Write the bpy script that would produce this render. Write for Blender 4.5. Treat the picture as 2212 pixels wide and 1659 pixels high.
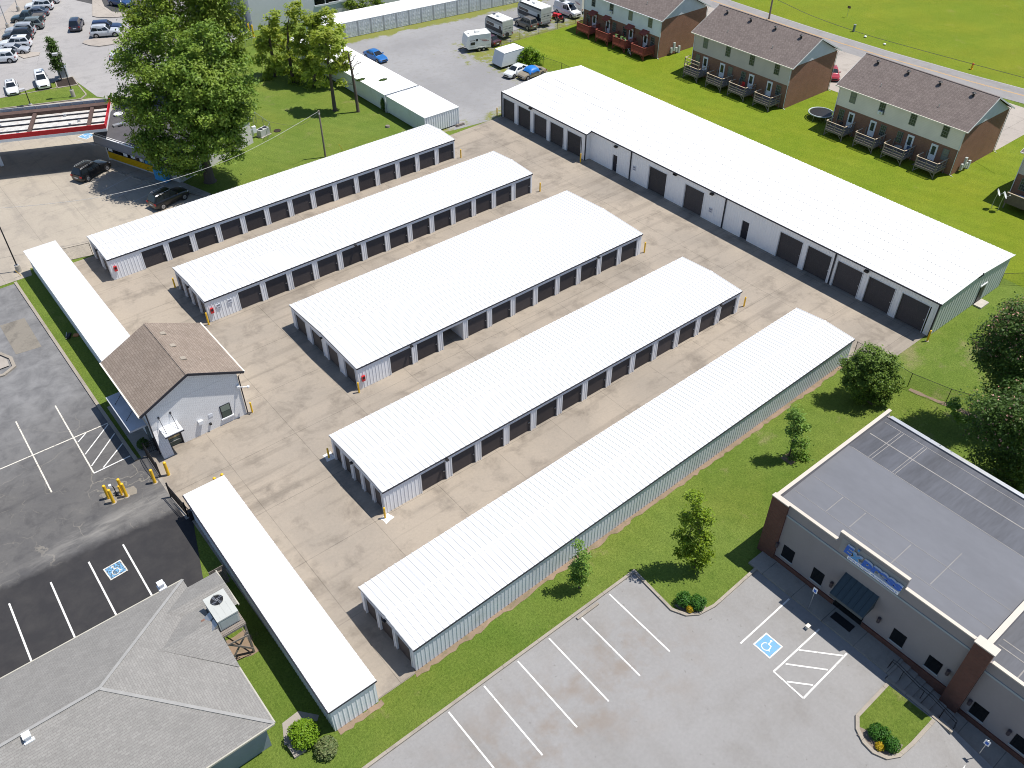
import bpy, math, random
import numpy as np
from mathutils import Vector, Matrix
for _o in list(bpy.data.objects): bpy.data.objects.remove(_o)
scene = bpy.context.scene
COL = scene.collection
R = math.radians
# ------------------------------------------------------------------ camera
CR = np.array([[0.775225,-0.631682,0.00189],[0.414019,0.510356,0.753741],[0.477089,0.583536,-0.657169]])
FOC, CAMH = 1873.745, 52.86
CAM = np.array([0.0,0.0,CAMH])
cd = bpy.data.cameras.new('camera'); cam = bpy.data.objects.new('camera', cd); COL.objects.link(cam)
cd.sensor_width = 36; cd.lens = 36*FOC/2212; cd.clip_start = 0.5; cd.clip_end = 3000
mw = Matrix.Identity(4)
for i in range(3):
    mw[i][0] = CR[0][i]; mw[i][1] = CR[1][i]; mw[i][2] = -CR[2][i]; mw[i][3] = CAM[i]
cam.matrix_world = mw
scene.camera = cam
# ------------------------------------------------------------------ light
SUN = Vector((0.40,-0.18,1.0)).normalized()
w = bpy.data.worlds.new('World'); scene.world = w; w.use_nodes = True
nt = w.node_tree; bg = nt.nodes['Background']
sky = nt.nodes.new('ShaderNodeTexSky'); sky.sky_type = 'NISHITA'; sky.sun_disc = False
sky.sun_elevation = math.asin(SUN.z); sky.sun_rotation = math.atan2(SUN.x, SUN.y); sky.dust_density = .4; sky.ozone_density = 3.0
nt.links.new(sky.outputs[0], bg.inputs[0]); bg.inputs[1].default_value = 0.098
sl = bpy.data.lights.new('sun','SUN'); sl.energy = 4.6; sl.angle = R(0.5); sl.color = (1.0,0.955,0.89)
so = bpy.data.objects.new('sun', sl); COL.objects.link(so)
so.rotation_euler = (-SUN).to_track_quat('-Z','Y').to_euler(); so.location = (40,40,120)
vs = scene.view_settings
scene.display_settings.display_device = 'sRGB'
vs.view_transform = 'Standard'; vs.look = 'None'; vs.exposure = 0.42; vs.gamma = 1.0
scene.cycles.filter_width = 1.0
# ------------------------------------------------------------------ survey helpers: photo pixel -> point of the place
def P(x, y, z=0.0):
    d = CR[0]*(x-1106)/FOC + CR[1]*(829.5-y)/FOC + CR[2]
    return CAM + (z-CAMH)/d[2]*d
def onY(p, y0):
    d = CR[0]*(p[0]-1106)/FOC + CR[1]*(829.5-p[1])/FOC + CR[2]; return CAM + y0/d[1]*d
def onX(p, x0):
    d = CR[0]*(p[0]-1106)/FOC + CR[1]*(829.5-p[1])/FOC + CR[2]; return CAM + x0/d[0]*d
def K(ox, oy, ww=950, W=2189):
    return lambda x, y: ((ox+x*ww/W)*2212/3780, (oy+y*ww/W)*2212/3780)
kA=K(0,700); kB=K(850,0); kC=K(1600,0); kD=K(850,700); kE=K(1700,600); kF=K(2830,600); kG=K(850,1400); kH=K(850,2115)
kT=K(0,0); kQ=K(0,1400); kU=K(0,2100); kV=K(1900,2115); kW=K(2830,1950); kR=K(2830,0); kS=K(2100,0); kX=K(2830,1250)
kTL=K(0,0,460,2008); kRV=K(1680,0,520,2212); kGS=K(0,340,640,2212); kEK=K(3050,2480,730,2212); kOF=K(380,1480,580,2187); kAP=K(3480,640,300,2212); kPN=K(800,0,500,2212)
def G(p, z=0.0):
    q = P(p[0], p[1], z); return (float(q[0]), float(q[1]))
# ------------------------------------------------------------------ materials
MATS = {}
def newmat(name):
    m = bpy.data.materials.new(name); m.use_nodes = True
    n = m.node_tree.nodes; return m, n, m.node_tree.links, n['Principled BSDF']
def V4(c): return (c[0], c[1], c[2], 1.0)
def node(n, t, **kw):
    o = n.new(t)
    for k, v in kw.items(): setattr(o, k, v)
    return o
def math_(n, l, op, a, b=None, c=None, clamp=False):
    o = n.new('ShaderNodeMath'); o.operation = op; o.use_clamp = clamp
    for i, v in enumerate((a, b, c)):
        if v is None: continue
        if isinstance(v, (int, float)): o.inputs[i].default_value = v
        else: l.new(v, o.inputs[i])
    return o.outputs[0]
def noise(n, l, vec, scale, detail=4, rough=.55, dist=0):
    o = n.new('ShaderNodeTexNoise'); o.inputs['Scale'].default_value = scale; o.inputs['Detail'].default_value = detail
    o.inputs['Roughness'].default_value = rough; o.inputs['Distortion'].default_value = dist
    l.new(vec, o.inputs['Vector']); return o.outputs['Fac']
def ramp(n, l, fac, a, b, lo=0.0, hi=1.0):
    o = n.new('ShaderNodeMapRange'); o.inputs[1].default_value = a; o.inputs[2].default_value = b
    o.inputs[3].default_value = lo; o.inputs[4].default_value = hi; o.clamp = True
    l.new(fac, o.inputs[0]); return o.outputs[0]
def mix(n, l, fac, a, b, mode='MIX'):
    o = n.new('ShaderNodeMix'); o.data_type = 'RGBA'; o.blend_type = mode
    if isinstance(fac, (int, float)): o.inputs[0].default_value = fac
    else: l.new(fac, o.inputs[0])
    for i, v in ((6, a), (7, b)):
        if isinstance(v, tuple): o.inputs[i].default_value = V4(v)
        else: l.new(v, o.inputs[i])
    return o.outputs[2]
def objvec(n): return n.new('ShaderNodeTexCoord').outputs['Object']
def scalev(n, l, v, s):
    o = n.new('ShaderNodeMapping'); o.inputs['Scale'].default_value = s; l.new(v, o.inputs[0]); return o.outputs[0]
def sepxyz(n, l, v):
    o = n.new('ShaderNodeSeparateXYZ'); l.new(v, o.inputs[0]); return o.outputs
def combxyz(n, l, x, y, z=0.0):
    o = n.new('ShaderNodeCombineXYZ')
    for i, v in enumerate((x, y, z)):
        if isinstance(v, (int, float)): o.inputs[i].default_value = v
        else: l.new(v, o.inputs[i])
    return o.outputs[0]
def bump(n, l, b, h, strength=.3, dist=.02):
    o = n.new('ShaderNodeBump'); o.inputs['Strength'].default_value = strength; o.inputs['Distance'].default_value = dist
    l.new(h, o.inputs['Height']); l.new(o.outputs[0], b.inputs['Normal'])
def M(name, c, rough=.6, var=.12, vs=.8, metal=0.0, bs=None, spec=.4, stretch=(1,1,1), dirt=None):
    """plain surface with a little wear: base colour varied by two noises"""
    if name in MATS: return MATS[name]
    m, n, l, b = newmat(name); v = scalev(n, l, objvec(n), stretch)
    f = noise(n, l, v, vs, 5, .6); f2 = noise(n, l, v, vs*9, 3, .6)
    g = math_(n, l, 'ADD', math_(n, l, 'MULTIPLY', f, .65), math_(n, l, 'MULTIPLY', f2, .35))
    g = ramp(n, l, g, .33, .67)
    col = mix(n, l, g, tuple(x*(1-var) for x in c), tuple(min(1,x*(1+var)) for x in c))
    if dirt: col = mix(n, l, ramp(n, l, noise(n, l, v, vs*.6, 6, .7), .55, .75, 0, dirt[3]), col, dirt[:3])
    l.new(col, b.inputs['Base Color']); b.inputs['Roughness'].default_value = rough; b.inputs['Metallic'].default_value = metal
    b.inputs['Specular IOR Level'].default_value = spec
    if bs: bump(n, l, b, noise(n, l, v, bs[0], 4, .6), bs[1], .03)
    MATS[name] = m; return m
def glass(name, c=(.02,.03,.035), rough=.06):
    if name in MATS: return MATS[name]
    m, n, l, b = newmat(name); b.inputs['Base Color'].default_value = V4(c); b.inputs['Roughness'].default_value = rough
    b.inputs['Specular IOR Level'].default_value = .6; MATS[name] = m; return m
def paint(name, c, metal=.0, coat=.6, rough=.35):
    if name in MATS: return MATS[name]
    m, n, l, b = newmat(name); v = objvec(n)
    col = mix(n, l, ramp(n, l, noise(n, l, v, 2.5, 5, .6), .4, .65), c, tuple(x*.86+.004 for x in c))
    l.new(col, b.inputs['Base Color']); b.inputs['Roughness'].default_value = rough; b.inputs['Metallic'].default_value = metal
    b.inputs['Coat Weight'].default_value = coat; b.inputs['Coat Roughness'].default_value = .06; MATS[name] = m; return m
def brickmat(name, c1, c2, mortar, bw=.22, bh=.075, ms=.012, rough=.85, axis='wall', var=.25, flip=False):
    if name in MATS: return MATS[name]
    m, n, l, b = newmat(name); s = sepxyz(n, l, objvec(n))
    if axis == 'wall': vec = combxyz(n, l, math_(n, l, 'ADD', s[0], s[1]), s[2])
    elif axis == 'roofy': vec = combxyz(n, l, s[1], s[0])
    else: vec = combxyz(n, l, s[0], s[1])
    t = n.new('ShaderNodeTexBrick'); t.inputs['Scale'].default_value = 1; t.inputs['Brick Width'].default_value = bw
    t.inputs['Row Height'].default_value = bh; t.inputs['Mortar Size'].default_value = ms; t.inputs['Bias'].default_value = 0
    t.inputs['Color1'].default_value = V4(c1); t.inputs['Color2'].default_value = V4(c2); t.inputs['Mortar'].default_value = V4(mortar)
    l.new(vec, t.inputs[0])
    f = noise(n, l, objvec(n), .7, 6, .65)
    col = mix(n, l, ramp(n, l, f, .3, .7, 0, 1), t.outputs[0], mix(n, l, 1.0, t.outputs[0], (1-var,1-var,1-var), 'MULTIPLY'))
    f3 = noise(n, l, objvec(n), 9, 3, .7)
    col = mix(n, l, ramp(n, l, f3, .35, .65, 0, .8), col, mix(n, l, 1.0, col, (.82,.8,.8), 'MULTIPLY'))
    l.new(col, b.inputs['Base Color']); b.inputs['Roughness'].default_value = rough; b.inputs['Specular IOR Level'].default_value = .25
    bump(n, l, b, t.outputs['Fac'], -.3, .01)
    MATS[name] = m; return m
def sidingmat(name, c, pitch=.2):
    if name in MATS: return MATS[name]
    m, n, l, b = newmat(name); s = sepxyz(n, l, objvec(n))
    fr = math_(n, l, 'FRACT', math_(n, l, 'DIVIDE', s[2], pitch))
    f = noise(n, l, objvec(n), .5, 5, .6)
    col = mix(n, l, ramp(n, l, f, .35, .65), c, tuple(x*.9 for x in c))
    col = mix(n, l, ramp(n, l, fr, .0, .12, .35, 0), col, tuple(x*.5 for x in c))
    l.new(col, b.inputs['Base Color']); b.inputs['Roughness'].default_value = .6
    bump(n, l, b, fr, -.4, .02); MATS[name] = m; return m
# ------------------------------------------------------------------ mesh collecting
class MB:
    def __init__(s): s.v=[]; s.f=[]; s.mi=[]; s.m=[]; s.cut=[]
    def add(s, vs_, fs, m):
        if m not in s.m: s.m.append(m)
        k=s.m.index(m); o=len(s.v); s.cut.append((o,len(s.f)))
        s.v += [tuple(map(float,p)) for p in vs_]
        for q in fs: s.f.append(tuple(i+o for i in q)); s.mi.append(k)
        return s
    def box(s, x0,y0,z0,x1,y1,z1, m):
        if x0>x1: x0,x1=x1,x0
        if y0>y1: y0,y1=y1,y0
        if z0>z1: z0,z1=z1,z0
        return s.add([(x0,y0,z0),(x1,y0,z0),(x1,y1,z0),(x0,y1,z0),(x0,y0,z1),(x1,y0,z1),(x1,y1,z1),(x0,y1,z1)],
              [(0,3,2,1),(4,5,6,7),(0,1,5,4),(1,2,6,5),(2,3,7,6),(3,0,4,7)], m)
    def prism(s, poly, z0, z1, m):
        n=len(poly); a=sum(poly[i][0]*poly[(i+1)%n][1]-poly[(i+1)%n][0]*poly[i][1] for i in range(n))
        if a<0: poly=poly[::-1]
        vs_=[(p[0],p[1],z0) for p in poly]+[(p[0],p[1],z1) for p in poly]
        fs=[tuple(range(n-1,-1,-1)),tuple(range(n,2*n))]+[(i,(i+1)%n,n+(i+1)%n,n+i) for i in range(n)]
        return s.add(vs_,fs,m)
    def extr(s, prof, y0, y1, m, axis='y'):
        """profile in the xz plane (or yz for axis x) extruded across"""
        n=len(prof)
        if axis=='y': vs_=[(p[0],y0,p[1]) for p in prof]+[(p[0],y1,p[1]) for p in prof]
        else: vs_=[(y0,p[0],p[1]) for p in prof]+[(y1,p[0],p[1]) for p in prof]
        return s.add(vs_,[tuple(range(n)),tuple(range(2*n-1,n-1,-1))]+[(n+i,n+(i+1)%n,(i+1)%n,i) for i in range(n)],m)
    def sheet(s, poly, z, m):
        n=len(poly); a=sum(poly[i][0]*poly[(i+1)%n][1]-poly[(i+1)%n][0]*poly[i][1] for i in range(n))
        if a<0: poly=poly[::-1]
        return s.add([(p[0],p[1],z if len(p)<3 else p[2]) for p in poly],[tuple(range(n))],m)
    def quad(s,a,b,c,d,m): return s.add([a,b,c,d],[(0,1,2,3)],m)
    def bar(s,p0,p1,w,h,m):
        a=Vector(p0);b=Vector(p1);d=(b-a)
        if d.length<1e-6: return s
        d.normalize(); up=Vector((0,0,1)) if abs(d.z)<.95 else Vector((1,0,0))
        r=d.cross(up).normalized(); u=r.cross(d).normalized(); vs_=[]
        for q in (a,b):
            for sx,sy in ((-1,-1),(1,-1),(1,1),(-1,1)): vs_.append(q+r*(w/2*sx)+u*(h/2*sy))
        return s.add(vs_,[(0,3,2,1),(4,5,6,7),(0,1,5,4),(1,2,6,5),(2,3,7,6),(3,0,4,7)],m)
    def tube(s,pts,rs,m,n=8,caps=True):
        pts=[Vector(p) for p in pts]
        if isinstance(rs,(int,float)): rs=[rs]*len(pts)
        vs_=[];fs=[]
        for i,p in enumerate(pts):
            d=(pts[min(i+1,len(pts)-1)]-pts[max(i-1,0)])
            d=d.normalized() if d.length>1e-9 else Vector((0,0,1))
            up=Vector((0,0,1)) if abs(d.z)<.9 else Vector((1,0,0))
            r=d.cross(up).normalized();u=r.cross(d).normalized()
            for k in range(n):
                a=2*math.pi*k/n; vs_.append(p+(r*math.cos(a)+u*math.sin(a))*rs[i])
        for i in range(len(pts)-1):
            for k in range(n):
                k2=(k+1)%n; fs.append((i*n+k,i*n+k2,(i+1)*n+k2,(i+1)*n+k))
        if caps: fs.append(tuple(range(n-1,-1,-1))); fs.append(tuple(range((len(pts)-1)*n,len(pts)*n)))
        return s.add(vs_,fs,m)
    def cyl(s,x,y,z0,z1,r0,r1,m,n=14): return s.tube([(x,y,z0),(x,y,z1)],[r0,r1],m,n)
    def ball(s,c,r,m,nu=10,nv=7,sz=1.0):
        vs_=[];fs=[]
        for j in range(nv+1):
            t=math.pi*j/nv
            for i in range(nu):
                a=2*math.pi*i/nu; vs_.append((c[0]+r*math.sin(t)*math.cos(a),c[1]+r*math.sin(t)*math.sin(a),c[2]+r*sz*math.cos(t)))
        for j in range(nv):
            for i in range(nu): fs.append((j*nu+i,(j+1)*nu+i,(j+1)*nu+(i+1)%nu,j*nu+(i+1)%nu))
        return s.add(vs_,fs,m)
    def strip(s,pts,wd,z0,z1,m,closed=False):
        """mitred strip to the left of a polyline: a kerb"""
        n=len(pts); L=[]
        for i,p in enumerate(pts):
            def nrm(a,b):
                dx,dy=b[0]-a[0],b[1]-a[1]; q=math.hypot(dx,dy) or 1; return (-dy/q,dx/q)
            if closed: n1=nrm(pts[i-1],p); n2=nrm(p,pts[(i+1)%n])
            else:
                n1=nrm(pts[i-1],p) if i>0 else nrm(p,pts[1]); n2=nrm(p,pts[i+1]) if i<n-1 else n1
            mx,my=n1[0]+n2[0],n1[1]+n2[1]; q=(mx*n1[0]+my*n1[1]) or 1
            L.append((p[0]+mx/q*wd,p[1]+my/q*wd))
        vs_=[]
        for a,b in zip(pts,L): vs_+=[(a[0],a[1],z0),(a[0],a[1],z1),(b[0],b[1],z1),(b[0],b[1],z0)]
        fs=[]
        for i in range(n if closed else n-1):
            a=4*i; b=4*((i+1)%n)
            for k in range(4): fs.append((a+k,a+(k+1)%4,b+(k+1)%4,b+k))
        if not closed: fs+=[(0,3,2,1),(4*n-4,4*n-3,4*n-2,4*n-1)]
        return s.add(vs_,fs,m)
    def each(s,name,parent=None,local=False):
        """every shape that was added becomes an object of its own"""
        out=[]; cut=s.cut+[(len(s.v),len(s.f))]
        for (v0,f0),(v1,f1) in zip(cut,cut[1:]):
            q=MB(); q.v=s.v[v0:v1]; q.f=[tuple(i-v0 for i in f) for f in s.f[f0:f1]]; q.m=[s.m[s.mi[f0]]]; q.mi=[0]*(f1-f0)
            out.append(q.build(name,parent,None,local))
        return out
    def build(s,name,parent=None,smooth=None,local=False):
        me=bpy.data.meshes.new(name); off=(0,0,0)
        if parent is not None and not local:
            q=parent; off=Vector((0,0,0))
            while q is not None: off=off+q.location; q=q.parent
        vs_=[(p[0]-off[0],p[1]-off[1],p[2]-off[2]) for p in s.v]
        me.from_pydata(vs_,[],s.f)
        for m in s.m: me.materials.append(m)
        me.polygons.foreach_set('material_index',s.mi)
        me.update()
        if smooth:
            me.polygons.foreach_set('use_smooth',[True]*len(me.polygons)); me.set_sharp_from_angle(angle=R(smooth))
        o=bpy.data.objects.new(name,me); COL.objects.link(o)
        if parent is not None: o.parent=parent
        return o
def tag(o,label=None,cat=None,group=None,kind=None):
    if label: o['label']=label
    if cat: o['category']=cat
    if group: o['group']=group
    if kind: o['kind']=kind
    return o
def thing(name,label,cat,loc=(0,0,0),rz=0,group=None):
    o=bpy.data.objects.new(name,None); COL.objects.link(o); o.location=loc; o.rotation_euler=(0,0,rz)
    o.empty_display_size=.3
    return tag(o,label,cat,group)
def struct(name,mb,label=None): return tag(mb.build(name),label,None,None,'structure')
KIDS={}
def dup(root,loc,rz=None,label=None,group=None):
    """a copy of a thing with copies of its parts and sub-parts"""
    r=root.copy(); COL.objects.link(r); r.location=loc
    if rz is not None: r.rotation_euler=(0,0,rz)
    if label: r['label']=label
    if group: r['group']=group
    for ch in list(root.children):
        c=ch.copy(); COL.objects.link(c); c.parent=r
        for g in list(ch.children):
            d=g.copy(); COL.objects.link(d); d.parent=c
    return r
def copypart(o,parent,loc,rz=None):
    c=o.copy(); COL.objects.link(c); c.parent=parent; c.location=loc
    if rz is not None: c.rotation_euler=(0,0,rz)
    for g in list(o.children):
        d=g.copy(); COL.objects.link(d); d.parent=c
    return c
# ------------------------------------------------------------------ ground materials
def grassmat(name, base, alt, dry, stripe=None, dryth=.62, spots=()):
    m,n,l,b=newmat(name); v=objvec(n); s=sepxyz(n,l,v)
    big=noise(n,l,v,.06,5,.6); mid=noise(n,l,v,.5,6,.65); fine=noise(n,l,v,6,5,.75); vf=noise(n,l,v,15,4,.75)
    col=mix(n,l,ramp(n,l,math_(n,l,'ADD',math_(n,l,'MULTIPLY',big,.55),math_(n,l,'MULTIPLY',mid,.45)),.38,.62),base,alt)
    dn=noise(n,l,v,.23,7,.72)
    for sx,sy,sr,sa in spots:   # thin worn turf round known places
        cc=combxyz(n,l,sx,sy,0.0); dv=n.new('ShaderNodeVectorMath'); dv.operation='DISTANCE'; l.new(v,dv.inputs[0]); l.new(cc,dv.inputs[1])
        dn=math_(n,l,'ADD',dn,ramp(n,l,dv.outputs['Value'],sr*.2,sr,sa,0))
    col=mix(n,l,ramp(n,l,dn,dryth,dryth+.13,0,.8),col,dry)
    col=mix(n,l,ramp(n,l,noise(n,l,v,.11,4,.5),.42,.66,0,.5),col,mix(n,l,1.0,col,(1.22,1.02,.95),'MULTIPLY'))
    col=mix(n,l,ramp(n,l,noise(n,l,v,1.7,5,.7),.5,.72,0,.5),col,mix(n,l,1.0,col,(.66,.74,.7),'MULTIPLY'))
    if stripe:
        ang,pitch,amt=stripe
        q=math_(n,l,'ADD',math_(n,l,'MULTIPLY',s[0],math.cos(ang)),math_(n,l,'MULTIPLY',s[1],math.sin(ang)))
        q=math_(n,l,'ADD',q,math_(n,l,'MULTIPLY',mid,.8))
        st=math_(n,l,'SINE',math_(n,l,'MULTIPLY',q,2*math.pi/pitch))
        st=math_(n,l,'MULTIPLY',st,ramp(n,l,big,.35,.6))
        col=mix(n,l,ramp(n,l,st,-.6,.8,0,amt),col,mix(n,l,1.0,col,(.62,.68,.7),'MULTIPLY'))
    col=mix(n,l,ramp(n,l,fine,.32,.64,.1,1),mix(n,l,1.0,col,(.55,.6,.5),'MULTIPLY'),col)
    col=mix(n,l,ramp(n,l,vf,.36,.56,.5,0),col,mix(n,l,1.0,col,(.5,.56,.5),'MULTIPLY'))
    l.new(col,b.inputs['Base Color']); b.inputs['Roughness'].default_value=.9; b.inputs['Specular IOR Level'].default_value=.1
    h=math_(n,l,'ADD',fine,math_(n,l,'MULTIPLY',vf,.6)); bump(n,l,b,h,.9,.12); return m
M_lawn=grassmat('lawn_grass',(.135,.205,.032),(.192,.252,.050),(.30,.27,.13),(.5,1.9,.16),.6,[(72,24,6.5,.10),(70,25,3,.08),(76,23,5,.08),(57,128,6,.07),(66.8,21,2.5,.06),(9,82,2.5,.05)])
M_lawn2=grassmat('apartment_grass',(.180,.252,.017),(.232,.288,.027),(.30,.285,.085),(.35,2.6,.2),.64,[(96,31,9,.06)])
M_field=grassmat('field_grass',(.175,.238,.018),(.222,.270,.024),(.29,.275,.075),(1.05,8.5,.2),.6)
def pavemat(name, c, warm, stain, joints=None, cracks=None, crackcol=(.03,.03,.03), grain=26, blotch=(.05,.5), tracks=None, rough=.85, st=.75, js=.85, zones=None):
    m,n,l,b=newmat(name); v=objvec(n); s=sepxyz(n,l,v)
    n1=noise(n,l,v,blotch[0]*1.6,6,.62,.4); n2=noise(n,l,v,blotch[1],7,.68,.3); n3=noise(n,l,v,grain,3,.7); n4=noise(n,l,v,4.5,5,.7)
    col=mix(n,l,ramp(n,l,n1,.36,.64),c,warm)
    col=mix(n,l,ramp(n,l,n2,.5,.74,0,st),col,stain)
    if tracks:   # tyre wear drawn out along one direction
        tv=scalev(n,l,v,tracks); col=mix(n,l,ramp(n,l,noise(n,l,tv,1,5,.6),.54,.74,0,.55*st/.75),col,stain)
    col=mix(n,l,ramp(n,l,n3,.3,.72,0,.45),col,mix(n,l,1.0,col,(.62,.62,.62),'MULTIPLY'))
    col=mix(n,l,ramp(n,l,n4,.35,.68,.4,0),col,mix(n,l,1.0,col,(.75,.75,.76),'MULTIPLY'))
    if name=='station_concrete':   # fuel stains, painted darker to deepen the canopy shadow
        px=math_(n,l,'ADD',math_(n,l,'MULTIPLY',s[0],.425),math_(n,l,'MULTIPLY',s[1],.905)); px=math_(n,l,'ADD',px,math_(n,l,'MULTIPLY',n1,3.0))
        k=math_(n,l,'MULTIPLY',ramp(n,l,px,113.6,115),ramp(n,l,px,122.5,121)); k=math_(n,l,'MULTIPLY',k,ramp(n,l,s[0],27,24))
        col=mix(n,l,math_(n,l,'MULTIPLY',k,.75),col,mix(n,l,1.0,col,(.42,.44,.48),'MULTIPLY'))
    if joints:
        for ax,pitch,off,wd in joints:
            fr=math_(n,l,'FRACT',math_(n,l,'ADD',math_(n,l,'DIVIDE',s[ax],pitch),off))
            ln=math_(n,l,'ABSOLUTE',math_(n,l,'SUBTRACT',fr,.5))
            k=math_(n,l,'LESS_THAN',ln,wd/pitch/2)
            k=math_(n,l,'MULTIPLY',k,ramp(n,l,n2,.3,.6,.12,js))
            col=mix(n,l,k,col,tuple(x*.42 for x in stain))
    if cracks:
        for sc,wd,lo in cracks:
            wv=n.new('ShaderNodeVectorMath'); wv.operation='ADD'; l.new(v,wv.inputs[0])
            nn=n.new('ShaderNodeTexNoise'); nn.inputs['Scale'].default_value=sc*3; nn.inputs['Detail'].default_value=5; l.new(v,nn.inputs['Vector'])
            sv=n.new('ShaderNodeVectorMath'); sv.operation='SCALE'; sv.inputs['Scale'].default_value=.9/sc*.35; l.new(nn.outputs['Color'],sv.inputs[0]); l.new(sv.outputs[0],wv.inputs[1])
            vo=n.new('ShaderNodeTexVoronoi'); vo.feature='DISTANCE_TO_EDGE'; vo.inputs['Scale'].default_value=sc; l.new(wv.outputs[0],vo.inputs['Vector'])
            k=math_(n,l,'LESS_THAN',vo.outputs['Distance'],wd*sc)
            k=math_(n,l,'MULTIPLY',k,ramp(n,l,noise(n,l,v,sc*.9,3,.6),lo,lo+.12,0,.8))
            col=mix(n,l,k,col,crackcol)
    if zones: col=zones(n,l,v,s,col,n2,n4)
    l.new(col,b.inputs['Base Color']); b.inputs['Roughness'].default_value=rough; b.inputs['Specular IOR Level'].default_value=.25
    bump(n,l,b,n3,.25,.01); return m
M_yard=pavemat('yard_concrete',(.372,.318,.254),(.295,.258,.213),(.185,.158,.128),joints=[(0,6.1,.28,.05),(1,6.4,.1,.05)],cracks=[(.09,.014,.6)],crackcol=(.2,.17,.135),tracks=(.05,.9,1),blotch=(.06,.38),js=.55,st=.95)
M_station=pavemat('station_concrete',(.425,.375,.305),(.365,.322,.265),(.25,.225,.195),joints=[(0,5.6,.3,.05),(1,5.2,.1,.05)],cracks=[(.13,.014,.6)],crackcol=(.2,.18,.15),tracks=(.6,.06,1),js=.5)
def leftzones(n,l,v,s,col,n2,n4):
    """three ages of surfacing in the left lot: sealed bays, old lot, worn drive lane, weathered far end"""
    wx=noise(n,l,v,.16,5,.6)
    y=math_(n,l,'ADD',s[1],math_(n,l,'MULTIPLY',math_(n,l,'SUBTRACT',wx,.5),9.0))
    yd=math_(n,l,'ADD',y,math_(n,l,'MULTIPLY',s[0],.22))
    far=ramp(n,l,y,60.5,73)
    grey=mix(n,l,ramp(n,l,n2,.35,.65),(.20,.198,.198),(.125,.124,.126))
    col=mix(n,l,far,col,grey)
    la=math_(n,l,'ABSOLUTE',math_(n,l,'SUBTRACT',s[1],math_(n,l,'ADD',54.0,math_(n,l,'MULTIPLY',math_(n,l,'SUBTRACT',wx,.5),3.0))))
    lane=math_(n,l,'MULTIPLY',ramp(n,l,la,1.5,.2),ramp(n,l,s[0],-6,3))
    lane=math_(n,l,'MULTIPLY',lane,ramp(n,l,noise(n,l,scalev(n,l,v,(.35,1.4,1)),1,6,.65),.42,.6,.15,.95))
    col=mix(n,l,lane,col,(.215,.205,.19))
    ys=math_(n,l,'ADD',s[1],math_(n,l,'MULTIPLY',s[0],.07)); ys=math_(n,l,'ADD',ys,math_(n,l,'MULTIPLY',math_(n,l,'SUBTRACT',noise(n,l,v,.5,6,.7),.5),1.6))
    seal=mix(n,l,ramp(n,l,n2,.4,.7),(.030,.029,.031),(.043,.041,.041))
    return mix(n,l,ramp(n,l,ys,53.0,52.2),col,seal)
M_asph=pavemat('old_asphalt',(.088,.086,.088),(.145,.139,.132),(.056,.055,.058),cracks=[(.22,.032,.46),(.4,.012,.52),(.75,.012,.58)],crackcol=(.19,.175,.15),tracks=(.09,.7,1),blotch=(.07,.6),zones=leftzones)
M_asph0=pavemat('dark_asphalt',(.062,.061,.064),(.098,.094,.091),(.045,.044,.048),blotch=(.07,.6))
def lotzones(n,l,v,s,col,n2,n4):
    """brown drip and drive stains across the parking bays"""
    b1=math_(n,l,'MULTIPLY',ramp(n,l,s[1],14.5,18.5),ramp(n,l,s[1],24.3,21)); b1=math_(n,l,'MULTIPLY',b1,math_(n,l,'MULTIPLY',ramp(n,l,s[0],10,15),ramp(n,l,s[0],33,28)))
    k=math_(n,l,'MULTIPLY',b1,ramp(n,l,noise(n,l,v,.42,5,.6),.46,.64,0,.62))
    col=mix(n,l,k,col,(.205,.165,.13))
    return mix(n,l,ramp(n,l,noise(n,l,v,2.3,3,.5),.70,.74,0,.5),col,(.13,.12,.11))
M_lot=pavemat('light_asphalt',(.300,.292,.284),(.268,.260,.250),(.205,.188,.168),cracks=None,tracks=(.35,.035,1),blotch=(.035,.22),st=.5,zones=lotzones)
M_shop=pavemat('shopping_asphalt',(.375,.36,.348),(.335,.32,.312),(.26,.25,.243),tracks=(.1,.5,1),cracks=[(.1,.03,.5)],crackcol=(.17,.16,.16))
M_road=pavemat('road_asphalt',(.29,.278,.27),(.26,.25,.243),(.2,.19,.185),tracks=(.6,.02,1))
M_drive=pavemat('driveway_concrete',(.42,.375,.325),(.37,.33,.29),(.28,.25,.215),joints=[(0,4.5,.2,.05),(1,4.5,.4,.05)])
M_patch=pavemat('patch_concrete',(.26,.232,.19),(.215,.195,.165),(.07,.065,.06))
M_walk=pavemat('sidewalk_concrete',(.36,.325,.28),(.30,.275,.24),(.18,.165,.145),joints=[(1,2.6,.35,.05)])
M_kerb=pavemat('kerb_concrete',(.38,.335,.275),(.31,.275,.23),(.20,.175,.145),joints=[(0,3.1,.2,.03),(1,3.1,.4,.03)])
M_dirt=pavemat('bare_dirt',(.29,.205,.145),(.22,.165,.11),(.12,.12,.05),blotch=(.3,1.5))
M_mulch=pavemat('mulch',(.05,.036,.026),(.035,.026,.02),(.02,.016,.012),grain=40)
M_pebble=pavemat('pebble_bed',(.28,.225,.18),(.2,.16,.13),(.1,.08,.06),grain=30)
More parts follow.
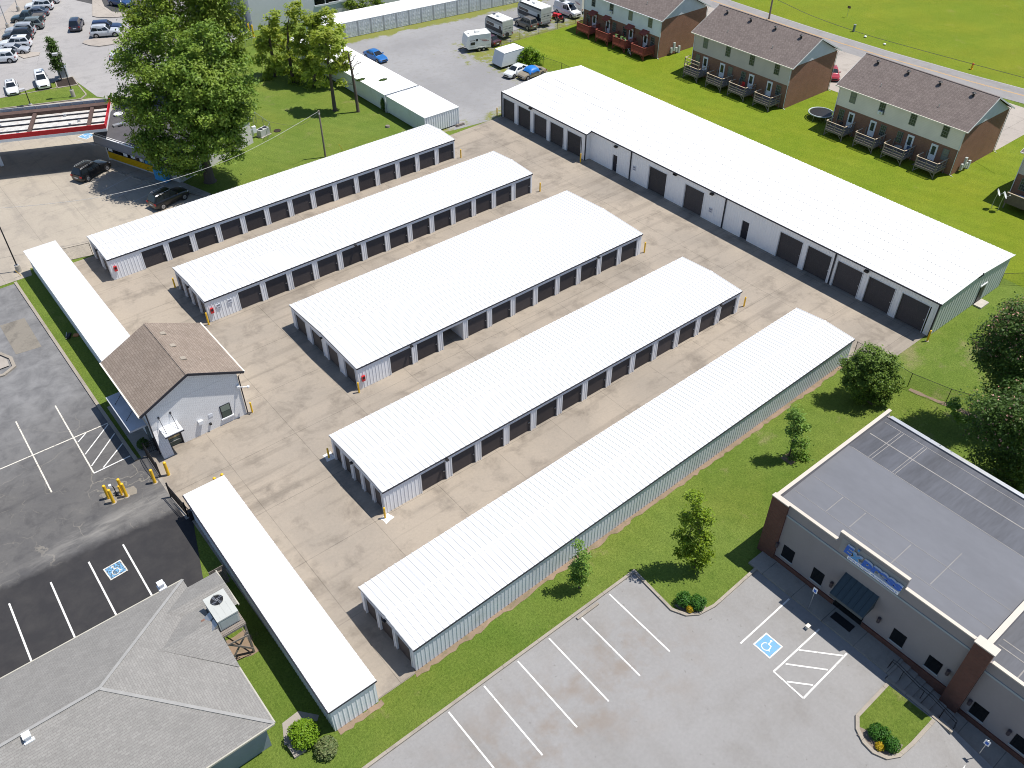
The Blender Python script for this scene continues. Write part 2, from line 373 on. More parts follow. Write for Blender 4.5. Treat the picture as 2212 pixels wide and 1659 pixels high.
# gravel with weeds growing through it
def gravelmat():
    m,n,l,b=newmat('gravel'); v=objvec(n); s=sepxyz(n,l,v)
    n1=noise(n,l,v,.09,6,.6); n3=noise(n,l,v,16,5,.8); n5=noise(n,l,v,1.3,6,.7)
    col=mix(n,l,ramp(n,l,n1,.38,.62),(.325,.322,.322),(.27,.267,.268))
    col=mix(n,l,ramp(n,l,n5,.5,.72,0,.6),col,(.25,.235,.215))
    col=mix(n,l,ramp(n,l,n3,.3,.7,0,.6),col,mix(n,l,1.0,col,(.52,.52,.53),'MULTIPLY'))
    # weeds: along the container row, along the fence, round the parked vehicles
    d=math_(n,l,'ADD',math_(n,l,'MULTIPLY',s[0],.106),s[1])     # container row front is d = 142
    k1=ramp(n,l,d,138.2,140.6)
    k2=math_(n,l,'MULTIPLY',ramp(n,l,s[0],79,87),math_(n,l,'MULTIPLY',ramp(n,l,s[1],126,117),ramp(n,l,s[1],96,103,.35,1)))
    k3=math_(n,l,'MULTIPLY',ramp(n,l,s[0],72.5,66.5),ramp(n,l,s[1],99.5,95.5))
    k4=math_(n,l,'MULTIPLY',ramp(n,l,s[0],69,73),ramp(n,l,s[1],97,94.3))
    k=math_(n,l,'MAXIMUM',math_(n,l,'MAXIMUM',math_(n,l,'MULTIPLY',k1,1.25),math_(n,l,'MULTIPLY',k2,.95)),math_(n,l,'MAXIMUM',math_(n,l,'MULTIPLY',k3,.8),k4))
    wn=noise(n,l,v,.38,8,.74)
    k=ramp(n,l,math_(n,l,'ADD',math_(n,l,'MULTIPLY',k,.27),wn),.66,.76,0,.92)
    gcol=mix(n,l,noise(n,l,v,.8,4,.6),(.15,.20,.025),(.25,.22,.05))
    gcol=mix(n,l,ramp(n,l,n3,.35,.65,0,.7),gcol,mix(n,l,1.0,gcol,(.5,.55,.45),'MULTIPLY'))
    col=mix(n,l,k,col,gcol)
    l.new(col,b.inputs['Base Color']); b.inputs['Roughness'].default_value=.95; b.inputs['Specular IOR Level'].default_value=.15
    bump(n,l,b,n3,.7,.04); return m
M_gravel=gravelmat()
# worn paint: shows the paving through where it has flaked
def paintline(name,c,under,lo=.3):
    m,n,l,b=newmat(name); v=objvec(n)
    k=ramp(n,l,noise(n,l,v,7,6,.75),lo,lo+.14)
    col=mix(n,l,k,under,mix(n,l,noise(n,l,v,1.2,4,.6),c,tuple(x*.84 for x in c)))
    l.new(col,b.inputs['Base Color']); b.inputs['Roughness'].default_value=.7; return m
M_white=paintline('white_marking',(.70,.69,.66),(.22,.21,.2),.33)
M_whiteold=paintline('worn_white_marking',(.66,.62,.54),(.06,.058,.056),.34)
M_fade=paintline('faded_marking',(.52,.50,.47),(.30,.28,.26),.44)
M_yellowline=paintline('yellow_marking',(.62,.34,.07),(.24,.2,.16),.38)
M_blue=paintline('blue_marking',(.13,.34,.56),(.24,.24,.24),.34)
M_blueold=paintline('worn_blue_marking',(.15,.36,.58),(.05,.05,.05),.42)
# ------------------------------------------------------------------ ground sheets
mb=MB(); mb.sheet([(-400,-400),(19,-400),(19,4.2),(38.7,4.2),(38.7,8.1),(41.05,8.1),(41.05,4.2),(54.9,4.2),(54.9,-400),(900,-400),(900,900),(-400,900)],-.02,M_lawn); struct('lawn',mb,'mown green grass around the storage yard')
mb=MB(); mb.sheet([(90.6,-60),(134.5,-60),(134.5,160),(110,160),(110.9,115.2),(95.8,115.3),(90.2,115.4),(90.4,113.2),(91.4,112.2),(90.9,103.2),(91.4,98),(90.6,92)],-.014,M_lawn2); struct('apartment_lawn',mb,'bright mown lawn behind the brick apartments')
rd=[(139.8,97.6),(138.8,72.7),(142.5,51.0)]
farY=[(a,b) for a,b in ((140.6,160),(140.0,112),(139.7,97),(139.6,86),(140.1,72),(141.4,58),(143.2,45),(146.5,20),(149,0),(158,-60))]
nearY=[(a-5.9,b) for a,b in farY]
mb=MB(); mb.sheet(farY+[(900,-60),(900,700),(140.6,700)],-.010,M_field); struct('field',mb,'open mown field across the road')
mb=MB(); mb.sheet(farY[::-1]+nearY,.010,M_road); struct('road',mb,'grey two lane road past the apartments')
mid=[(a-3.0,b) for a,b in farY]
mb=MB(); mb.strip(mid,.11,.012,.015,M_yellowline); mb.strip([(a+.22,b) for a,b in mid],.11,.012,.015,M_yellowline); struct('road_centre_line',mb,'double yellow line along the road')
mb=MB(); mb.strip([(a-.25,b) for a,b in farY],.12,.012,.015,M_fade); struct('road_edge_line',mb,'faded white line at the edge of the road')
# forecourts of the apartments
mb=MB()
for y0,y1 in ((43.0,62.5),(66.5,89),(92,114)):
    mb.sheet([(119.0,y0),(135.5,y0),(135.5,y1),(119.0,y1)],.004,M_drive)
struct('apartment_driveway',mb,'pale concrete parking apron on the road side of the apartments')
# gravel lot
mb=MB(); mb.sheet([(62.4,94.3),(74.2,92.9),(89,92.9),(90.7,98),(90.4,103.2),(91,112.2),(89.9,113.0),(89.7,115.3),(95.8,115.2),(111.5,114.9),(125,120),(125,131),(75,135),(62.4,136)],-.008,M_gravel); struct('gravel_lot',mb,'grey gravel storage lot with weeds at its edges')
# yard
mb=MB(); mb.sheet([(8.55,28.1),(14.2,28.1),(66.7,29.4),(66.9,27.6),(69.6,26.75),(75.2,26.75),(75.2,93.3),(64.9,92.9),(61,94.3),(61,93.2),(12.0,93.2),(9.6,68),(8.55,67),(8.55,50.4)],.0,M_yard); struct('concrete_yard',mb,'stained concrete drive aisles between the storage rows')
# left car park
mb=MB(); mb.sheet([(-90,40),(5.6,40),(8.55,49.8),(8.55,59.2),(7.65,59.4),(7.65,93.0),(-90,93.0)],-.004,M_asph); struct('left_parking_lot',mb,'dark cracked asphalt lot in front of the office')
def wob(pts,amt,seg=1.2,seed=3):
    rg=random.Random(seed); out=[]
    for i,p in enumerate(pts):
        q=pts[(i+1)%len(pts)]; d=math.hypot(q[0]-p[0],q[1]-p[1]); k=max(1,int(d/seg))
        for j in range(k):
            t=j/k; out.append((p[0]+(q[0]-p[0])*t+rg.uniform(-amt,amt)*(j>0),p[1]+(q[1]-p[1])*t+rg.uniform(-amt,amt)*(j>0)))
    return out
mb=MB(); mb.sheet([(4.1,86.2),(6.4,86.0),(6.3,80.1),(4.0,80.4)],.006,M_patch); struct('concrete_patch',mb,'square concrete repair set in the left asphalt lot')
mb=MB(); mb.strip([(7.8,59.2),(7.72,68),(7.72,93.1)],.28,-.05,.13,M_kerb); mb.strip([(8.55,50.5),(8.55,56.2)],.3,-.02,.012,M_walk)
mb.strip([(8.45,59.1),(7.9,59.4),(7.8,60.2)],.02,-.02,.0,M_walk)
struct('left_kerb',mb,'concrete kerb along the left parking lot')
mb=MB(); mb.sheet([(8.1,59.2),(9.5,59.2),(9.5,67.4),(8.1,67.4)],.03,M_walk); struct('office_walk',mb,'shaded concrete walk at the office front door')
mb=MB(); mb.strip(wob([(-3.5,84.0),(-.2,84.3),(2.6,81.6),(3.3,80.0),(3.2,78.6),(2.2,78.0),(-4,79.0)],.02),.3,-.02,.14,M_kerb); mb.sheet([(-4,84),(-.2,84),(2.5,81.5),(3.1,80),(3.0,78.9),(-4,79)],.12,M_drive); struct('traffic_island',mb,'rounded concrete island in the left lot')
# petrol station
stA=[(-60,93.4),(9.4,93.5),(9.6,95.0),(15.8,93.4),(28.0,93.3),(31.3,97.5),(30.4,103),(25.6,115.2),(33,134),(31,136.4),(18.9,141),(-60,168)]
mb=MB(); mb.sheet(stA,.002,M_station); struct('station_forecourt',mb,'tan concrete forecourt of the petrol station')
mb=MB(); mb.prism([(24.6,112.9),(28.8,102.2),(31.2,97.6),(32.0,98.0),(30.5,103.0),(26.0,114.9)],-.02,.12,M_walk); struct('store_walk',mb,'raised concrete walk along the station store')
# shopping centre car park
mb=MB(); mb.sheet([(-90,180),(19.8,144.9),(30.9,146.6),(31.5,136.6),(33,134.2),(46,131),(51.5,139.5),(59,146.5),(63.3,147.8),(57,185),(70,330),(-90,330)],.004,M_shop); struct('shopping_car_park',mb,'pale asphalt car park of the shopping centre')
mb=MB(); isl=[(-20,153.5),(20.0,140.6),(29.3,137.1),(30.4,138.2),(30.7,142.6),(28.0,143.3),(20.0,144.7),(-20,158.5)]
mb.strip(isl,-.18,-.02,.14,M_kerb,closed=True); mb.sheet(isl,.09,M_lawn); struct('grass_island',mb,'kerbed strip of grass by the station canopy')
mb=MB(); mb.strip([(28.0,143.3),(30.7,142.6),(31.1,146.2),(28.6,146.2)],-.15,-.02,.14,M_kerb,closed=True); mb.sheet([(28.0,143.3),(30.7,142.6),(31.1,146.2),(28.6,146.2)],.1,M_mulch); struct('mulch_bed',mb,'dark mulch bed round the island tree')
mb=MB(); mb.prism([(37.3,159.9),(37.9,158.0),(39.0,156.7),(41,156.2),(42.2,156.3),(46.5,155.0),(48,156.2),(46,157.6),(42.8,158.7),(39.5,160.8),(38.0,160.9)],-.02,.14,M_drive); struct('kerbed_island',mb,'tan oval concrete island beside the silver car')
mb=MB(); mb.prism([(43.3,172.4),(43.8,171.2),(46.2,169.1),(50,168),(48.5,170.2),(46.9,172.5),(46.8,176),(47.9,181),(50,186),(48,186)],-.02,.14,M_drive); struct('corner_island',mb,'tan concrete corner island in the shopping car park')
mb=MB(); mb.sheet([(43.8,184),(47,176),(47,172.5),(50.5,168),(56,168),(56,190)],.008,M_asph0); struct('dark_asphalt_bay',mb,'dark asphalt behind the tan corner island')
mb=MB(); mb.prism([(27.0,162.2),(27.6,159.0),(29.9,158.9),(30.5,160.2),(29.3,161.2)],-.02,.12,M_drive); mb.prism([(22,168.5),(25,167),(34,180),(44,196),(40,198)],-.02,.13,M_drive); struct('row_end_island',mb,'tan kerb and island along the parked row')
mb=MB()
for i in range(9):
    a=Vector((31.65+i*1.12,165.9+i*1.95,0)); mb.bar((a.x,a.y,.010),(a.x+1.6,a.y-.75,.010),.12,.004,M_fade)
struct('bay_stripes',mb,'faint stripes at the ends of the shopping parking bays')
# lot of the employment office
mb=MB(); mb.sheet([(-60,24.62),(31.9,24.66),(31.6,20.7),(32.1,19.7),(32.9,19.15),(34.3,18.9),(39.2,19.1),(39.2,8.05),(38.8,8.05),(38.8,4.2),(-60,4.2)],.0,M_lot)
mb.sheet([(19,4.2,0),(39.2,4.2,0),(39.2,0,-.8),(19,0,-.8)],0,M_lot); mb.sheet([(19,0,-.8),(41.2,0,-.8),(41.2,-90,-.8),(19,-90,-.8)],0,M_lot); struct('right_parking_lot',mb,'light grey asphalt lot beside the employment office')
mb=MB(); mb.strip([(-30,24.62),(31.9,24.66),(31.6,20.7),(32.1,19.7),(32.9,19.15),(34.3,18.9),(39.2,19.1)],.22,-.03,.13,M_kerb); struct('right_lot_kerb',mb,'concrete kerb round the right lot and its bush bed')
isl2=[(38.5,7.8),(35.0,7.75),(34.2,7.2),(33.75,6.4),(33.65,5.6),(34.0,4.8),(34.8,4.35),(36.1,4.25),(38.6,4.25)]
mb=MB(); mb.strip(isl2,.24,-.03,.13,M_kerb); mb.sheet(isl2,.10,M_lawn); struct('planted_island',mb,'kerbed grass island with bushes by the steps')
mb=MB(); mb.sheet([(33.95,6.9),(33.9,5.6),(34.2,4.95),(35.0,4.62),(35.6,4.7),(35.2,5.3),(34.9,6.2),(34.5,7.1)],.106,M_pebble); mb.sheet([(32.15,20.9),(32.2,20.0),(32.9,19.45),(33.8,19.25),(33.9,19.7),(33.0,20.4)],.02,M_pebble); struct('pebble_bed',mb,'pebble bed under the round bushes')
mb=MB(); mb.box(39.2,8.0,-.1,40.97,19.9,.14,M_walk)
for i in range(8):
    mb.box(39.0,8.0-.6*i,-1.2,40.97,8.0-.6*(i+1),.03-.11*i,M_walk)
mb.box(39.0,3.2,-1.3,40.97,-40,-.78,M_walk); mb.box(38.75,8.0,-1.0,39.0,3.2,.06,M_kerb); struct('sidewalk',mb,'concrete sidewalk and steps along the employment office')
mb=MB(); mb.box(39.9,11.6,.142,40.6,13.2,.16,M('door_mat_rubber',(.012,.012,.014),.9)); tag(mb.build('door_mat'),'black rubber mat on the sidewalk before the green awning','door mat')
# bare earth
mb=MB(); mb.sheet(wob([(14.6,27.82),(40,28.42),(66.2,28.98),(66.2,29.5),(40,29.0),(14.8,28.5)],.14,.45),.004,M_dirt); mb.sheet(wob([(8.6,27.55),(11.9,27.6),(11.9,28.0),(8.6,28.0)],.12,.4),-.003,M_dirt)
mb.sheet(wob([(5.6,36.6),(7.4,36.3),(7.3,38.5),(5.6,38.5)],.15,.6),-.006,M_dirt); mb.sheet(wob([(61.8,25.4),(63.3,25.2),(63,24.1),(61.8,24.2)],.2,.6),-.006,M_dirt); mb.sheet(wob([(50,25.3),(51.2,25.2),(51,24.2),(50,24.2)],.15,.6),-.006,M_dirt); mb.sheet(wob([(66.2,23.3),(66.6,23.3),(68.2,16),(67.6,16)],.12,.8),-.006,M_dirt)
struct('bare_earth',mb,'strip of bare red earth at the foot of the metal walls')
mb=MB(); mb.sheet([(5.5,29.2),(6.1,30.6),(7.3,30.7),(8.2,29.6),(7.9,29.3),(7.1,30.1),(6.5,30.0),(6.1,29.0)],-.002,M_walk); struct('garden_path',mb,'curved concrete path by the grey roofed building')
# ------------------------------------------------------------------ painted markings
mb=MB()
def stripe(p0,p1,m,wd=.11,z=.006): mb.bar((p0[0],p0[1],z),(p1[0],p1[1],z),wd,.004,m)
for i,(a,b) in enumerate((((-4.8,51.1),(-5.0,44.6)),((-1.9,51.1),(-2.1,44.6)),((.9,51.2),(.8,44.6)),((3.5,51.2),(3.4,44.6)),((-7.8,51.1),(-7.9,44.6)))): stripe(a,b,M_white,.13,.008)
G1=[kQ(0,765),kQ(920,372),kQ(470,225),kQ(800,800),kQ(1110,652),kQ(135,360),kQ(440,962)]
g=[G(p) for p in G1]
stripe(g[0],g[1],M_whiteold,.12,.008); stripe(g[2],g[3],M_whiteold,.12,.012); stripe(g[3],g[4],M_white,.12,.016); stripe(g[5],g[6],M_whiteold,.12,.0125)
for a,b in ((kQ(665,535),kQ(730,460)),(kQ(725,640),kQ(920,385)),(kQ(780,738),kQ(975,462)),(kQ(880,752),kQ(1060,525))): stripe(G(a),G(b),M_white,.11,.0202)
struct('left_lot_markings',mb,'worn white parking lines of the left lot')
mb=MB()
for x in (17.7,20.6,23.4,26.3,29.2): stripe((x,24.5),(x-.05,18.5),M_white,.12,.007)
stripe((14.8,24.5),(14.8,18.5),M_white,.12,.007)
stripe((33.4,15.85),(39.0,16.0),M_white,.12,.007)
hx=[(33.45,13.05),(38.6,13.1),(38.45,10.75),(33.4,10.6)]
stripe(hx[0],hx[1],M_white,.12,.007); stripe(hx[3],hx[2],M_white,.12,.007); stripe(hx[0],hx[3],M_white,.12,.0115)
hw=[G(p) for p in (kW(270,1035),kW(650,1085),kW(160,1155),kW(520,1205),kW(170,1305),kW(395,1335))]
for i in (0,2,4): stripe(hw[i],hw[i+1],M_white,.12,.016)
stripe((39.0,1.9),(36.0,1.2),M_white,.12,-.5)
mb.box(26.1,24.35,.0,27.9,24.5,.0,M_white) if 0 else None
struct('right_lot_markings',mb,'white parking lines and hatched bay of the right lot')
mb=MB()
for a,b in ((kGS(1085,1200),kGS(1470,1008)),(kGS(1290,1270),kGS(1680,1070)),(kGS(1480,1345),kGS(1885,1140)),(kGS(1690,1410),kGS(2070,1212)),(kGS(925,595),kGS(1220,680)),(kGS(1480,1030),kGS(1560,1048))): stripe(G(a),G(b),M_fade,.11,.008)
struct('station_markings',mb,'faded parking lines at the station store')
def wheelchair(name,c,ang,size,mblue,label,z=.006,mw_=None):
    t=thing(name,label,'parking symbol',(c[0],c[1],0),ang,'accessible parking symbols')
    W_=mw_ or M_white; s=size/2
    mb=MB(); mb.box(-s,-s,z,s,s,z+.003,W_); mb.build('border',t,local=True)
    mb=MB(); mb.box(-s*.86,-s*.86,z+.004,s*.86,s*.86,z+.007,mblue); mb.build('panel',t,local=True)
    mb=MB(); zz=z+.0105
    arc=[(-.05*s+.36*s*math.cos(a),-.25*s+.36*s*math.sin(a)) for a in [R(q) for q in range(110,391,20)]]
    mb.strip([(p[0],p[1]) for p in arc],-.09*s,zz,zz+.002,W_)
    mb.strip([(-.1*s,.45*s),(-.1*s,.1*s),(.22*s,.08*s),(.36*s,-.45*s),(.5*s,-.47*s)],.1*s,zz+.0025,zz+.0045,W_)
    mb.cyl(-.1*s,.6*s,zz,zz+.004,.12*s,.12*s,W_,12)
    mb.build('wheelchair_figure',t,local=True); return t
wheelchair('accessible_symbol',(2.2,49.2),R(4),1.35,M_blueold,'scuffed blue wheelchair symbol on black asphalt in the left lot',.010,M_whiteold)
wheelchair('accessible_symbol',(34.75,14.55),R(-90),1.45,M_blue,'crisp blue wheelchair symbol painted beside the hatched bay')
gsy=G(kGS(1105,558)); wheelchair('accessible_symbol',gsy,R(25),1.7,M_blue,'small pale blue wheelchair symbol by the station store corner',.010)
# ------------------------------------------------------------------ building materials
M_roofw=M('white_metal_roof',(.655,.655,.65),.5,.03,.4,dirt=(.59,.585,.575,.35))
M_wallw=M('white_metal_wall',(.74,.75,.77),.5,.04,.6,dirt=(.52,.51,.49,.35))
M_wallgrey=M('pale_blue_metal_wall',(.60,.625,.67),.5,.05,.5,dirt=(.36,.37,.33,.4))
M_wallgreen=M('pale_green_metal_wall',(.44,.475,.455),.5,.05,.5,dirt=(.36,.37,.33,.4))
M_wallL=M('long_wall_metal',(.85,.845,.83),.5,.03,.5)
M_trimd=M('dark_trim',(.020,.021,.03),.5,.15,1)
M_trimw=M('white_trim',(.72,.73,.745),.45,.04,1)
M_door=M('brown_black_door',(.046,.038,.037),.5,.12,1.5)
def per_object(m,lo,hi,other=None,th=.6):
    """each object fades a little differently"""
    n,l=m.node_tree.nodes,m.node_tree.links; b=n['Principled BSDF']; oi=n.new('ShaderNodeObjectInfo').outputs['Random']; sk=b.inputs['Base Color']
    src=sk.links[0].from_socket if sk.links else tuple(sk.default_value)[:3]
    k=ramp(n,l,oi,0,1,lo,hi); g=combxyz(n,l,k,k,k); col=mix(n,l,1.0,src,g,'MULTIPLY')
    if other: col=mix(n,l,ramp(n,l,oi,th,th+.25,0,.9),col,other)
    l.new(col,sk)
per_object(M_door,.78,1.3)
M_metal=M('galvanised',(.45,.46,.47),.4,.1,2,metal=.7)
M_yel=paint('yellow_paint',(.80,.47,.012),0,.2,.5)
M_conc=M('plain_concrete',(.40,.37,.32),.85,.15,2)
M_red=M('red_paint',(.50,.025,.03),.4,.1,2)
M_black=M('black_metal',(.012,.012,.014),.5,.1,2)
M_sign=M('placard',(.60,.62,.66),.5,.2,6)
M_ink=M('placard_ink',(.22,.23,.28),.6,.2,6)
M_dark=M('dark_interior',(.035,.033,.032),.9,.2,1)
# one roll-up door: saw-tooth curtain, facing -y, origin bottom left
def door_mesh(wd,h,n):
    mb=MB(); dz=h/n
    for i in range(n):
        z=i*dz
        mb.add([(0,0,z),(wd,0,z),(wd,-.03,z+dz*.2),(0,-.03,z+dz*.2),(wd,-.026,z+dz*.45),(0,-.026,z+dz*.45),(wd,0,z+dz),(0,0,z+dz)],[(0,1,2,3),(3,2,4,5),(5,4,6,7)],M_door)
    return mb
DOORS={}
def put_door(parent,x,y,z,wd,h,rz=0,n=22,dep=.135,fo=(.05,.031)):
    k=(round(wd,2),round(h,2))
    if k not in DOORS:
        o=door_mesh(wd,h,n).build('roll_up_door',parent,local=True); o.location=(x,y,z); o.rotation_euler=(0,0,rz)
        mb=MB(); mb.box(wd-.22,-.075,h*.42,wd-.10,-.02,h*.42+.09,M_metal); mb.box(wd-.19,-.1,h*.42+.02,wd-.06,-.075,h*.42+.06,M_metal); mb.build('latch',o,local=True)
        mb=MB()
        for q in (-.075,wd+.005): mb.box(q,-dep-fo[0],-.02,q+.07,-dep-fo[1],h+.05,M_trimw)
        mb.box(-.005,-dep-fo[0],h+.002,wd+.005,-dep-fo[1],h+.05,M_trimw); mb.build('door_frame',o,local=True); DOORS[k]=o; return o
    return copypart(DOORS[k],parent,(x,y,z),rz)
def ribs(mb,p0,p1,z0,z1,nx,ny,m,pitch=.3,dep=.03,wd=.05):
    """vertical ribs standing proud of a wall line p0-p1, outward normal (nx,ny)"""
    L=math.hypot(p1[0]-p0[0],p1[1]-p0[1]); k=int(L/pitch); ux,uy=(p1[0]-p0[0])/L,(p1[1]-p0[1])/L
    for i in range(k):
        t=(i+.5)*L/k; x=p0[0]+ux*t; y=p0[1]+uy*t
        a=(x-ux*wd,y-uy*wd); b=(x-ux*wd*.5+nx*dep,y-uy*wd*.5+ny*dep); c=(x+ux*wd*.5+nx*dep,y+uy*wd*.5+ny*dep); d=(x+ux*wd,y+uy*wd)
        vs_=[(q[0],q[1],z) for z in (z0,z1) for q in (a,b,c,d)]
        mb.add(vs_,[(0,1,5,4),(1,2,6,5),(2,3,7,6),(4,5,6,7)],m)
def gable_roof(L,D,h,rise,ov,m,pitch=.5,ribh=.05,endov=.06,th=.05):
    """low gable, ridge along x, in local coordinates 0..L, 0..D"""
    mb=MB(); yr=D/2; y0=-ov; y1=D+ov; x0=-endov; x1=L+endov; s=rise/(yr+ov)
    prof=[(y0,h),(yr,h+rise),(y1,h),(y1,h-th),(yr,h+rise-th),(y0,h-th)]
    mb.extr(prof,x0,x1,m,'x')
    k=int((x1-x0)/pitch)
    for i in range(k+1):
        x=x0+.02+(x1-x0-.04)*i/k; a,b=x-.06,x+.06
        for (ya,za,yb,zb) in ((y0-.01,h,yr,h+rise),(yr,h+rise,y1+.01,h)):
            mb.add([(a,ya,za),(b,ya,za),(b,yb,zb),(a,yb,zb),(x-.018,ya,za+ribh),(x+.018,ya,za+ribh),(x+.018,yb,zb+ribh),(x-.018,yb,zb+ribh)],[(0,1,5,4),(1,2,6,5),(2,3,7,6),(3,0,4,7),(4,5,6,7)],m)
    mb.bar((x0,yr,h+rise+.03),(x1,yr,h+rise+.03),.24,.08,m)
    return mb
def storage_row(label,x0,x1,y0,y1,doors,left,h=2.6,rise=.25,dw=2.42,openi=None,rot=0,front=True,lights=(),greyfront=False):
    t=thing('storage_building',label,'storage building',(x0,y0,0),rot,'rows of storage units')
    L=x1-x0; D=y1-y0; T=.2
    gable_roof(L,D,h,rise,.06,M_roofw).build('roof',t,local=True)
    wf=M_wallgrey if greyfront else M_wallw
    mb=MB(); dz=2.13
    # front wall
    xs=[0]+[v for a in doors for v in (a-x0,a-x0+dw)]+[L]
    for a,b in zip(xs[::2],xs[1::2]):
        if b-a<.02: continue
        mb.box(a,0,0,b,T,h-.05,wf)
        if b-a>1.2: ribs(mb,(a+.05,0),(b-.05,0),.05,h-.06,0,-1,wf,.33)
        else:
            ribs(mb,(a+.1,0),(b-.1,0),.05,dz,0,-1,wf,.25,.03,.04)
    for a in doors:
        mb.box(a-x0,0,dz,a-x0+dw,T,h-.05,wf)
    if doors: ribs(mb,(doors[0]-x0,-.001),(L-.05,-.001),dz+.03,h-.06,0,-1,wf,.33)
    # back and far end
    mb.box(0,D-T,0,L,D,h-.05,M_wallw); mb.box(L-T,T,0,L,D-T,h-.05,M_wallw); ribs(mb,(L,.1),(L,D-.1),.05,h-.06,1,0,M_wallw,.33)
    # left end
    ys=[T]+[v for a,b in left for v in (a-y0,b-y0)]+[D-T]
    for a,b in zip(ys[::2],ys[1::2]):
        mb.box(0,a,0,T,b,h-.05,M_wallw)
        ribs(mb,(0,a+.04),(0,b-.04),.05,h-.06,-1,0,M_wallw,.2,.03,.04)
    for a,b in left: mb.box(0,a-y0,dz,T,b-y0,h-.05,M_wallw)
    # gable ends above the eave
    for x in (0,L-T): mb.extr([(0.0,h-.05),(D/2,h+rise-.06),(D,h-.05)],x+.001,x+T-.001,M_wallw,'x')
    mb.build('wall',t,local=True)
    # dark gutters and rake trim
    mb=MB(); mb.box(-.06,-.115,h-.13,L+.06,-.061,h-.015,M_trimd); mb.build('gutter',t,local=True)
    mb=MB()
    for a,b,za,zb in ((-.11,D/2,h-.075,h+rise-.075),(D/2,D+.06,h+rise-.075,h-.075)): mb.bar((-.075,a,za),(-.075,b,zb),.03,.11,M_trimd)
    mb.each('rake_trim',t,True)
    for i,a in enumerate(doors):
        if i==openi: continue
        put_door(t,a-x0,.135,0.02,dw,dz)
    for a,b in left: put_door(t,.135,b-y0,0.02,b-a,dz,R(-90))
    if openi is not None:
        a=doors[openi]-x0; mb=MB()
        mb.box(a-.12,T,0,a-.02,4.5,2.4,M_trimw); mb.box(a+dw+.02,T,0,a+dw+.12,4.5,2.4,M_trimw); mb.box(a-.02,4.4,0,a+dw+.02,4.5,2.4,M_conc); mb.build('unit_interior',t,local=True)
        mb=MB()
        for q in (a-.075,a+dw+.005): mb.box(q,-.05,0,q+.07,-.031,dz+.07,M_trimw)
        mb.each('door_frame',t,True)
        mb=MB(); mb.box(a,.25,2.0,a+dw,.65,2.35,M_door); mb.build('rolled_door',t,local=True)
    for p in lights:
        mb=MB(); mb.box(p[0]-.12,p[1]-.25,h-.32,p[0]+.12,p[1]-.02,h-.2,M_black) if p[2]=='f' else mb.box(p[0]-.25,p[1]-.12,h-.32,p[0]-.02,p[1]+.12,h-.2,M_black)
        mb.build('wall_light',t,local=True)
    return t
D1=[19.46+3.016*i for i in range(14)]; D2=[24.16+3.026*i for i in range(13)]; D3=[30.45+2.996*i for i in range(11)]; D4=[24.27+3.017*i for i in range(13)]
storage_row('white storage row nearest the pole on the grass, fourteen dark doors on its near side',15.95,61.25,86.95,92.95,D1,[(87.6,89.6),(90.3,92.3)],rise=.2,lights=((-.05,3.0,'l'),))
storage_row('white storage row with two small placards on its near corner',20.75,63.1,73.42,81.1,D2,[(73.75,75.3),(75.7,77.2),(77.65,79.0),(79.4,80.85)],lights=((17.2,-.05,'f'),(-.05,3.8,'l')))
storage_row('widest white storage row, in the middle of the yard, with one door rolled open',27.0,63.5,55.1,67.55,D3,[(55.55,57.5),(58.55,60.65),(61.55,63.7),(64.7,66.85)],rise=.32,openi=2,lights=((5.8,-.05,'f'),(29.8,-.05,'f'),(-.05,6.2,'l')))
storage_row('white storage row with an outside bollard in a white concrete patch at its near corner',20.75,63.4,41.12,49.1,D4,[(41.45,42.6),(43.0,44.15),(44.55,45.7),(46.1,47.2),(47.6,48.7)],lights=((6.0,-.05,'f'),(39.5,-.05,'f'),(-.05,4.4,'l')))
storage_row('long white storage row with a blank pale green wall along the planted lawn',14.85,65.45,28.24,34.65,[],[(28.7,30.4),(30.75,32.4),(32.75,34.2)],rot=math.atan(1.14/50.6),greyfront=True,lights=((-.05,3.2,'l'),))
# ---- the two narrow single-pitch units
def narrow_unit(label,pts,h,gutter_side,endwall,nroof=.3,low=.0):
    """pts: near-left, near-right, far-right, far-left of the roof"""
    c=pts[0]; t=thing('narrow_storage_unit',label,'storage building',(c[0],c[1],0),0,'narrow storage units')
    nl,nr,fr,fl=[Vector((p[0],p[1],0)) for p in pts]
    mb=MB(); z=h
    prof=[nl,nr,fr,fl]
    mb.add([(p.x,p.y,z) for p in prof]+[(p.x,p.y,z-.06) for p in prof],[(0,1,2,3),(7,6,5,4),(0,4,5,1),(1,5,6,2),(2,6,7,3),(3,7,4,0)],M_roofw)
    Ln=(fl-nl).length; k=int(Ln/nroof)
    for i in range(k+1):
        f=(i+.15)/(k+.3); a=nl.lerp(fl,f); b=nr.lerp(fr,f); mb.bar((a.x-.02,a.y,z+.014),(b.x+.02,b.y,z+.014),.05,.028,M_roofw)
    mb.build('roof',t)
    mb=MB(); s=.08
    W=[nl+Vector((s+.05,s,0)),nr+Vector((-s,s,0)),fr+Vector((-s,-s,0)),fl+Vector((s+.05,-s,0))]
    mb.prism([(p.x,p.y) for p in W],0,h-.065,M_wallw)
    for i,(nx,ny) in enumerate(((0,-1),(1,0),(0,1),(-1,0))):
        a=W[i]; b=W[(i+1)%4]; ribs(mb,(a.x,a.y),(b.x,b.y),.03,h-.07,nx,ny,M_wallw,.3)
    mb.build('wall',t)
    mb=MB(); mb.bar((nl.x-.05,nl.y,h-.07),(fl.x-.05,fl.y,h-.07),.08,.1,M_trimd if gutter_side=='d' else M_trimw); mb.build('gutter',t)
    mb=MB(); mb.bar((nl.x,nl.y-.03,h-.05),(nr.x,nr.y-.03,h-.05),.05,.1,M_trimd); mb.build('rake_trim',t)
    return t
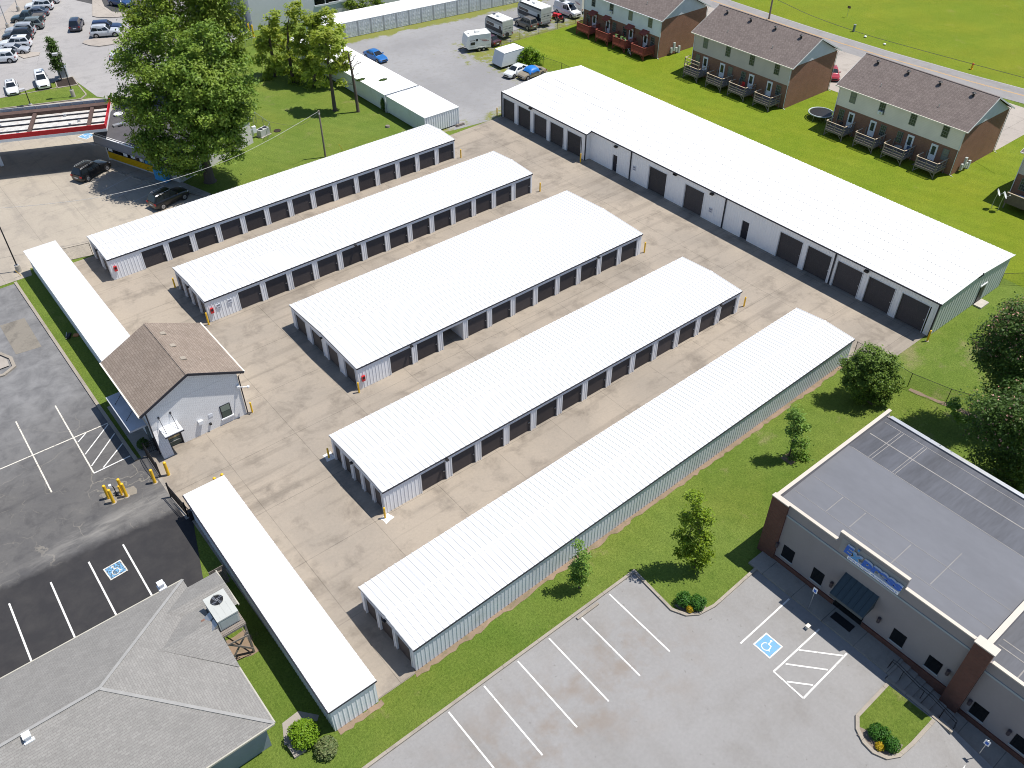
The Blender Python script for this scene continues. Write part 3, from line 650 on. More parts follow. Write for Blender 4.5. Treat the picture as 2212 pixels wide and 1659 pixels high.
narrow_unit('narrow white flat roofed unit running from the office towards the petrol station',[(9.62,67.3),(12.96,67.3),(12.95,94.28),(9.69,94.26)],2.6,'w',0)
narrow_unit('narrow white flat roofed unit beside the grey shingled building',[(8.32,27.9),(11.77,27.89),(12.02,50.45),(8.67,50.48)],2.6,'d',0)
# ---- the long building
t=thing('long_storage_building','long white metal building with tall dark doors and a pale green end wall','storage building',(74.1,26.45,0),0)
mb=MB()
def slope(xa,xr,xb,za,zr,zb,ya,yb):
    mb.extr([(xa,za),(xr,zr),(xb,zb),(xb,zb-.08),(xr,zr-.08),(xa,za-.08)],ya,yb,M_roofw)
    k=int((yb-ya)/.45)
    for i in range(k+1):
        y=ya+.03+(yb-ya-.06)*i/k
        for (x0,z0,x1,z1) in ((xa-.02,za,xr,zr),(xr,zr,xb+.02,zb)):
            mb.add([(x0,y-.05,z0),(x0,y+.05,z0),(x1,y+.05,z1),(x1,y-.05,z1),(x0,y-.015,z0+.04),(x0,y+.015,z0+.04),(x1,y+.015,z1+.04),(x1,y-.015,z1+.04)],[(0,1,5,4),(1,2,6,5),(2,3,7,6),(3,0,4,7),(4,5,6,7)],M_roofw)
XR=81.8
slope(74.75,XR,88.95,4.06,4.5,3.92,26.35,75.4); slope(73.95,XR,88.95,3.78,4.5,3.92,75.4,92.75)
M_screw=M('screw_grey',(.50,.50,.49),.6,.1,3)
for xs in (75.6,77.1,78.6,80.1,81.5,83.0,84.5,86.0,87.5):
    for i in range(146):
        y=26.7+.45*i
        if xs<75 and y<75.5: continue
        zz=(4.06+(xs-74.75)/(XR-74.75)*.44) if xs<XR else 4.5-(xs-XR)/(88.95-XR)*.58
        mb.box(xs-.03,y-.09,zz+.002,xs+.03,y+.07,zz+.03,M_screw)
mb.build('roof',t)
mb=MB(); Dl=[(90.33,92.95),(86.9,89.55),(83.35,86.15),(79.92,82.75),(76.4,79.3)]; Dr=[(62.22,65.1),(56.3,59.2),(42.32,45.3),(38.6,41.65),(34.83,37.9),(31.08,34.15),(27.2,30.37)]
pd=[(70.62,71.46),(49.42,50.42)]
T=.22
def xwall(x,y0,y1,ops,top,pitch=.32):
    ops=sorted(ops); e=[y0]+[v for a,b,z in ops for v in (a,b)]+[y1]
    for a,b in zip(e[::2],e[1::2]):
        mb.box(x,a,0,x+T,b,top,M_wallL)
        if b-a>.3: ribs(mb,(x,a+.02),(x,b-.02),.05,top-.01,-1,0,M_wallL,pitch,.022,.03)
    for a,b,z in ops:
        mb.box(x,a,z,x+T,b,top,M_wallL); ribs(mb,(x,a),(x,b),z+.02,top-.01,-1,0,M_wallL,pitch,.022,.03)
xwall(74.15,75.9,93.1,[(a,b,2.9) for a,b in Dl],3.72)
xwall(74.95,26.55,75.68,[(a,b,3.15) for a,b in Dr]+[(a,b,2.25) for a,b in pd],3.98)
mb.box(74.15,75.68,0,75.17,75.9,3.72,M_wallL); ribs(mb,(74.2,75.68),(74.9,75.68),.05,3.7,0,-1,M_wallL,.3,.022,.03)
mb.box(74.37,92.88,0,88.7,93.1,3.7,M_wallL); mb.box(88.5,26.77,0,88.7,92.88,3.8,M_wallgrey)
mb.build('wall',t)
mb=MB(); ys_=26.55; mb.extr([(75.17,0),(88.7,0),(88.7,3.82),(XR,4.40),(75.17,3.98)],26.55,26.75,M_wallgreen); ribs(mb,(75.05,26.55),(88.65,26.55),.05,3.75,0,-1,M_wallgreen,.55,.04,.08)
mb.build('end_wall',t)
mb=MB(); mb.box(83.6,26.45,0,84.5,26.515,2.2,M_trimd); mb.box(83.4,26.43,2.2,84.7,26.515,2.35,M_trimw); o=mb.build('entry_door',t)
mb=MB(); mb.box(83.3,25.6,0,84.9,26.44,.16,M_conc); mb.build('doorstep',t)
mb=MB(); mb.bar((74.73,26.3,3.98),(74.73,75.3,3.98),.12,.12,M_trimd); mb.bar((73.92,75.4,3.70),(73.92,92.8,3.70),.12,.12,M_trimd); mb.bar((73.98,75.34,3.72),(74.8,75.34,4.0),.05,.14,M_trimd); mb.build('gutter',t)
for y,x,top in ((68.2,74.86,3.95),(53.03,74.86,3.95),(38.25,74.86,3.95),(75.62,74.06,3.7),(93.05,74.06,3.7),(26.52,74.86,3.95)):
    mb=MB(); mb.box(x-.05,y-.07,.05,x+.05,y+.07,top,M_trimd); mb.build('downpipe',t)
for a,b in Dl:
    put_door(t,74.33-74.1,b-26.45,.02,2.72,2.88,R(-90),26,.18,(.045,.024)); 
for a,b in Dr:
    put_door(t,75.13-74.1,b-26.45,.02,2.98,3.13,R(-90),28,.18,(.045,.024))
for a,b in pd:
    mb=MB(); mb.box(75.12,a,.02,75.16,b,2.24,M_trimd); o=mb.build('entry_door',t); mb=MB(); mb.box(75.06,a+.08,1.0,75.12,a+.2,1.06,M_metal); mb.build('handle',o)
for p,x in ((kC(827,920),74.0),(kC(1553,1245),74.8),(kC(2060,1478),74.8),(kE(1828,98),74.8),(kF(852,922),74.8),(kE(2140,265),74.8)):
    q=onX(p,x); mb=MB(); mb.box(x-.22,q[1]-.22,q[2]-.12,x+.1,q[1]+.22,q[2]+.08,M_black); mb.tube([(x+.12,q[1],q[2]-.05),(x-.1,q[1],q[2]-.16)],.05,M_metal); mb.build('wall_light',t)
for p in (kC(1708,1432),kE(2125,405),):
    q=onX(p,74.9); mb=MB(); mb.box(74.885,q[1]-.24,q[2]-.28,74.915,q[1]+.24,q[2]+.28,M_sign); mb.box(74.878,q[1]-.19,q[2]+.05,74.884,q[1]+.19,q[2]+.2,M_ink); mb.box(74.878,q[1]-.19,q[2]-.2,74.884,q[1]+.19,q[2]-.1,M_ink); mb.build('placard',t)
mb=MB(); mb.tube([(81.8,26.5,4.0),(81.8,26.2,4.5),(81.8,26.25,4.75)],.06,M_trimd); mb.build('roof_vent',t)
# ---- office
M_paintbrick=brickmat('white_painted_brick',(.82,.82,.81),(.86,.86,.85),(.64,.64,.64),.3,.1,.014,.6,var=.08)
M_shbrown=brickmat('brown_shingle',(.255,.205,.165),(.305,.25,.205),(.16,.125,.10),.42,.19,.014,.9,'roofy',.18)
M_greyshade=M('gable_board',(.16,.165,.18),.7,.08,1)
M_cream=M('cream_trim',(.70,.65,.55),.5,.06,1)
t=thing('office_building','white painted brick office with a brown gable roof and yellow bollards at its door','office building',(9.5,58.7,0),0)
ex0,ex1,ey0,ey1,ez,rz_,rx=8.97,18.05,58.35,67.25,4.85,7.0,13.5
mb=MB(); mb.box(9.55,58.98,0,17.5,67.0,4.5,M_paintbrick)
# front wall with a recessed doorway, splayed wing wall on the left
mb.box(9.55,58.7,0,10.42,58.98,4.72,M_paintbrick); mb.box(11.68,58.7,0,17.5,58.98,4.72,M_paintbrick); mb.box(10.42,58.7,2.25,11.68,58.98,4.72,M_paintbrick)
mb.extr([(9.55,4.73),(17.5,4.73),(13.5,6.62)],58.7,58.98,M_paintbrick); mb.extr([(9.55,4.51),(17.5,4.51),(13.5,6.5)],66.8,67.0,M_paintbrick)
mb.add([(9.55,57.9,0),(10.42,57.9,0),(10.42,58.69,0),(9.55,58.69,0),(9.55,58.69,2.6),(10.42,58.69,2.6)],[(0,1,5,4),(0,4,3),(1,2,5),(0,3,2,1)],M_paintbrick)
mb.build('wall',t)
mb=MB(); th=.1
mb.extr([(ex0,ez),(rx,rz_),(ex1,ez),(ex1,ez-th),(rx,rz_-th),(ex0,ez-th)],ey0,ey1,M_shbrown); ro=mb.build('roof',t)
mb=MB(); mb.bar((rx,ey0+.02,rz_-.005),(rx,ey1-.02,rz_-.005),.22,.03,M_shbrown); mb.build('ridge_cap',ro)
for a in (kA(1375,1225),kA(1460,1328),kA(1548,1437)):
    q=P(a[0],a[1],6.2); zz=rz_-(q[0]-rx)*(rz_-ez)/(ex1-rx); q=P(a[0],a[1],zz+.1); mb=MB(); mb.extr([(q[0]-.25,zz+.08),(q[0]+.3,zz-.15),(q[0]+.3,zz+.1),(q[0]-.1,zz+.2)],q[1]-.22,q[1]+.22,M('taupe_vent',(.30,.26,.21),.6)); mb.build('roof_vent',ro)
q=P(*kA(1708,1478),5.6); mb=MB(); mb.cyl(q[0],q[1],5.2,6.0,.06,.06,M_trimw,10); mb.cyl(q[0],q[1],5.95,6.06,.1,.1,M_trimw,10); mb.build('vent_pipe',ro)
mb=MB()
for s in (1,-1):
    e=ex0 if s>0 else ex1
    mb.bar((e,ey0-.02,ez-.06),(rx,ey0-.02,rz_-.06),.05,.22,M_trimd)
mb.each('rake_trim',t)
mb=MB(); mb.bar((ex0-.06,ey0,ez-.06),(ex0-.06,ey1,ez-.06),.12,.12,M_cream); mb.bar((ex1+.06,ey0,ez-.06),(ex1+.06,ey1,ez-.06),.12,.12,M_cream); mb.each('gutter',t)
mb=MB(); mb.bar((9.5,58.62,.1),(9.5,58.62,4.7),.1,.1,M_trimd); mb.build('downpipe',t)
mb=MB(); mb.tube([(17.95,58.5,4.75),(17.55,58.6,4.4),(17.55,58.6,.2),(17.7,58.4,.1)],.055,M_trimd); mb.build('downpipe',t)
M_pane=glass('window_glass',(.05,.075,.065),.05); M_paneL=glass('pale_window_glass',(.16,.2,.17),.12)
mb=MB(); mb.box(15.3,58.64,.72,16.25,58.70,2.1,M_trimd); o=mb.build('window',t); mb=MB(); mb.box(15.38,58.625,1.44,16.17,58.638,2.04,M_paneL); mb.box(15.38,58.625,.78,16.17,58.638,1.38,M_pane); mb.build('pane',o); mb=MB(); mb.box(15.2,58.55,.6,16.35,58.7,.72,M_trimw); mb.build('sill',o)
mb=MB(); mb.box(10.42,58.9,0,11.68,58.96,2.25,M_trimd); o=mb.build('entry_door',t); mb=MB(); mb.box(10.56,58.885,.9,11.54,58.898,2.1,M('warm_glass',(.38,.3,.16),.1)); mb.box(10.56,58.885,.12,11.54,58.898,.85,M_pane); mb.build('pane',o)
mb=MB(); mb.box(10.6,58.82,.55,11.5,58.87,.6,M_metal); mb.build('handle',o)
mb=MB(); mb.box(10.1,57.35,2.5,11.65,58.69,2.66,M_trimw); mb.box(10.06,57.33,2.46,11.69,57.38,2.58,M_trimd); cn=mb.build('door_canopy',t)
mb=MB()
for x in (10.35,11.35): mb.tube([(x,57.6,2.66),(x,58.66,3.7)],.025,M_trimd,6); mb.box(x-.07,58.63,3.62,x+.07,58.7,3.82,M_trimd)
mb.each('tie_rod',cn)
mb=MB(); mb.box(8.0,59.55,2.72,9.45,65.0,2.9,M('canopy_metal',(.42,.44,.48),.4,.15,.8)); cn=mb.build('walk_canopy',t)
mb=MB()
for y in (61.0,63.6): mb.tube([(8.3,y,2.9),(9.5,y,4.1)],.025,M_trimd,6)
mb.each('tie_rod',cn)
mb=MB(); mb.box(9.49,59.9,0,9.545,61.2,2.3,M_pane); mb.box(9.49,62.2,.6,9.545,64.2,2.3,M_pane); mb.build('side_glazing',t)
for nm,pp,wv,hv,dp,mm in (('mail_box',kOF(1355,290),.4,.36,.25,M_trimw),('placard',kOF(1500,205),.38,.34,.03,M_sign),('faucet_light',kOF(1495,315),.2,.14,.2,M_black)):
    q=onY(pp,58.65); mb=MB(); mb.box(q[0]-wv/2,58.695-dp,q[2]-hv/2,q[0]+wv/2,58.695,q[2]+hv/2,mm); mb.build(nm,t)
q=onY(kQ(2030,40),58.5); mb=MB(); mb.box(17.2,58.5,3.2,17.45,58.69,3.5,M_trimw); mb.tube([(17.3,58.5,3.4),(17.6,58.1,3.5),(17.9,58.05,3.45)],.045,M_trimw); mb.ball((18.0,58.05,3.38),.13,M_trimw); mb.build('security_camera',t)
# ---- grey shingled building, near left
M_shgrey=brickmat('grey_shingle',(.243,.236,.222),(.278,.270,.253),(.185,.18,.168),.33,.145,.010,.92,'roofx',.12)
M_shgrey2=brickmat('grey_shingle_end',(.243,.236,.222),(.278,.270,.253),(.185,.18,.168),.33,.145,.010,.92,'roofy',.12)
M_bluewall=M('blue_grey_wall',(.20,.24,.28),.6,.08,.6)
t=thing('hip_roofed_building','grey shingle hip roofed building with an air conditioner on a timber stand','building',(5.3,42.4,0),0)
E0=3.0; hz=5.55; X1=5.38; Ya,Yb=29.2,42.65; XL=-30
A=(XL,Yb,E0); B=(X1,Yb,E0); Cc=(X1,Ya,E0); Dd=(XL,Ya,E0); R1_=(-1.9,36.15,hz); R2_=(XL,36.15,hz)
mb=MB(); mb.add([A,B,Cc,Dd,R1_,R2_],[(1,0,5,4),(3,2,4,5)],M_shgrey); mb.add([B,Cc,R1_],[(1,0,2)],M_shgrey2)
mb.add([(XL,Yb,E0-.15),(X1,Yb,E0-.15),(X1,Ya,E0-.15),(XL,Ya,E0-.15)],[(0,1,2,3)],M_shgrey)
# low gable facing right, with valleys running up the hip end
mb.add([(2.0,37.3,4.2),(5.47,37.3,4.2),(5.47,33.9,3.03),(5.47,40.7,3.03)],[(0,2,1),(0,1,3)],M_shgrey); mb.add([(5.46,33.9,3.03),(5.46,40.7,3.03),(5.46,37.3,4.19)],[(0,1,2)],M_bluewall)
# cross gable running out to the right
gx=7.45; g0,g1,gr=38.4,41.8,40.1; gz=3.72
mb.add([(gx,g0,E0+.03),(gx,gr,gz),(gx,g1,E0+.03),(4.9,g0,E0+.03),(2.9,gr,gz),(4.9,g1,E0+.03)],[(0,1,4,3),(1,2,5,4)],M_shgrey)
mb.add([(gx,g0,E0+.03),(gx,g1,E0+.03),(gx,gr,gz)],[(0,1,2)],M_bluewall)
ro=mb.build('roof',t)
mb=MB()
for a,b in ((B,R1_),(Cc,R1_),(R1_,R2_)): mb.bar((a[0],a[1],a[2]+.03),(b[0],b[1],b[2]+.012),.2,.02,M('ridge_shingle',(.272,.268,.258),.9,.1,2))
mb.build('ridge_cap',ro)
mb=MB(); mb.box(XL,29.7,0,4.9,42.1,E0-.16,M_bluewall); mb.box(4.9,38.9,0,7.0,41.4,E0+.0,M_bluewall); mb.build('wall',t)
mb=MB(); M_gut=M('weathered_gutter',(.40,.38,.32),.5,.12,2); mb.bar((XL,Yb+.05,E0-.05),(X1,Yb+.05,E0-.05),.09,.12,M_gut); mb.bar((X1+.05,Ya,E0-.05),(X1+.05,38.3,E0-.05),.09,.12,M_gut); mb.bar((gx+.05,g0-.1,E0),(gx+.05,g1+.1,E0),.09,.1,M_gut); mb.bar((XL,Ya-.05,E0-.05),(X1,Ya-.05,E0-.05),.09,.14,M_gut); mb.build('gutter',t)
for p,zz in ((kU(240,1440),None),(kU(1375,148),3.12)):
    if zz is None: zz=min((abs(5.55-(36.15-P(p[0],p[1],k*.02)[1])*.367-k*.02),k*.02) for k in range(150,278))[1]
    q=P(p[0],p[1],zz); mb=MB(); mb.box(q[0]-.28,q[1]-.28,zz-.12,q[0]+.28,q[1]+.28,zz-.02,M_trimw); mb.box(q[0]-.16,q[1]-.16,zz-.05,q[0]+.16,q[1]+.16,zz+.28,M_trimw); mb.box(q[0]-.22,q[1]-.22,zz+.28,q[0]+.22,q[1]+.22,zz+.4,M_trimw); mb.build('roof_vent',ro)
# timber stand and air conditioner
M_wood=M('grey_timber',(.20,.172,.148),.85,.25,3,stretch=(1,6,1)); M_ac=M('air_conditioner_paint',(.42,.43,.405),.5,.06,1)
M_woodred=M('red_stained_timber',(.25,.060,.042),.8,.22,3); M_woodlt=M('pale_timber',(.40,.325,.235),.8,.15,3)
t=thing('timber_stand','grey timber platform on braced legs carrying a large air conditioner','stand',(6.2,37,0),0)
pz=3.55; sx0,sx1,sy0,sy1=5.45,7.15,36.35,38.95
mb=MB()
for i in range(16):
    y=sy0+(sy1-sy0)*i/16; mb.box(sx0,y+.01,pz-.06,sx1,y+(sy1-sy0)/16-.01,pz,M_wood)
mb.box(sx0+.03,sy0-.04,pz-.24,sx1-.03,sy0+.02,pz-.065,M_wood); mb.box(sx1-.05,sy0+.025,pz-.24,sx1+.01,sy1,pz-.065,M_wood); mb.build('platform',t)
for x in (sx0+.1,sx1-.1):
    for y in (sy0+.1,sy1-.1):
        mb=MB(); mb.box(x-.07,y-.07,0,x+.07,y+.07,pz-.25,M_wood); mb.build('leg',t)
mb=MB(); a,b=sx0+.1,sx1-.1
mb.bar((a,sy0,.6),(b,sy0,2.6),.04,.14,M_wood); mb.bar((b,sy0-.05,.6),(a,sy0-.05,2.6),.04,.14,M_wood); mb.bar((a,sy0-.1,2.5),(b,sy0-.1,2.3),.04,.14,M_wood)
mb.bar((b,sy0+.2,.6),(b,sy1-.2,2.8),.04,.14,M_wood); mb.each('brace',t)
t=thing('air_conditioner','big pale green rooftop air conditioner with a round fan grille on the timber stand','air conditioner',(6.25,37,pz),0)
bx0,bx1,by0,by1=5.55,7.0,36.62,38.85; zt=pz+1.15
mb=MB(); mb.box(bx0+.04,by0+.04,pz+.08,bx1-.04,by1-.04,zt-.1,M_ac); mb.box(bx0+.1,by0+.1,pz,bx1-.1,by1-.1,pz+.08,M_black); mb.build('casing',t)
mb=MB(); mb.box(bx0,by0,zt-.1,bx1,by1,zt,M_ac)
for x in (bx0+.3,bx0+.7,bx0+1.1): mb.box(x,by0+.15,zt,x+.02,by0+1.2,zt+.012,M_ac)
mb.build('lid',t)
fc=(bx0+.72,by1-.62); mb=MB(); mb.cyl(fc[0],fc[1],zt+.001,zt+.012,.40,.40,M_black,28)
for k in range(4):
    a=k*math.pi/2+.4; mb.bar((fc[0],fc[1],zt+.02),(fc[0]+.4*math.cos(a),fc[1]+.4*math.sin(a),zt+.018),.2,.012,M('fan_blade',(.10,.11,.13),.4))
mb.cyl(fc[0],fc[1],zt+.013,zt+.045,.1,.1,M_metal); mb.build('fan',t)
mb=MB(); 
for r_ in (.40,.28,.16):
    pts=[(fc[0]+r_*math.cos(2*math.pi*i/24),fc[1]+r_*math.sin(2*math.pi*i/24),zt+.055) for i in range(25)]; mb.tube(pts,.012,M_black,5)
mb.bar((fc[0]-.46,fc[1],zt+.055),(fc[0]+.46,fc[1],zt+.055),.02,.02,M_black); mb.bar((fc[0],fc[1]-.46,zt+.06),(fc[0],fc[1]+.46,zt+.06),.02,.02,M_black); mb.build('fan_guard',t)
mb=MB(); mb.box(bx0+.15,by0+.02,pz+.2,bx1-.15,by0+.039,zt-.2,M('coil_panel',(.33,.36,.35),.5,.1,2)); mb.build('coil_panel',t)
M_rust=M('rusty_duct',(.17,.09,.065),.8,.3,2)
t=thing('duct','galvanised supply ducts with rusty tops between the air conditioner and the shingle roof','duct',(5.2,36.9,3.3),0)
mb=MB(); mb.extr([(4.95,3.1),(5.54,3.7),(5.54,4.3),(5.0,3.95)],36.75,37.35,M_metal); mb.box(5.05,36.78,3.96,5.5,37.32,4.03,M_rust) if 0 else None; mb.build('duct_box',t)
mb=MB(); mb.extr([(4.95,3.1),(5.54,3.7),(5.54,4.3),(5.0,3.95)],37.45,38.0,M_metal); mb.build('duct_box',t)
mb=MB(); mb.bar((5.02,36.8,4.0),(5.02,37.3,4.0),.3,.05,M_rust); mb.bar((5.02,37.5,4.0),(5.02,37.95,4.0),.3,.05,M_rust); mb.build('rusty_cover',t)
# timber gate in the gap
t=thing('timber_fence','short weathered timber fence panel in the gap beside the shingle roof','fence',(8.0,42.6,0),0)
mb=MB()
for i in range(6): mb.box(7.15+i*.2,42.9,0,7.33+i*.2,42.94,2.0,M_wood)
mb.build('boards',t); mb=MB(); mb.box(7.1,42.84,.4,8.4,42.9,.52,M_wood); mb.box(7.1,42.84,1.5,8.4,42.9,1.62,M_wood); mb.each('rail',t)
# brick steps and drum by the grey building
t=thing('entry_steps','pale steps and porch corner at the lower edge of the shingle roof','steps',(5.6,28.6,0),0)
mb=MB(); mb.box(5.6,28.0,0,6.4,29.0,.18,M_walk); mb.box(5.6,28.2,.18,6.2,28.9,.36,M_walk); mb.build('step',t)
# ------------------------------------------------------------------ brick apartments with timber decks
M_brick=brickmat('red_brown_brick',(.20,.095,.062),(.15,.068,.046),(.17,.13,.105),.22,.075,.012,.85,var=.22)
M_brick2=brickmat('apartment_brick',(.325,.145,.088),(.245,.105,.064),(.28,.2,.15),.22,.075,.012,.85,var=.2)
M_shapt=brickmat('mauve_shingle',(.178,.146,.132),(.228,.190,.172),(.11,.088,.08),.40,.18,.014,.92,'roofy',.18)
M_sidA=sidingmat('blue_white_siding',(.72,.76,.80)); M_sidB=sidingmat('taupe_siding',(.54,.48,.445)); M_sidC=sidingmat('cream_siding',(.80,.72,.64)); M_sidG=sidingmat('gable_siding',(.55,.59,.63))
M_winframe=M('dark_window_frame',(.16,.17,.15),.5,.1,2); M_mullion=M('muntin',(.22,.235,.22),.5,.1,2)
M_apane=glass('apartment_glass',(.035,.05,.045),.07); per_object(M_apane,.6,1.6,(.20,.21,.18),.62)
def apartment(label,y0,y1,sid,red=False,vis=True):
    x0,x1=107.75,118.5; W=y1-y0; ez,hz=6.12,9.05; mx=(x0+x1)/2
    t=thing('apartment_building',label,'apartment building',(x0,y0,0),0,'brick apartment buildings')
    mb=MB(); mb.box(x0,y0,-.2,x1,y1,3.45,M_brick2); mb.box(x0+.05,y0,3.45,x1,y1,6.05,M_brick2); mb.build('wall',t)
    mb=MB(); mb.box(x0-.03,y0-.02,3.4,x0+.045,y1+.02,6.05,sid); mb.build('siding',t)
    for y,yy in ((y0,-1),(y1,1)):
        mb=MB(); a,b=(y-.03,y+.12) if yy<0 else (y-.12,y+.03)
        mb.extr([(x0+.05,6.051),(x1-.05,6.051),(mx,hz-.16)],a,b,M_sidG); mb.build('gable_siding',t)
    mb=MB(); ov=.42; th=.1; ya,yb=y0-.45,y1+.45; s=(hz-ez)/(mx-x0+ov)
    mb.extr([(x0-ov,ez),(mx,hz),(x1+ov,ez),(x1+ov,ez-th),(mx,hz-th),(x0-ov,ez-th)],ya,yb,M_shapt); ro=mb.build('roof',t)
    mb=MB(); mb.bar((mx,ya+.02,hz-.008),(mx,yb-.02,hz-.008),.22,.03,M_shapt); mb.build('ridge_cap',ro)
    for i in range(4):
        y=y0+W*(.135+.25*i); x=mx-1.0; z=hz-1.0*s
        mb=MB(); mb.cyl(x,y,z-.1,z+.32,.14,.14,M_black,10); mb.tube([(x,y,z+.36),(x,y,z+.5)],[.30,.1],M_black,10); mb.build('roof_vent',ro)
    for f in (.27,.73):
        y=y0+W*f; x=x0+1.5; z=ez+1.9*s; mb=MB(); mb.cyl(x,y,z-.1,z+.35,.055,.055,M_metal,8); mb.build('vent_pipe',ro)
    mb=MB(); mb.bar((x0-ov-.05,ya,ez-.07),(x0-ov-.05,yb,ez-.07),.1,.12,M_cream if not red else M_trimw)
    mb.build('gutter',t)
    mb=MB()
    for y in (ya,yb):
        for xa in (x0-ov,x1+ov): mb.bar((xa,y,ez-.09),(mx,y,hz-.09),.04,.17,M('rake_board',(.55,.57,.56),.5,.05,1))
    mb.each('rake_trim',t)
    mb=MB()
    for x,y in ((x0-.08,y0+.06),(x0-.08,y1-.06),(x1+.06,y0-.06)): mb.tube([(x-.3 if x<x1 else x+.3,y,ez-.1),(x,y,ez-.45),(x,y,.1),(x-.1,y-.45,.04)],.045,M_trimw,6)
    mb.each('downpipe',t)
    if not vis: return t
    k=W/18.1
    proto=None
    rg=random.Random(int(y0*10))
    def window(y,z0,z1,wd=.9,ac=False):
        mb=MB(); xo=x0-.075
        mb.box(xo,y-wd/2,z0,x0-.031,y-wd/2+.07,z1,M_winframe); mb.box(xo,y+wd/2-.07,z0,x0-.031,y+wd/2,z1,M_winframe)
        mb.box(xo,y-wd/2+.07,z0,x0-.031,y+wd/2-.07,z0+.07,M_winframe); mb.box(xo,y-wd/2+.07,z1-.07,x0-.031,y+wd/2-.07,z1,M_winframe); mb.box(xo-.012,y-wd/2+.07,(z0+z1)/2-.035,x0-.04,y+wd/2-.07,(z0+z1)/2+.035,M_winframe)
        o=mb.build('window',t)
        mb=MB(); mb.box(x0-.05,y-wd/2+.06,z0+.06,x0-.0315,y+wd/2-.06,z1-.06,M_apane); pn=mb.build('pane',o)
        mb=MB()
        for f in (.33,.67): yy=y-wd/2+wd*f; mb.box(x0-.06,yy-.012,z0+.07,x0-.051,yy+.012,z1-.07,M_mullion)
        for f in (.25,.75): zz=z0+(z1-z0)*f; mb.box(x0-.068,y-wd/2+.07,zz-.012,x0-.0605,y+wd/2-.07,zz+.012,M_mullion)
        mb.build('muntin',o)
        if ac: mb=MB(); mb.box(x0-.4,y-.3,z0+.02,x0-.075,y+.3,z0+.42,M_trimw); mb.box(x0-.41,y-.24,z0+.08,x0-.4,y+.02,z0+.36,M_metal); mb.build('window_air_conditioner',t)
    ups=[2.4,6.9,11.4,15.8]
    for i,u in enumerate(ups): window(y0+u*k,4.32,5.93,ac=(i==2 and not (label.startswith('taupe'))) )
    for u in (1.5,7.95,10.45,16.9): window(y0+u*k,1.55,3.05,.85)
    for u in (3.1,6.45,12.0,15.35):
        y=y0+u*k
        mb=MB(); mb.box(x0-.07,y-.47,.98,x0-.001,y+.47,3.1,M_trimw); o=mb.build('door',t)
        mb=MB(); mb.box(x0-.085,y-.26,1.75,x0-.0705,y+.26,2.85,M_apane); mb.build('pane',o)
        mb=MB(); mb.box(x0-.1,y+.36,1.95,x0-.07,y+.41,2.05,M_metal); mb.build('handle',o)
        if red:
            mb=MB(); mb.add([(x0-.01,y-.75,3.75),(x0-.01,y+.75,3.75),(x0-1.05,y+.75,3.3),(x0-1.05,y-.75,3.3),(x0-.01,y-.75,3.68),(x0-.01,y+.75,3.68),(x0-1.05,y+.75,3.23),(x0-1.05,y-.75,3.23)],[(0,3,2,1),(4,5,6,7),(0,1,5,4),(1,2,6,5),(2,3,7,6),(3,0,4,7)],M_woodred); an=mb.build('door_awning',t)
            mb=MB()
            for s in (-.7,.7): mb.bar((x0-.95,y+s,3.25),(x0-.02,y+s,2.5),.06,.06,M_woodred); mb.bar((x0-.05,y+s,3.6),(x0-.05,y+s,2.45),.06,.06,M_woodred)
            mb.each('bracket',an)
    return t
apartment('brick apartment building with cream siding, nearest the trampoline and the fire hydrant',43.1,61.35,M_sidC)
apartment('taupe sided brick apartment building with pale timber decks, in the middle of the row',69.35,87.5,M_sidB)
apartment('blue white sided brick apartment building with red decks, beside the parked campers',94.5,112.4,M_sidA,True)
apartment('brick apartment building cut off by the right edge of the photo, behind two satellite dishes',17.4,35.55,M_sidB)
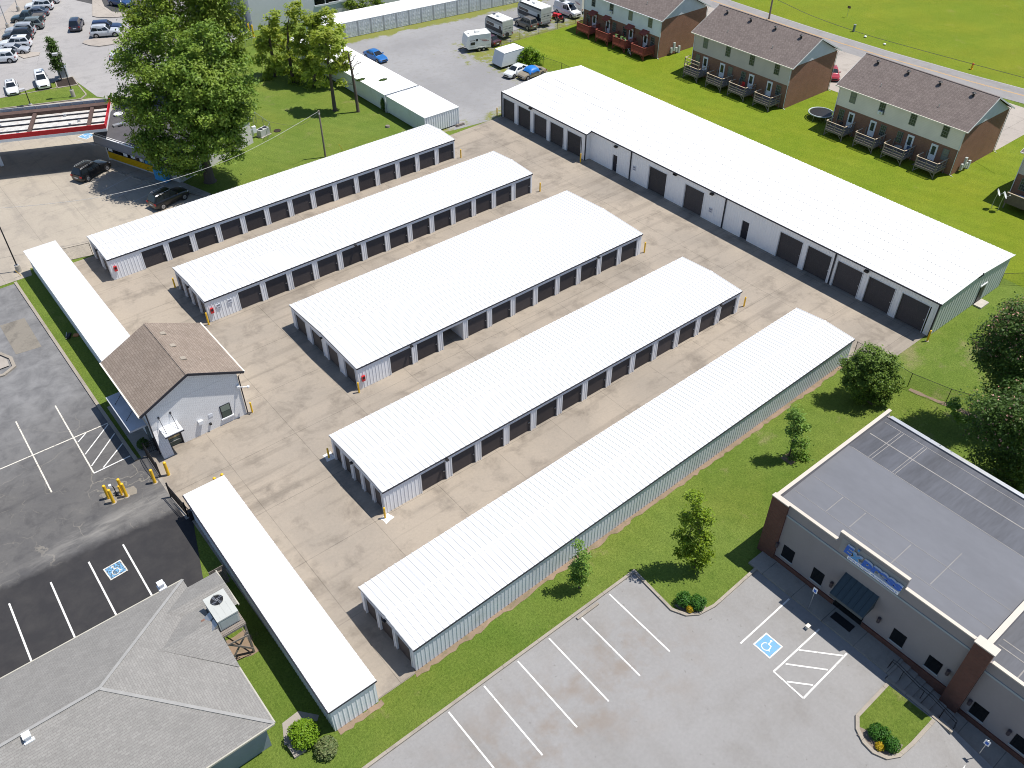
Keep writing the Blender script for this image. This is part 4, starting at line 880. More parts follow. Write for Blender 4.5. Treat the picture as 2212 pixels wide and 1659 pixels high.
def deck(y0,y1,label,red=False,tall=False,xf=105.15,grp='timber decks behind the apartments',xb=107.66):
    t=thing('timber_deck',label,'deck',((xf+xb)/2,(y0+y1)/2,0),0,grp); fz=.95; rz=2.02
    m=M_woodred if red else M_wood; ml=M_woodred if red else M_woodlt
    mb=MB(); n=18
    for i in range(n):
        a=xf+(xb-xf)*i/n; mb.box(a+.008,y0,fz-.04,a+(xb-xf)/n-.008,y1,fz,m)
    mb.box(xf-.04,y0,fz-.26,xf,y1,fz-.001,m); mb.box(xf,y0-.04,fz-.26,xb,y0,fz-.001,m); mb.box(xf,y1,fz-.26,xb,y1+.04,fz-.001,m); mb.build('platform',t)
    tz=3.1 if tall else rz
    for x,y in ((xf+.02,y0+.06),(xf+.02,y1-.06),(xb-.1,y0+.06),(xb-.1,y1-.06)):
        mb=MB(); mb.box(x-.055,y-.055,-.05,x+.055,y+.055,tz if x<106 else rz,m); mb.build('post',t)
    def rail(a,b):
        mb=MB()
        if red:
            mb.bar((a[0],a[1],rz),(b[0],b[1],rz),.13,.05,ml); mb.bar((a[0],a[1],fz+.12),(b[0],b[1],fz+.12),.05,.09,m)
            L=math.hypot(b[0]-a[0],b[1]-a[1]); k=int(L/.14)
            for i in range(k):
                f=(i+.5)/k; x=a[0]+(b[0]-a[0])*f; y=a[1]+(b[1]-a[1])*f; mb.box(x-.025,y-.025,fz+.17,x+.025,y+.025,rz-.03,m)
        else:
            mb.bar((a[0],a[1],rz+.03),(b[0],b[1],rz+.03),.14,.04,ml)
            for z in (fz+.25,fz+.6): mb.bar((a[0],a[1],z),(b[0],b[1],z),.04,.12,m)
            f=.5; x=(a[0]+b[0])/2; y=(a[1]+b[1])/2; mb.box(x-.04,y-.04,fz,x+.04,y+.04,rz,m)
        mb.build('railing',t)
    rail((xf-.03,y0),(xf-.03,y1)); rail((xf+.05,y0-.03),(xb-.05,y0-.03)); rail((xf+.05,y1+.03),(xb-.9,y1+.03))
    mb=MB(); mb.bar((xf+.02,y0+.1,.15),(xf+.02,y0+.75,.75),.05,.09,m); mb.bar((xf+.02,y1-.1,.15),(xf+.02,y1-.75,.75),.05,.09,m); mb.each('brace',t)
    if tall:
        mb=MB(); mb.bar((xf,y0,tz),(xf,y1,tz),.12,.06,ml); mb.bar((xf,y0,2.6),(xf,y1,2.6),.05,.1,ml); mb.bar((xf,y1,tz),(xf+1.2,y1,tz),.12,.06,ml); mb.build('upper_railing',t)
    mb=MB()
    for i in range(4): mb.box(xb-1.0+.02,y1+.05+.24*i,fz-.24*(i+1)-.05,xb-.1,y1+.05+.24*(i+1),fz-.24*(i+1),m)
    mb.build('steps',t)
    return t
pl=['at the trampoline end of the cream apartments','second from the trampoline on the cream apartments','third from the trampoline on the cream apartments','at the meter boxes end of the cream apartments']
for (a,b),s in zip(((57.7,60.55),(53.0,55.95),(48.65,51.65),(44.0,46.9)),pl): deck(a,b,'grey weathered timber deck '+s)
pl=['with a raised second rail, farthest left on the taupe apartments','second from the left on the taupe apartments','third from the left on the taupe apartments','at the trampoline side corner of the taupe apartments']
for i,((a,b),s) in enumerate(zip(((83.8,86.7),(79.1,82.1),(74.7,77.8),(70.1,73.0)),pl)): deck(a,b,'timber deck '+s,tall=(i==0))
pl=['nearest the white van','second from the white van','with potted plants on its rail','nearest the leaning bicycle, at the corner of the blue white apartments']
for (a,b),s in zip(((108.2,111.3),(103.6,106.6),(99.6,102.5),(95.3,98.2)),pl): deck(a,b,'red stained timber deck '+s,True,grp='red decks behind the apartments')
def grill(lb,x,y,z):
    t=thing('barbecue_grill',lb,'grill',(x,y,z),0); mb=MB(); mb.ball((x,y,z+.75),.28,M_black,12,6,.75); mb.build('kettle',t,50)
    for k in range(3): a=k*2.1; mb=MB(); mb.tube([(x+.1*math.cos(a),y+.1*math.sin(a),z+.65),(x+.28*math.cos(a),y+.28*math.sin(a),z)],.015,M_black,5); mb.build('leg',t)
grill('black kettle grill on the deck at the trampoline end of the cream apartments',106.6,59.2,.95)
grill('black kettle grill on the deck nearest the bicycle',106.7,96.2,.95)
t=thing('patio_table','round grey patio table on the third deck from the trampoline','table',(106.4,50.3,.95),0)
mb=MB(); mb.cyl(106.4,50.3,1.66,1.69,.5,.5,M_metal,18); mb.build('table_top',t); mb=MB(); mb.cyl(106.4,50.3,.95,1.66,.05,.05,M_metal,8); mb.cyl(106.4,50.3,.95,.98,.3,.3,M_metal,12); mb.build('stand',t)
def chair(lb,x,y,z,m,ry=0):
    t=thing('patio_chair',lb,'chair',(x,y,z),ry); mb=MB(); mb.box(-.25,-.25,.42,.25,.25,.46,m); mb.build('seat',t,local=True); mb=MB(); mb.box(.22,-.25,.46,.27,.25,.95,m); mb.build('backrest',t,local=True)
    for a in (-.22,.22):
        for b in (-.22,.22): mb=MB(); mb.box(a-.02,b-.02,0,a+.02,b+.02,.42,m); mb.build('leg',t,local=True)
chair('dark red patio chair on the third deck from the left of the taupe apartments',106.9,76.6,.95,M_red)
chair('dark blue patio chair beside the round patio table',106.9,49.2,.95,M('chair_blue',(.03,.06,.14),.5))
# solid sided deck at the right edge
t=thing('timber_deck','solid sided brown deck with a pale rail at the right edge of the photo','deck',(106,33.2,0),0,'timber decks behind the apartments')
mb=MB(); mb.box(105.1,30.6,.95,107.7,34.8,1.0,M_wood); mb.box(105.05,30.6,.7,105.13,34.85,2.0,M('brown_board',(.12,.095,.075),.8,.2,3)); mb.build('platform',t)
mb=MB(); mb.bar((105.09,30.6,2.03),(105.09,34.85,2.03),.16,.06,M_woodlt); mb.build('railing',t)
for y in (30.8,34.7):
    mb=MB(); mb.box(105.1,y-.06,0,105.22,y+.06,2,M_wood); mb.build('post',t)
for i,(y,lb) in enumerate(((33.6,'folded blue camp chair on the solid sided deck'),(32.9,'blue cooler beside the folded camp chair on the solid sided deck'))):
    mb=MB(); mb.box(105.9,y-.25,1.0,106.5,y+.25,1.45,M('blue_plastic',(.06,.12,.33),.4)); mb.box(105.88,y-.27,1.45,106.52,y+.27,1.53,M('pale_blue',(.35,.45,.6),.4)); tag(mb.build('cooler'),lb,'cooler')
M_dish=M('dish_grey',(.62,.64,.65),.4,.05,2)
for (x,y),lb in zip(((103.9,35.5),(103.9,34.7)),('grey satellite dish on a crooked pole, farther from the solid deck','grey satellite dish on a pole, right before the solid sided deck')):
    t=thing('satellite_dish',lb,'satellite dish',(x,y,0),0,'satellite dishes on the lawn')
    mb=MB(); mb.tube([(x,y,0),(x+.1,y+.05,.9),(x+.15,y,1.9)],.04,M_metal,8); mb.build('pole',t)
    c=Vector((x+.1,y-.05,2.1)); nrm=Vector((.25,-.75,.5)).normalized(); u=nrm.cross(Vector((0,0,1))).normalized(); v=u.cross(nrm); mb=MB(); vs_=[c-nrm*.08]; fs=[]
    for r_,o_ in ((.22,-.05),(.42,.06)):
        for i in range(16): a=2*math.pi*i/16; vs_.append(c+(u*math.cos(a)+v*math.sin(a)*1.15)*r_+nrm*o_)
    for i in range(16): j=(i+1)%16; fs+=[(0,1+j,1+i),(1+i,1+j,17+j,17+i)]
    mb.add(vs_,fs,M_dish); mb.build('reflector',t,40); mb=MB(); mb.tube([c-v*.35,c+nrm*.5-v*.2],.02,M_metal,6); mb.ball(c+nrm*.5-v*.2,.07,M_dish); mb.build('feed_arm',t)
# meter boxes on the gable ends
for y,x,lb in ((42.9,109.2,'grey meter boxes on the brick gable of the cream apartments'),(94.35,110.3,'grey meter boxes on the brick gable of the blue white apartments')):
    t=thing('meter_boxes',lb,'meter box',(x,y,0),0,'utility meters on the gables')
    for i,(dx,h,z) in enumerate(((0,.8,.4),(.6,1.3,.6),(1.2,.7,.3),(1.9,1.1,0))):
        mb=MB(); mb.box(x+dx,y-.28,z,x+dx+.38,y-.02,z+h,M('meter_grey',(.42,.46,.45),.5)); mb.build('meter_box',t)
# trampoline
t=thing('trampoline','round black trampoline on the lawn beside the cream apartments','trampoline',(109.2,64.1,0),0)
mb=MB(); mb.cyl(109.2,64.1,.84,.86,1.55,1.55,M_black,32); mb.build('mat',t); mb=MB(); mb.tube([(109.2+1.72*math.cos(2*math.pi*i/32),64.1+1.72*math.sin(2*math.pi*i/32),.86) for i in range(33)],.09,M('trampoline_pad',(.42,.47,.48),.6),8); mb.build('rim',t)
for i in range(6):
    a=i*math.pi/3; mb=MB(); mb.tube([(109.2+1.68*math.cos(a),64.1+1.68*math.sin(a),0),(109.2+1.68*math.cos(a),64.1+1.68*math.sin(a),.84)],.03,M_metal,6); mb.build('leg',t)
# ------------------------------------------------------------------ employment office
M_stucco=M('taupe_stucco',(.262,.236,.232),.85,.05,.8); M_stucco2=M('sign_panel',(.27,.265,.26),.8,.04,.8); M_band=M('pale_band',(.31,.34,.35),.8,.04,1)
M_coping=M('cream_coping',(.50,.445,.38),.5,.05,1); M_roofA=M('membrane_sky_tone',(.128,.133,.150),.7,.10,.25,stretch=(1,.4,1),dirt=(.098,.102,.115,.6)); M_roofB=M('membrane_shade_tone',(.068,.072,.086),.6,.34,.5,stretch=(.16,1,1)); M_seam=M('membrane_seam',(.225,.212,.20),.7,.25,1.5)  # two membrane greys: slope shading and sky reflection painted into the colour
M_awn=M('dark_green_awning',(.035,.055,.065),.45,.1,1); M_bglass=glass('black_glass',(.004,.005,.006),.05)
M_brickx=brickmat('dark_red_brick',(.19,.075,.052),(.14,.055,.040),(.12,.085,.07),.22,.075,.012,.85)
t=thing('office_building','taupe stucco employment office with brick piers, black windows and a grey membrane roof','office building',(41,12,0),0)
xb=55.4; yn,ysx=20.3,4.45
mb=MB()
mb.box(41.0,ysx-.6,-1.4,41.2,yn,6.0,M_stucco); mb.box(41.0,9.9,6.0,41.2,15.05,6.9,M_stucco)
mb.box(41.2,yn-.18,-.2,xb,yn,5.9,M_stucco); mb.box(xb-.3,ysx,-.2,xb,yn-.18,5.5,M_stucco); mb.box(41.2,ysx-.15,-.5,xb,ysx+.15,5.9,M_stucco)
mb.box(41.0,-40,-1.4,41.2,ysx-.6,5.15,M_stucco); mb.box(41.2,-40,-1.4,55.0,ysx-.15,4.6,M_stucco)
mb.build('wall',t)
mb=MB()
mb.box(40.85,19.0,-.2,41.2,yn+.1,6.0,M_brickx); mb.box(40.6,3.8,-1.4,41.18,5.0,6.35,M_brickx); mb.box(41.2,yn+.002,-.2,42.2,yn+.1,5.9,M_brickx); mb.each('brick_pier',t)
mb=MB(); mb.box(40.9,13.75,-.2,40.99,19.0,.55,M_brickx); mb.box(40.9,5.0,-1.0,40.99,11.4,.58,M_brickx); mb.box(40.9,-40,-1.4,40.99,3.8,-.35,M_brickx); mb.each('brick_base',t)
mb=MB(); mb.box(40.95,5.0,4.92,40.995,19.0,5.08,M_band); mb.box(40.95,-40,4.1,40.995,3.8,4.26,M_band); mb.each('wall_band',t)
mb=MB()
def cope(x0,y0,x1,y1,z): mb.box(x0,y0,z,x1,y1,z+.09,M_coping)
cope(40.96,15.05,41.22,19.0,6.0); cope(40.96,9.9,41.22,15.05,6.9); cope(40.96,5.05,41.22,9.9,6.0); cope(40.8,19.0,41.22,yn+.14,6.002); cope(40.5,3.7,41.22,5.05,6.35); cope(41.22,yn-.2,xb+.1,yn+.08,5.9); cope(41.22,ysx-.18,xb+.1,ysx+.18,5.9); cope(40.96,-40,41.22,3.7,5.15); cope(xb-.35,ysx+.25,xb+.1,yn-.38,5.5) if 0 else None
mb.box(xb-.3,ysx+.25,5.5,xb+.06,yn-.38,5.56,M_metal)
mb.each('coping',t)
xr=float(P(*kX(740,920),5.75)[0])
mb=MB(); mb.add([(41.2,ysx+.15,5.42),(xr,ysx+.15,5.62),(xr,yn-.18,5.62),(41.2,yn-.18,5.42)],[(0,1,2,3)],M_roofA); mb.add([(xr,ysx+.15,5.62),(xb-.3,ysx+.15,5.44),(xb-.3,yn-.18,5.44),(xr,yn-.18,5.62)],[(0,1,2,3)],M_roofB); ro=mb.build('roof',t)
mb=MB(); mb.sheet([(41.2,-40),(55,-40),(55,ysx-.15),(41.2,ysx-.15)],4.63,M_roofB); mb.build('roof',t)
def rz_at(x): return 5.42+.20*(x-41.2)/(xr-41.2) if x<xr else 5.62-.18*(x-xr)/(xb-.3-xr)
mb=MB()
def seam(y0,x0,y1,x1,wd):
    n=1 if y0==y1 and (x0<xr)==(x1<xr) or x0==x1 else 6
    for i in range(n):
        a=(x0+(x1-x0)*i/n,y0+(y1-y0)*i/n); b=(x0+(x1-x0)*(i+1)/n,y0+(y1-y0)*(i+1)/n)
        mb.bar((a[0],a[1],rz_at(a[0])+.006),(b[0],b[1],rz_at(b[0])+.006),wd,.008,M_seam)
for x,wd in ((xr+2.5,.1),(xr+.02,.05),(xr+4.6,.05),(43.0,.03),(45.2,.035)): seam(yn-.4,x,ysx+.2,x,wd)
for y,x0,x1 in ((18.2,xr+.1,xr+4.5),(18.45,xr+.1,xr+4.5),(16.2,xr+.1,xr+4.5),(16.42,xr+.1,xr+4.5),(17.3,43.1,45.1),(15.4,43.1,45.1),(9.2,43.1,47),(11.8,42,45)): seam(y,x0,y,x1,.05)
mb.each('membrane_seam',ro)
mb=MB()
for a,b,z0,z1 in ((2.2,3.1,4.636,4.642),): mb.box(41.6,a,z0,50,a+.08,z1,M_seam); mb.box(43,-6,z0,43.08,ysx-.3,z1,M_seam); mb.box(43.6,-6,z0,43.68,ysx-.3,z1,M_seam)
mb.each('membrane_seam',ro)
for y0,y1,z0,z1 in ((17.54,18.5,.97,2.2),(14.98,15.9,.97,2.2),(8.47,9.43,.97,2.2),(5.87,6.82,.99,2.2),(2.32,3.3,-.03,1.2),(-.4,.55,-.03,1.2),(-3,-2,-.03,1.2)):
    mb=MB(); mb.box(40.965,y0,z0,40.998,y1,z1,M_bglass); o=mb.build('window',t)
    mb=MB(); mb.box(40.93,y0-.05,z0-.09,40.998,y1+.05,z0-.002,M_band); mb.build('sill',o)
mb=MB(); mb.box(40.95,11.45,-.1,40.998,13.7,2.45,M_bglass); mb.build('entry_door',t)
mb=MB(); a0,a1=11.13,13.7
mb.add([(41.0,a0,3.85),(41.0,a1,3.85),(39.55,a1,2.75),(39.55,a0,2.75),(39.55,a1,2.5),(39.55,a0,2.5),(41.0,a1,2.5),(41.0,a0,2.5)],[(0,3,2,1),(3,5,4,2),(1,2,4,6),(0,7,5,3)],M_awn)
for i in range(7):
    y=a0+(a1-a0)*i/6; mb.bar((40.98,y,3.88),(39.54,y,2.79),.05,.05,M_awn)
mb.build('door_awning',t)
for y,z in ((18.97,1.84),(14.28,1.95),(10.48,2.0),(5.41,2.0),(3.5,.94),(.9,.94)):
    mb=MB(); mb.cyl(40.86,y,z-.22,z+.22,.12,.12,M('lamp_bronze',(.07,.055,.06),.4),12); mb.build('wall_lamp',t)
# sign letters
M_blueL=M('sign_blue',(.004,.10,.46),.35,.04,2); M_cyanL=M('sign_light_blue',(.07,.27,.55),.35,.04,2); M_letw=M('letter_white',(.85,.85,.85),.4,.02,2)
t=thing('shop_sign','blue raised letters reading Express Employment Professionals on the taupe facade','sign',(40.95,12.1,5.9),0)
mb=MB(); mb.box(40.985,9.95,5.3,40.998,14.75,6.6,M_stucco2); mb.build('backing_panel',t)
tm=Matrix(((0,0,-1,0),(-1,0,0,0),(0,1,0,0),(0,0,0,1)))
def letters(s,y,z,x,size,ext,m1,m2,name,shear=0.0,sx=1.0,bevel=0):
    c=bpy.data.curves.new('text','FONT'); c.body=s; c.size=size; c.extrude=ext; c.shear=shear; c.offset=bevel
    o=bpy.data.objects.new('text',c); COL.objects.link(o); bpy.context.view_layer.update()
    me=bpy.data.meshes.new_from_object(o.evaluated_get(bpy.context.evaluated_depsgraph_get())); bpy.data.objects.remove(o)
    me.transform(Matrix.Scale(sx,4,(1,0,0)))
    me.transform(Matrix.Translation((x-40.95,y-12.1,z-5.9))@tm)
    me.materials.clear(); me.materials.append(m1); me.materials.append(m2)
    for p in me.polygons: p.material_index=1 if abs(p.normal.x)<.5 else 0
    o=bpy.data.objects.new(name,me); COL.objects.link(o); o.parent=t; wdt=max(v.co.y for v in me.vertices)-min(v.co.y for v in me.vertices); return o,wdt
_,w1=letters('E',14.35,5.74,40.86,1.0,.075,M_blueL,M_letw,'letter',.12,1.05,.055)
_,w2=letters('x',14.35-w1+.05,5.62,40.86,1.15,.075,M_cyanL,M_letw,'letter',.15,1.05,.05)
yy=14.35-w1-w2+.13
lw=[]
o,w3=letters('press',yy,5.76,40.86,1.0,.075,M_blueL,M_letw,'lettering',.12,1.0,.055)
k=(yy-9.98)/w3; bpy.data.objects.remove(o); letters('press',yy,5.76,40.86,1.0,.075,M_blueL,M_letw,'lettering',.12,k,.055)
mb=MB(); mb.ball((40.88,14.35-w1-.28,6.56),.09,M_cyanL); mb.build('head_dot',t)
mb=MB(); mb.box(40.76,10.1,5.36,40.984,13.95,5.64,M_letw); mb.build('letter_strip',t)
o,w4=letters('EMPLOYMENT PROFESSIONALS',13.88,5.42,40.752,.21,.004,M_blueL,M_blueL,'lettering'); k=3.65/w4; bpy.data.objects.remove(o); letters('EMPLOYMENT PROFESSIONALS',13.88,5.42,40.752,.21,.004,M_blueL,M_blueL,'lettering',0,k)
# hand rails on the steps
t=thing('handrail','black steel handrails running down the steps','handrail',(39.7,6,0),0)
for x in (39.55,39.75):
    mb=MB(); mb.tube([(x,8.35,.15),(x,8.3,1.0),(x,7.9,1.0),(x,6.2,.62),(x,5.3,.6),(x,3.4,.05),(x,3.3,-.7)],.025,M_black,6); mb.build('rail',t)
for y,z in ((7.4,0.0),(5.8,-.3),(4.3,-.5)):
    mb=MB(); mb.box(39.53,y-.02,z-.3,39.57,y+.02,z+.95,M_black); mb.build('post',t)
# ------------------------------------------------------------------ warehouse, containers
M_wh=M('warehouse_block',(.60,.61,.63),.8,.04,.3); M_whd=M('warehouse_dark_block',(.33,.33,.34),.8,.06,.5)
ux=Vector((.988,-.155,0)); uy=Vector((.155,.988,0)); c0=Vector((62.9,147.4,0))
def wp(a,b,z): q=c0+ux*a+uy*b; return (q.x,q.y,z)
def wbox(mb,a0,b0,z0,a1,b1,z1,m): mb.add([wp(a,b,z) for z in (z0,z1) for a,b in ((a0,b0),(a1,b0),(a1,b1),(a0,b1))],[(0,3,2,1),(4,5,6,7),(0,1,5,4),(1,2,6,5),(2,3,7,6),(3,0,4,7)],m)
t=thing('warehouse','pale grey block warehouse with black windows behind the container row','warehouse',tuple(c0),0)
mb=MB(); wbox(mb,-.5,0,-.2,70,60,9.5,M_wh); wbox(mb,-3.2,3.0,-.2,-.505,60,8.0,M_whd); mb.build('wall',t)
mb=MB(); wbox(mb,-.56,-.05,6.3,2.4,3,7.0,M_red) ; wbox(mb,-.58,-.06,7.0,2.5,3,7.2,M_trimw); mb.build('red_band',t)
for px in ((720,45),(840,18)):
    q=P(*kB(*px),0); 
    # where the sight line meets the wall face
    d=Vector((float(q[0]-CAM[0]),float(q[1]-CAM[1]),float(q[2]-CAM[2]))); o_=Vector(tuple(CAM)); n_=-uy; tt=(c0-o_).dot(n_)/d.dot(n_); h=o_+d*tt; a=(h-c0).dot(ux); z=h.z
    mb=MB(); wbox(mb,a,-.03,z,a+3.9,-.001,z+2.6,M_bglass); o=mb.build('window',t); mb=MB(); wbox(mb,a+1.9,-.05,z,a+2.0,-.031,z+2.6,M_trimw); mb.build('mullion',o); mb=MB(); wbox(mb,a-.1,-.12,z-.3,a+4.0,-.001,z-.005,M_trimw); mb.build('sill',o)
mb=MB(); wbox(mb,24,-.1,6.0,25.2,-.001,7.4,M_trimd); mb.build('wall_vent',t)
# the row of end-on containers
M_cont=M('container_white',(.66,.69,.70),.5,.05,.7,dirt=(.50,.50,.47,.45)); M_controof=M('container_roof',(.82,.82,.81),.5,.03,.5,dirt=(.66,.65,.62,.4))
ca=Vector((73.0,134.25,0)); cu=Vector((28.2,-3.0,0)).normalized(); cang=math.atan2(cu.y,cu.x)
M_cpost=M('container_post',(.40,.42,.44),.5,.06,1); M_batten=M('panel_batten',(.70,.72,.73),.5,.03,1)
def end_container():
    t=thing('storage_container','white storage container end on in the long row behind the gravel lot','container',(0,0,0),0,'white containers in the long row')
    Wd,Lc,Hc=2.40,5.2,2.6
    mb=MB(); mb.box(0,.06,.1,Wd,Lc,Hc-.06,M_cont); ribs(mb,(0,.3),(0,Lc-.1),.15,Hc-.1,-1,0,M_cont,.28); ribs(mb,(Wd,.3),(Wd,Lc-.1),.15,Hc-.1,1,0,M_cont,.28); mb.build('body',t,local=True)
    mb=MB(); mb.box(-.03,-.02,Hc-.06,Wd+.03,Lc+.03,Hc+.01,M_controof); 
    for i in range(5): mb.box(.02,.4+i*1.0,Hc+.01,Wd-.02,.5+i*1.0,Hc+.025,M_controof)
    mb.box(-.03,0,Hc+.0,.0,Lc,Hc+.05,M_controof); mb.build('roof',t,local=True)
    mb=MB(); mb.box(-.0,-.02,.05,.13,.11,Hc-.06,M_cpost); mb.box(Wd-.13,-.02,.05,Wd,.11,Hc-.06,M_cpost); mb.box(.12,.0,.05,Wd-.12,.11,.2,M_cont); mb.build('corner_post',t,local=True)
    for k,(xa,xb_) in enumerate(((.14,1.19),(1.21,2.26))):
        mb=MB(); mb.box(xa,.025,.22,xb_,.058,Hc-.08,M_cont)
        for r_ in range(3):
            for c_ in range(2):
                a=xa+.06+c_*.5; z=.32+r_*.72; 
                mb.box(a,-.0,z,a+.42,.024,z+.05,M_batten); mb.box(a,-.0,z+.52,a+.42,.024,z+.6,M_batten); mb.box(a,-.0,z+.05,a+.06,.024,z+.52,M_batten); mb.box(a+.36,-.0,z+.05,a+.42,.024,z+.52,M_batten)
        o=mb.build('door',t,local=True)
        mb=MB()
        for f in (.32,.7): x=xa+(xb_-xa)*f; mb.tube([(x,-.05,.2),(x,-.05,Hc-.1)],.02,M_metal,6)
        mb.build('lock_bar',o,local=True)
    return t
proto=end_container(); n=0
ordn=['1st','2nd','3rd','4th','5th','6th','7th','8th','9th','10th','11th','12th','13th','14th','15th','16th','17th','18th','19th']
for i in range(-2,16):
    q=ca+cu*(i*2.45); lb='white storage container with door panels, %s from the pine trees along the row'%ordn[i+2]
    if i==-2: proto.location=q; proto.rotation_euler=(0,0,cang); proto['label']=lb
    else: dup(proto,q,cang,lb)
# two wide container blocks by the lawn
def wide_block(label,x0,x1,y0,y1,h,seed):
    t=thing('storage_container',label,'container',(x0,y0,0),0,'wide container blocks by the lawn')
    mb=MB(); mb.box(x0+.08,y0+.08,.15,x1-.08,y1-.08,h-.08,M_cont)
    ribs(mb,(x0+.08,y0+.25),(x0+.08,y1-.2),.2,h-.12,-1,0,M_cont,.27,.035,.06); ribs(mb,(x0+.25,y0+.08),(x1-.25,y0+.08),.2,h-.12,0,-1,M_cont,.36,.06,.1); ribs(mb,(x1-.08,y0+.2),(x1-.08,y1-.2),.2,h-.12,1,0,M_cont,.27); mb.build('body',t)
    mb=MB()
    for x in (x0+.02,x1-.14):
        for y in (y0+.02,y1-.14): mb.box(x,y,.05,x+.12,y+.12,h-.08,M_cont)
    mb.build('corner_post',t)
    mb=MB(); mb.box(x0,y0,h-.08,x1,y1,h,M_controof)
    k=int((y1-y0)/.6)
    for i in range(k): y=y0+.2+(y1-y0-.4)*i/k; mb.box(x0+.05,y,h,x1-.05,y+.12,h+.02,M_controof)
    if seed==1:
        for i in range(12): mb.box(x0+.1+i*.48,y1-.16,h,x0+.34+i*.48,y1-.04,h+.05,M_metal)
    mb.build('roof',t); return t
wide_block('wide white container block nearest the yard, corrugated end facing the concrete',62.0,67.85,94.8,104.4,2.58,1)
wide_block('long wide white container block running up under the pines',61.85,67.6,104.55,133.4,2.68,2)
mb=MB(); mb.box(67.0,94.3,0,68.4,94.65,.16,M_wood); mb.box(67.1,94.32,.16,68.3,94.6,.3,M_wood); tag(mb.build('timber_sleeper'),'timber sleepers on the ground at the corner of the nearest container block','timber')
# ------------------------------------------------------------------ petrol station
t0=Vector((25.72,112.35,0)); vx=Vector((-.905,.425,0)).normalized(); vy=Vector((.425,.905,0)).normalized()
zt=5.75; o1=P(*kGS(1340,455),zt-.0); o1=P(*kGS(1330,405),zt); far=P(*kGS(1388,80),zt); lft=P(*kGS(0,521),zt)
o1=Vector((float(o1[0]),float(o1[1]),0)); vy=(Vector((float(far[0]),float(far[1]),0))-o1); Wc=vy.length; vy.normalize(); vx=Vector((-vy.y,vy.x,0))
l_=Vector((float(lft[0]),float(lft[1]),0))-o1; 
if l_.normalized().dot(vx)<.99: vx=l_.normalized()
Lc=24.0
def cp(a,b,z): q=o1+vx*a+vy*b; return (q.x,q.y,z)
def cbox(mb,a0,b0,z0,a1,b1,z1,m): mb.add([cp(a,b,z) for z in (z0,z1) for a,b in ((a0,b0),(a0,b1),(a1,b1),(a1,b0))],[(0,3,2,1),(4,5,6,7),(0,1,5,4),(1,2,6,5),(2,3,7,6),(3,0,4,7)],m)
M_redc=M('canopy_red',(.52,.006,.014),.4,.06,.6); M_deckw=M('rusty_white_deck',(.70,.68,.64),.6,.08,1.2,dirt=(.30,.16,.09,.75)); M_rustb=M('rusted_beam',(.085,.052,.042),.8,.3,1.5); M_fasc=M('fascia_back',(.40,.42,.45),.6,.15,1)
t=thing('station_canopy','petrol station canopy with a red fascia and a rusty white roof deck','canopy',tuple(o1),0)
fz=.95
mb=MB(); cbox(mb,0,-.08,zt-fz*.62,Lc,.0,zt,M_redc); cbox(mb,-.08,-.08,zt-fz*.62,0,Wc+.08,zt,M_redc); cbox(mb,0,Wc+.05,zt-fz*.62,Lc,Wc+.08,zt-.03,M_redc); mb.build('fascia',t)
mb=MB(); cbox(mb,0,-.09,zt-fz,Lc,.0,zt-fz*.62,M_trimw); cbox(mb,-.09,-.09,zt-fz,0,Wc+.09,zt-fz*.62,M_trimw); cbox(mb,0,Wc+.05,zt-fz,Lc,Wc+.09,zt-fz*.62,M_trimw); mb.build('white_band',t)
mb=MB(); cbox(mb,.02,.02,zt-fz+.05,Lc-.02,Wc-.02,zt-fz+.12,M_deckw)
for i in range(26):
    b=.5+i*(Wc-1.4)/26; 
    cbox(mb,.3,b,zt-fz+.12,Lc,b+.13,zt-fz+.17,M_deckw)
mb.build('roof_deck',t)
mb=MB()
for f in (.27,.50,.70): cbox(mb,.2,Wc*f,zt-fz+.17,Lc,Wc*f+.22,zt-fz+.3,M_trimd)
cbox(mb,.1,Wc-1.25,zt-fz+.13,Lc,Wc-.25,zt-fz+.62,M_rustb)
for a in (1.9,8.9,15.9): cbox(mb,a,.5,zt-fz+.31,a+.42,Wc-1.3,zt-fz+.55,M_rustb)
mb.build('roof_beam',t)
mb=MB(); cbox(mb,.01,Wc-.05,zt-fz+.1,Lc,Wc+.045,zt,M_fasc)
for i in range(16): cbox(mb,.3+i*1.45,Wc-.16,zt-fz+.12,.36+i*1.45,Wc-.051,zt-.05,M_metal)
mb.build('fascia_back',t)
for a,b in ((4.5,2.6),(10.5,1.5),(3.5,3.4),(5.4,5.6),(13,4.4),(17,2.2)):
    mb=MB(); q=cp(a,b,0); mb.cyl(q[0],q[1],zt-fz+.17,zt-fz+.4,.2,.17,M_metal,10); mb.build('roof_drain',t)
for a in (14.5,22):
    for b in (Wc*.5,):
        q=cp(a,b,0); mb=MB(); mb.box(q[0]-.2,q[1]-.2,0,q[0]+.2,q[1]+.2,zt-fz+.04,M_trimw); mb.build('column',t)
# store
s0=Vector((25.6,115.2,0)); s1=Vector((30.2,103.1,0)); sx=(s1-s0).normalized(); sy=Vector((-sx.y,sx.x,0)); SL=(s1-s0).length
def sp(a,b,z): q=s0+sx*a+sy*b; return (q.x,q.y,z)
def sbox(mb,a0,b0,z0,a1,b1,z1,m): mb.add([sp(a,b,z) for z in (z0,z1) for a,b in ((a0,b0),(a1,b0),(a1,b1),(a0,b1))],[(0,3,2,1),(4,5,6,7),(0,1,5,4),(1,2,6,5),(2,3,7,6),(3,0,4,7)],m)
M_blockw=M('painted_block',(.52,.50,.47),.8,.06,.6); M_grav=M('dark_roof_felt',(.075,.072,.08),.9,.2,.8); M_yelp=M('yellow_panel',(.62,.36,.0),.5,.08,3); M_mans=M('grey_mansard',(.19,.19,.21),.6,.1,.6)
t=thing('station_store','flat roofed station store with a yellow panel under its shop windows','shop',tuple(s0),0)
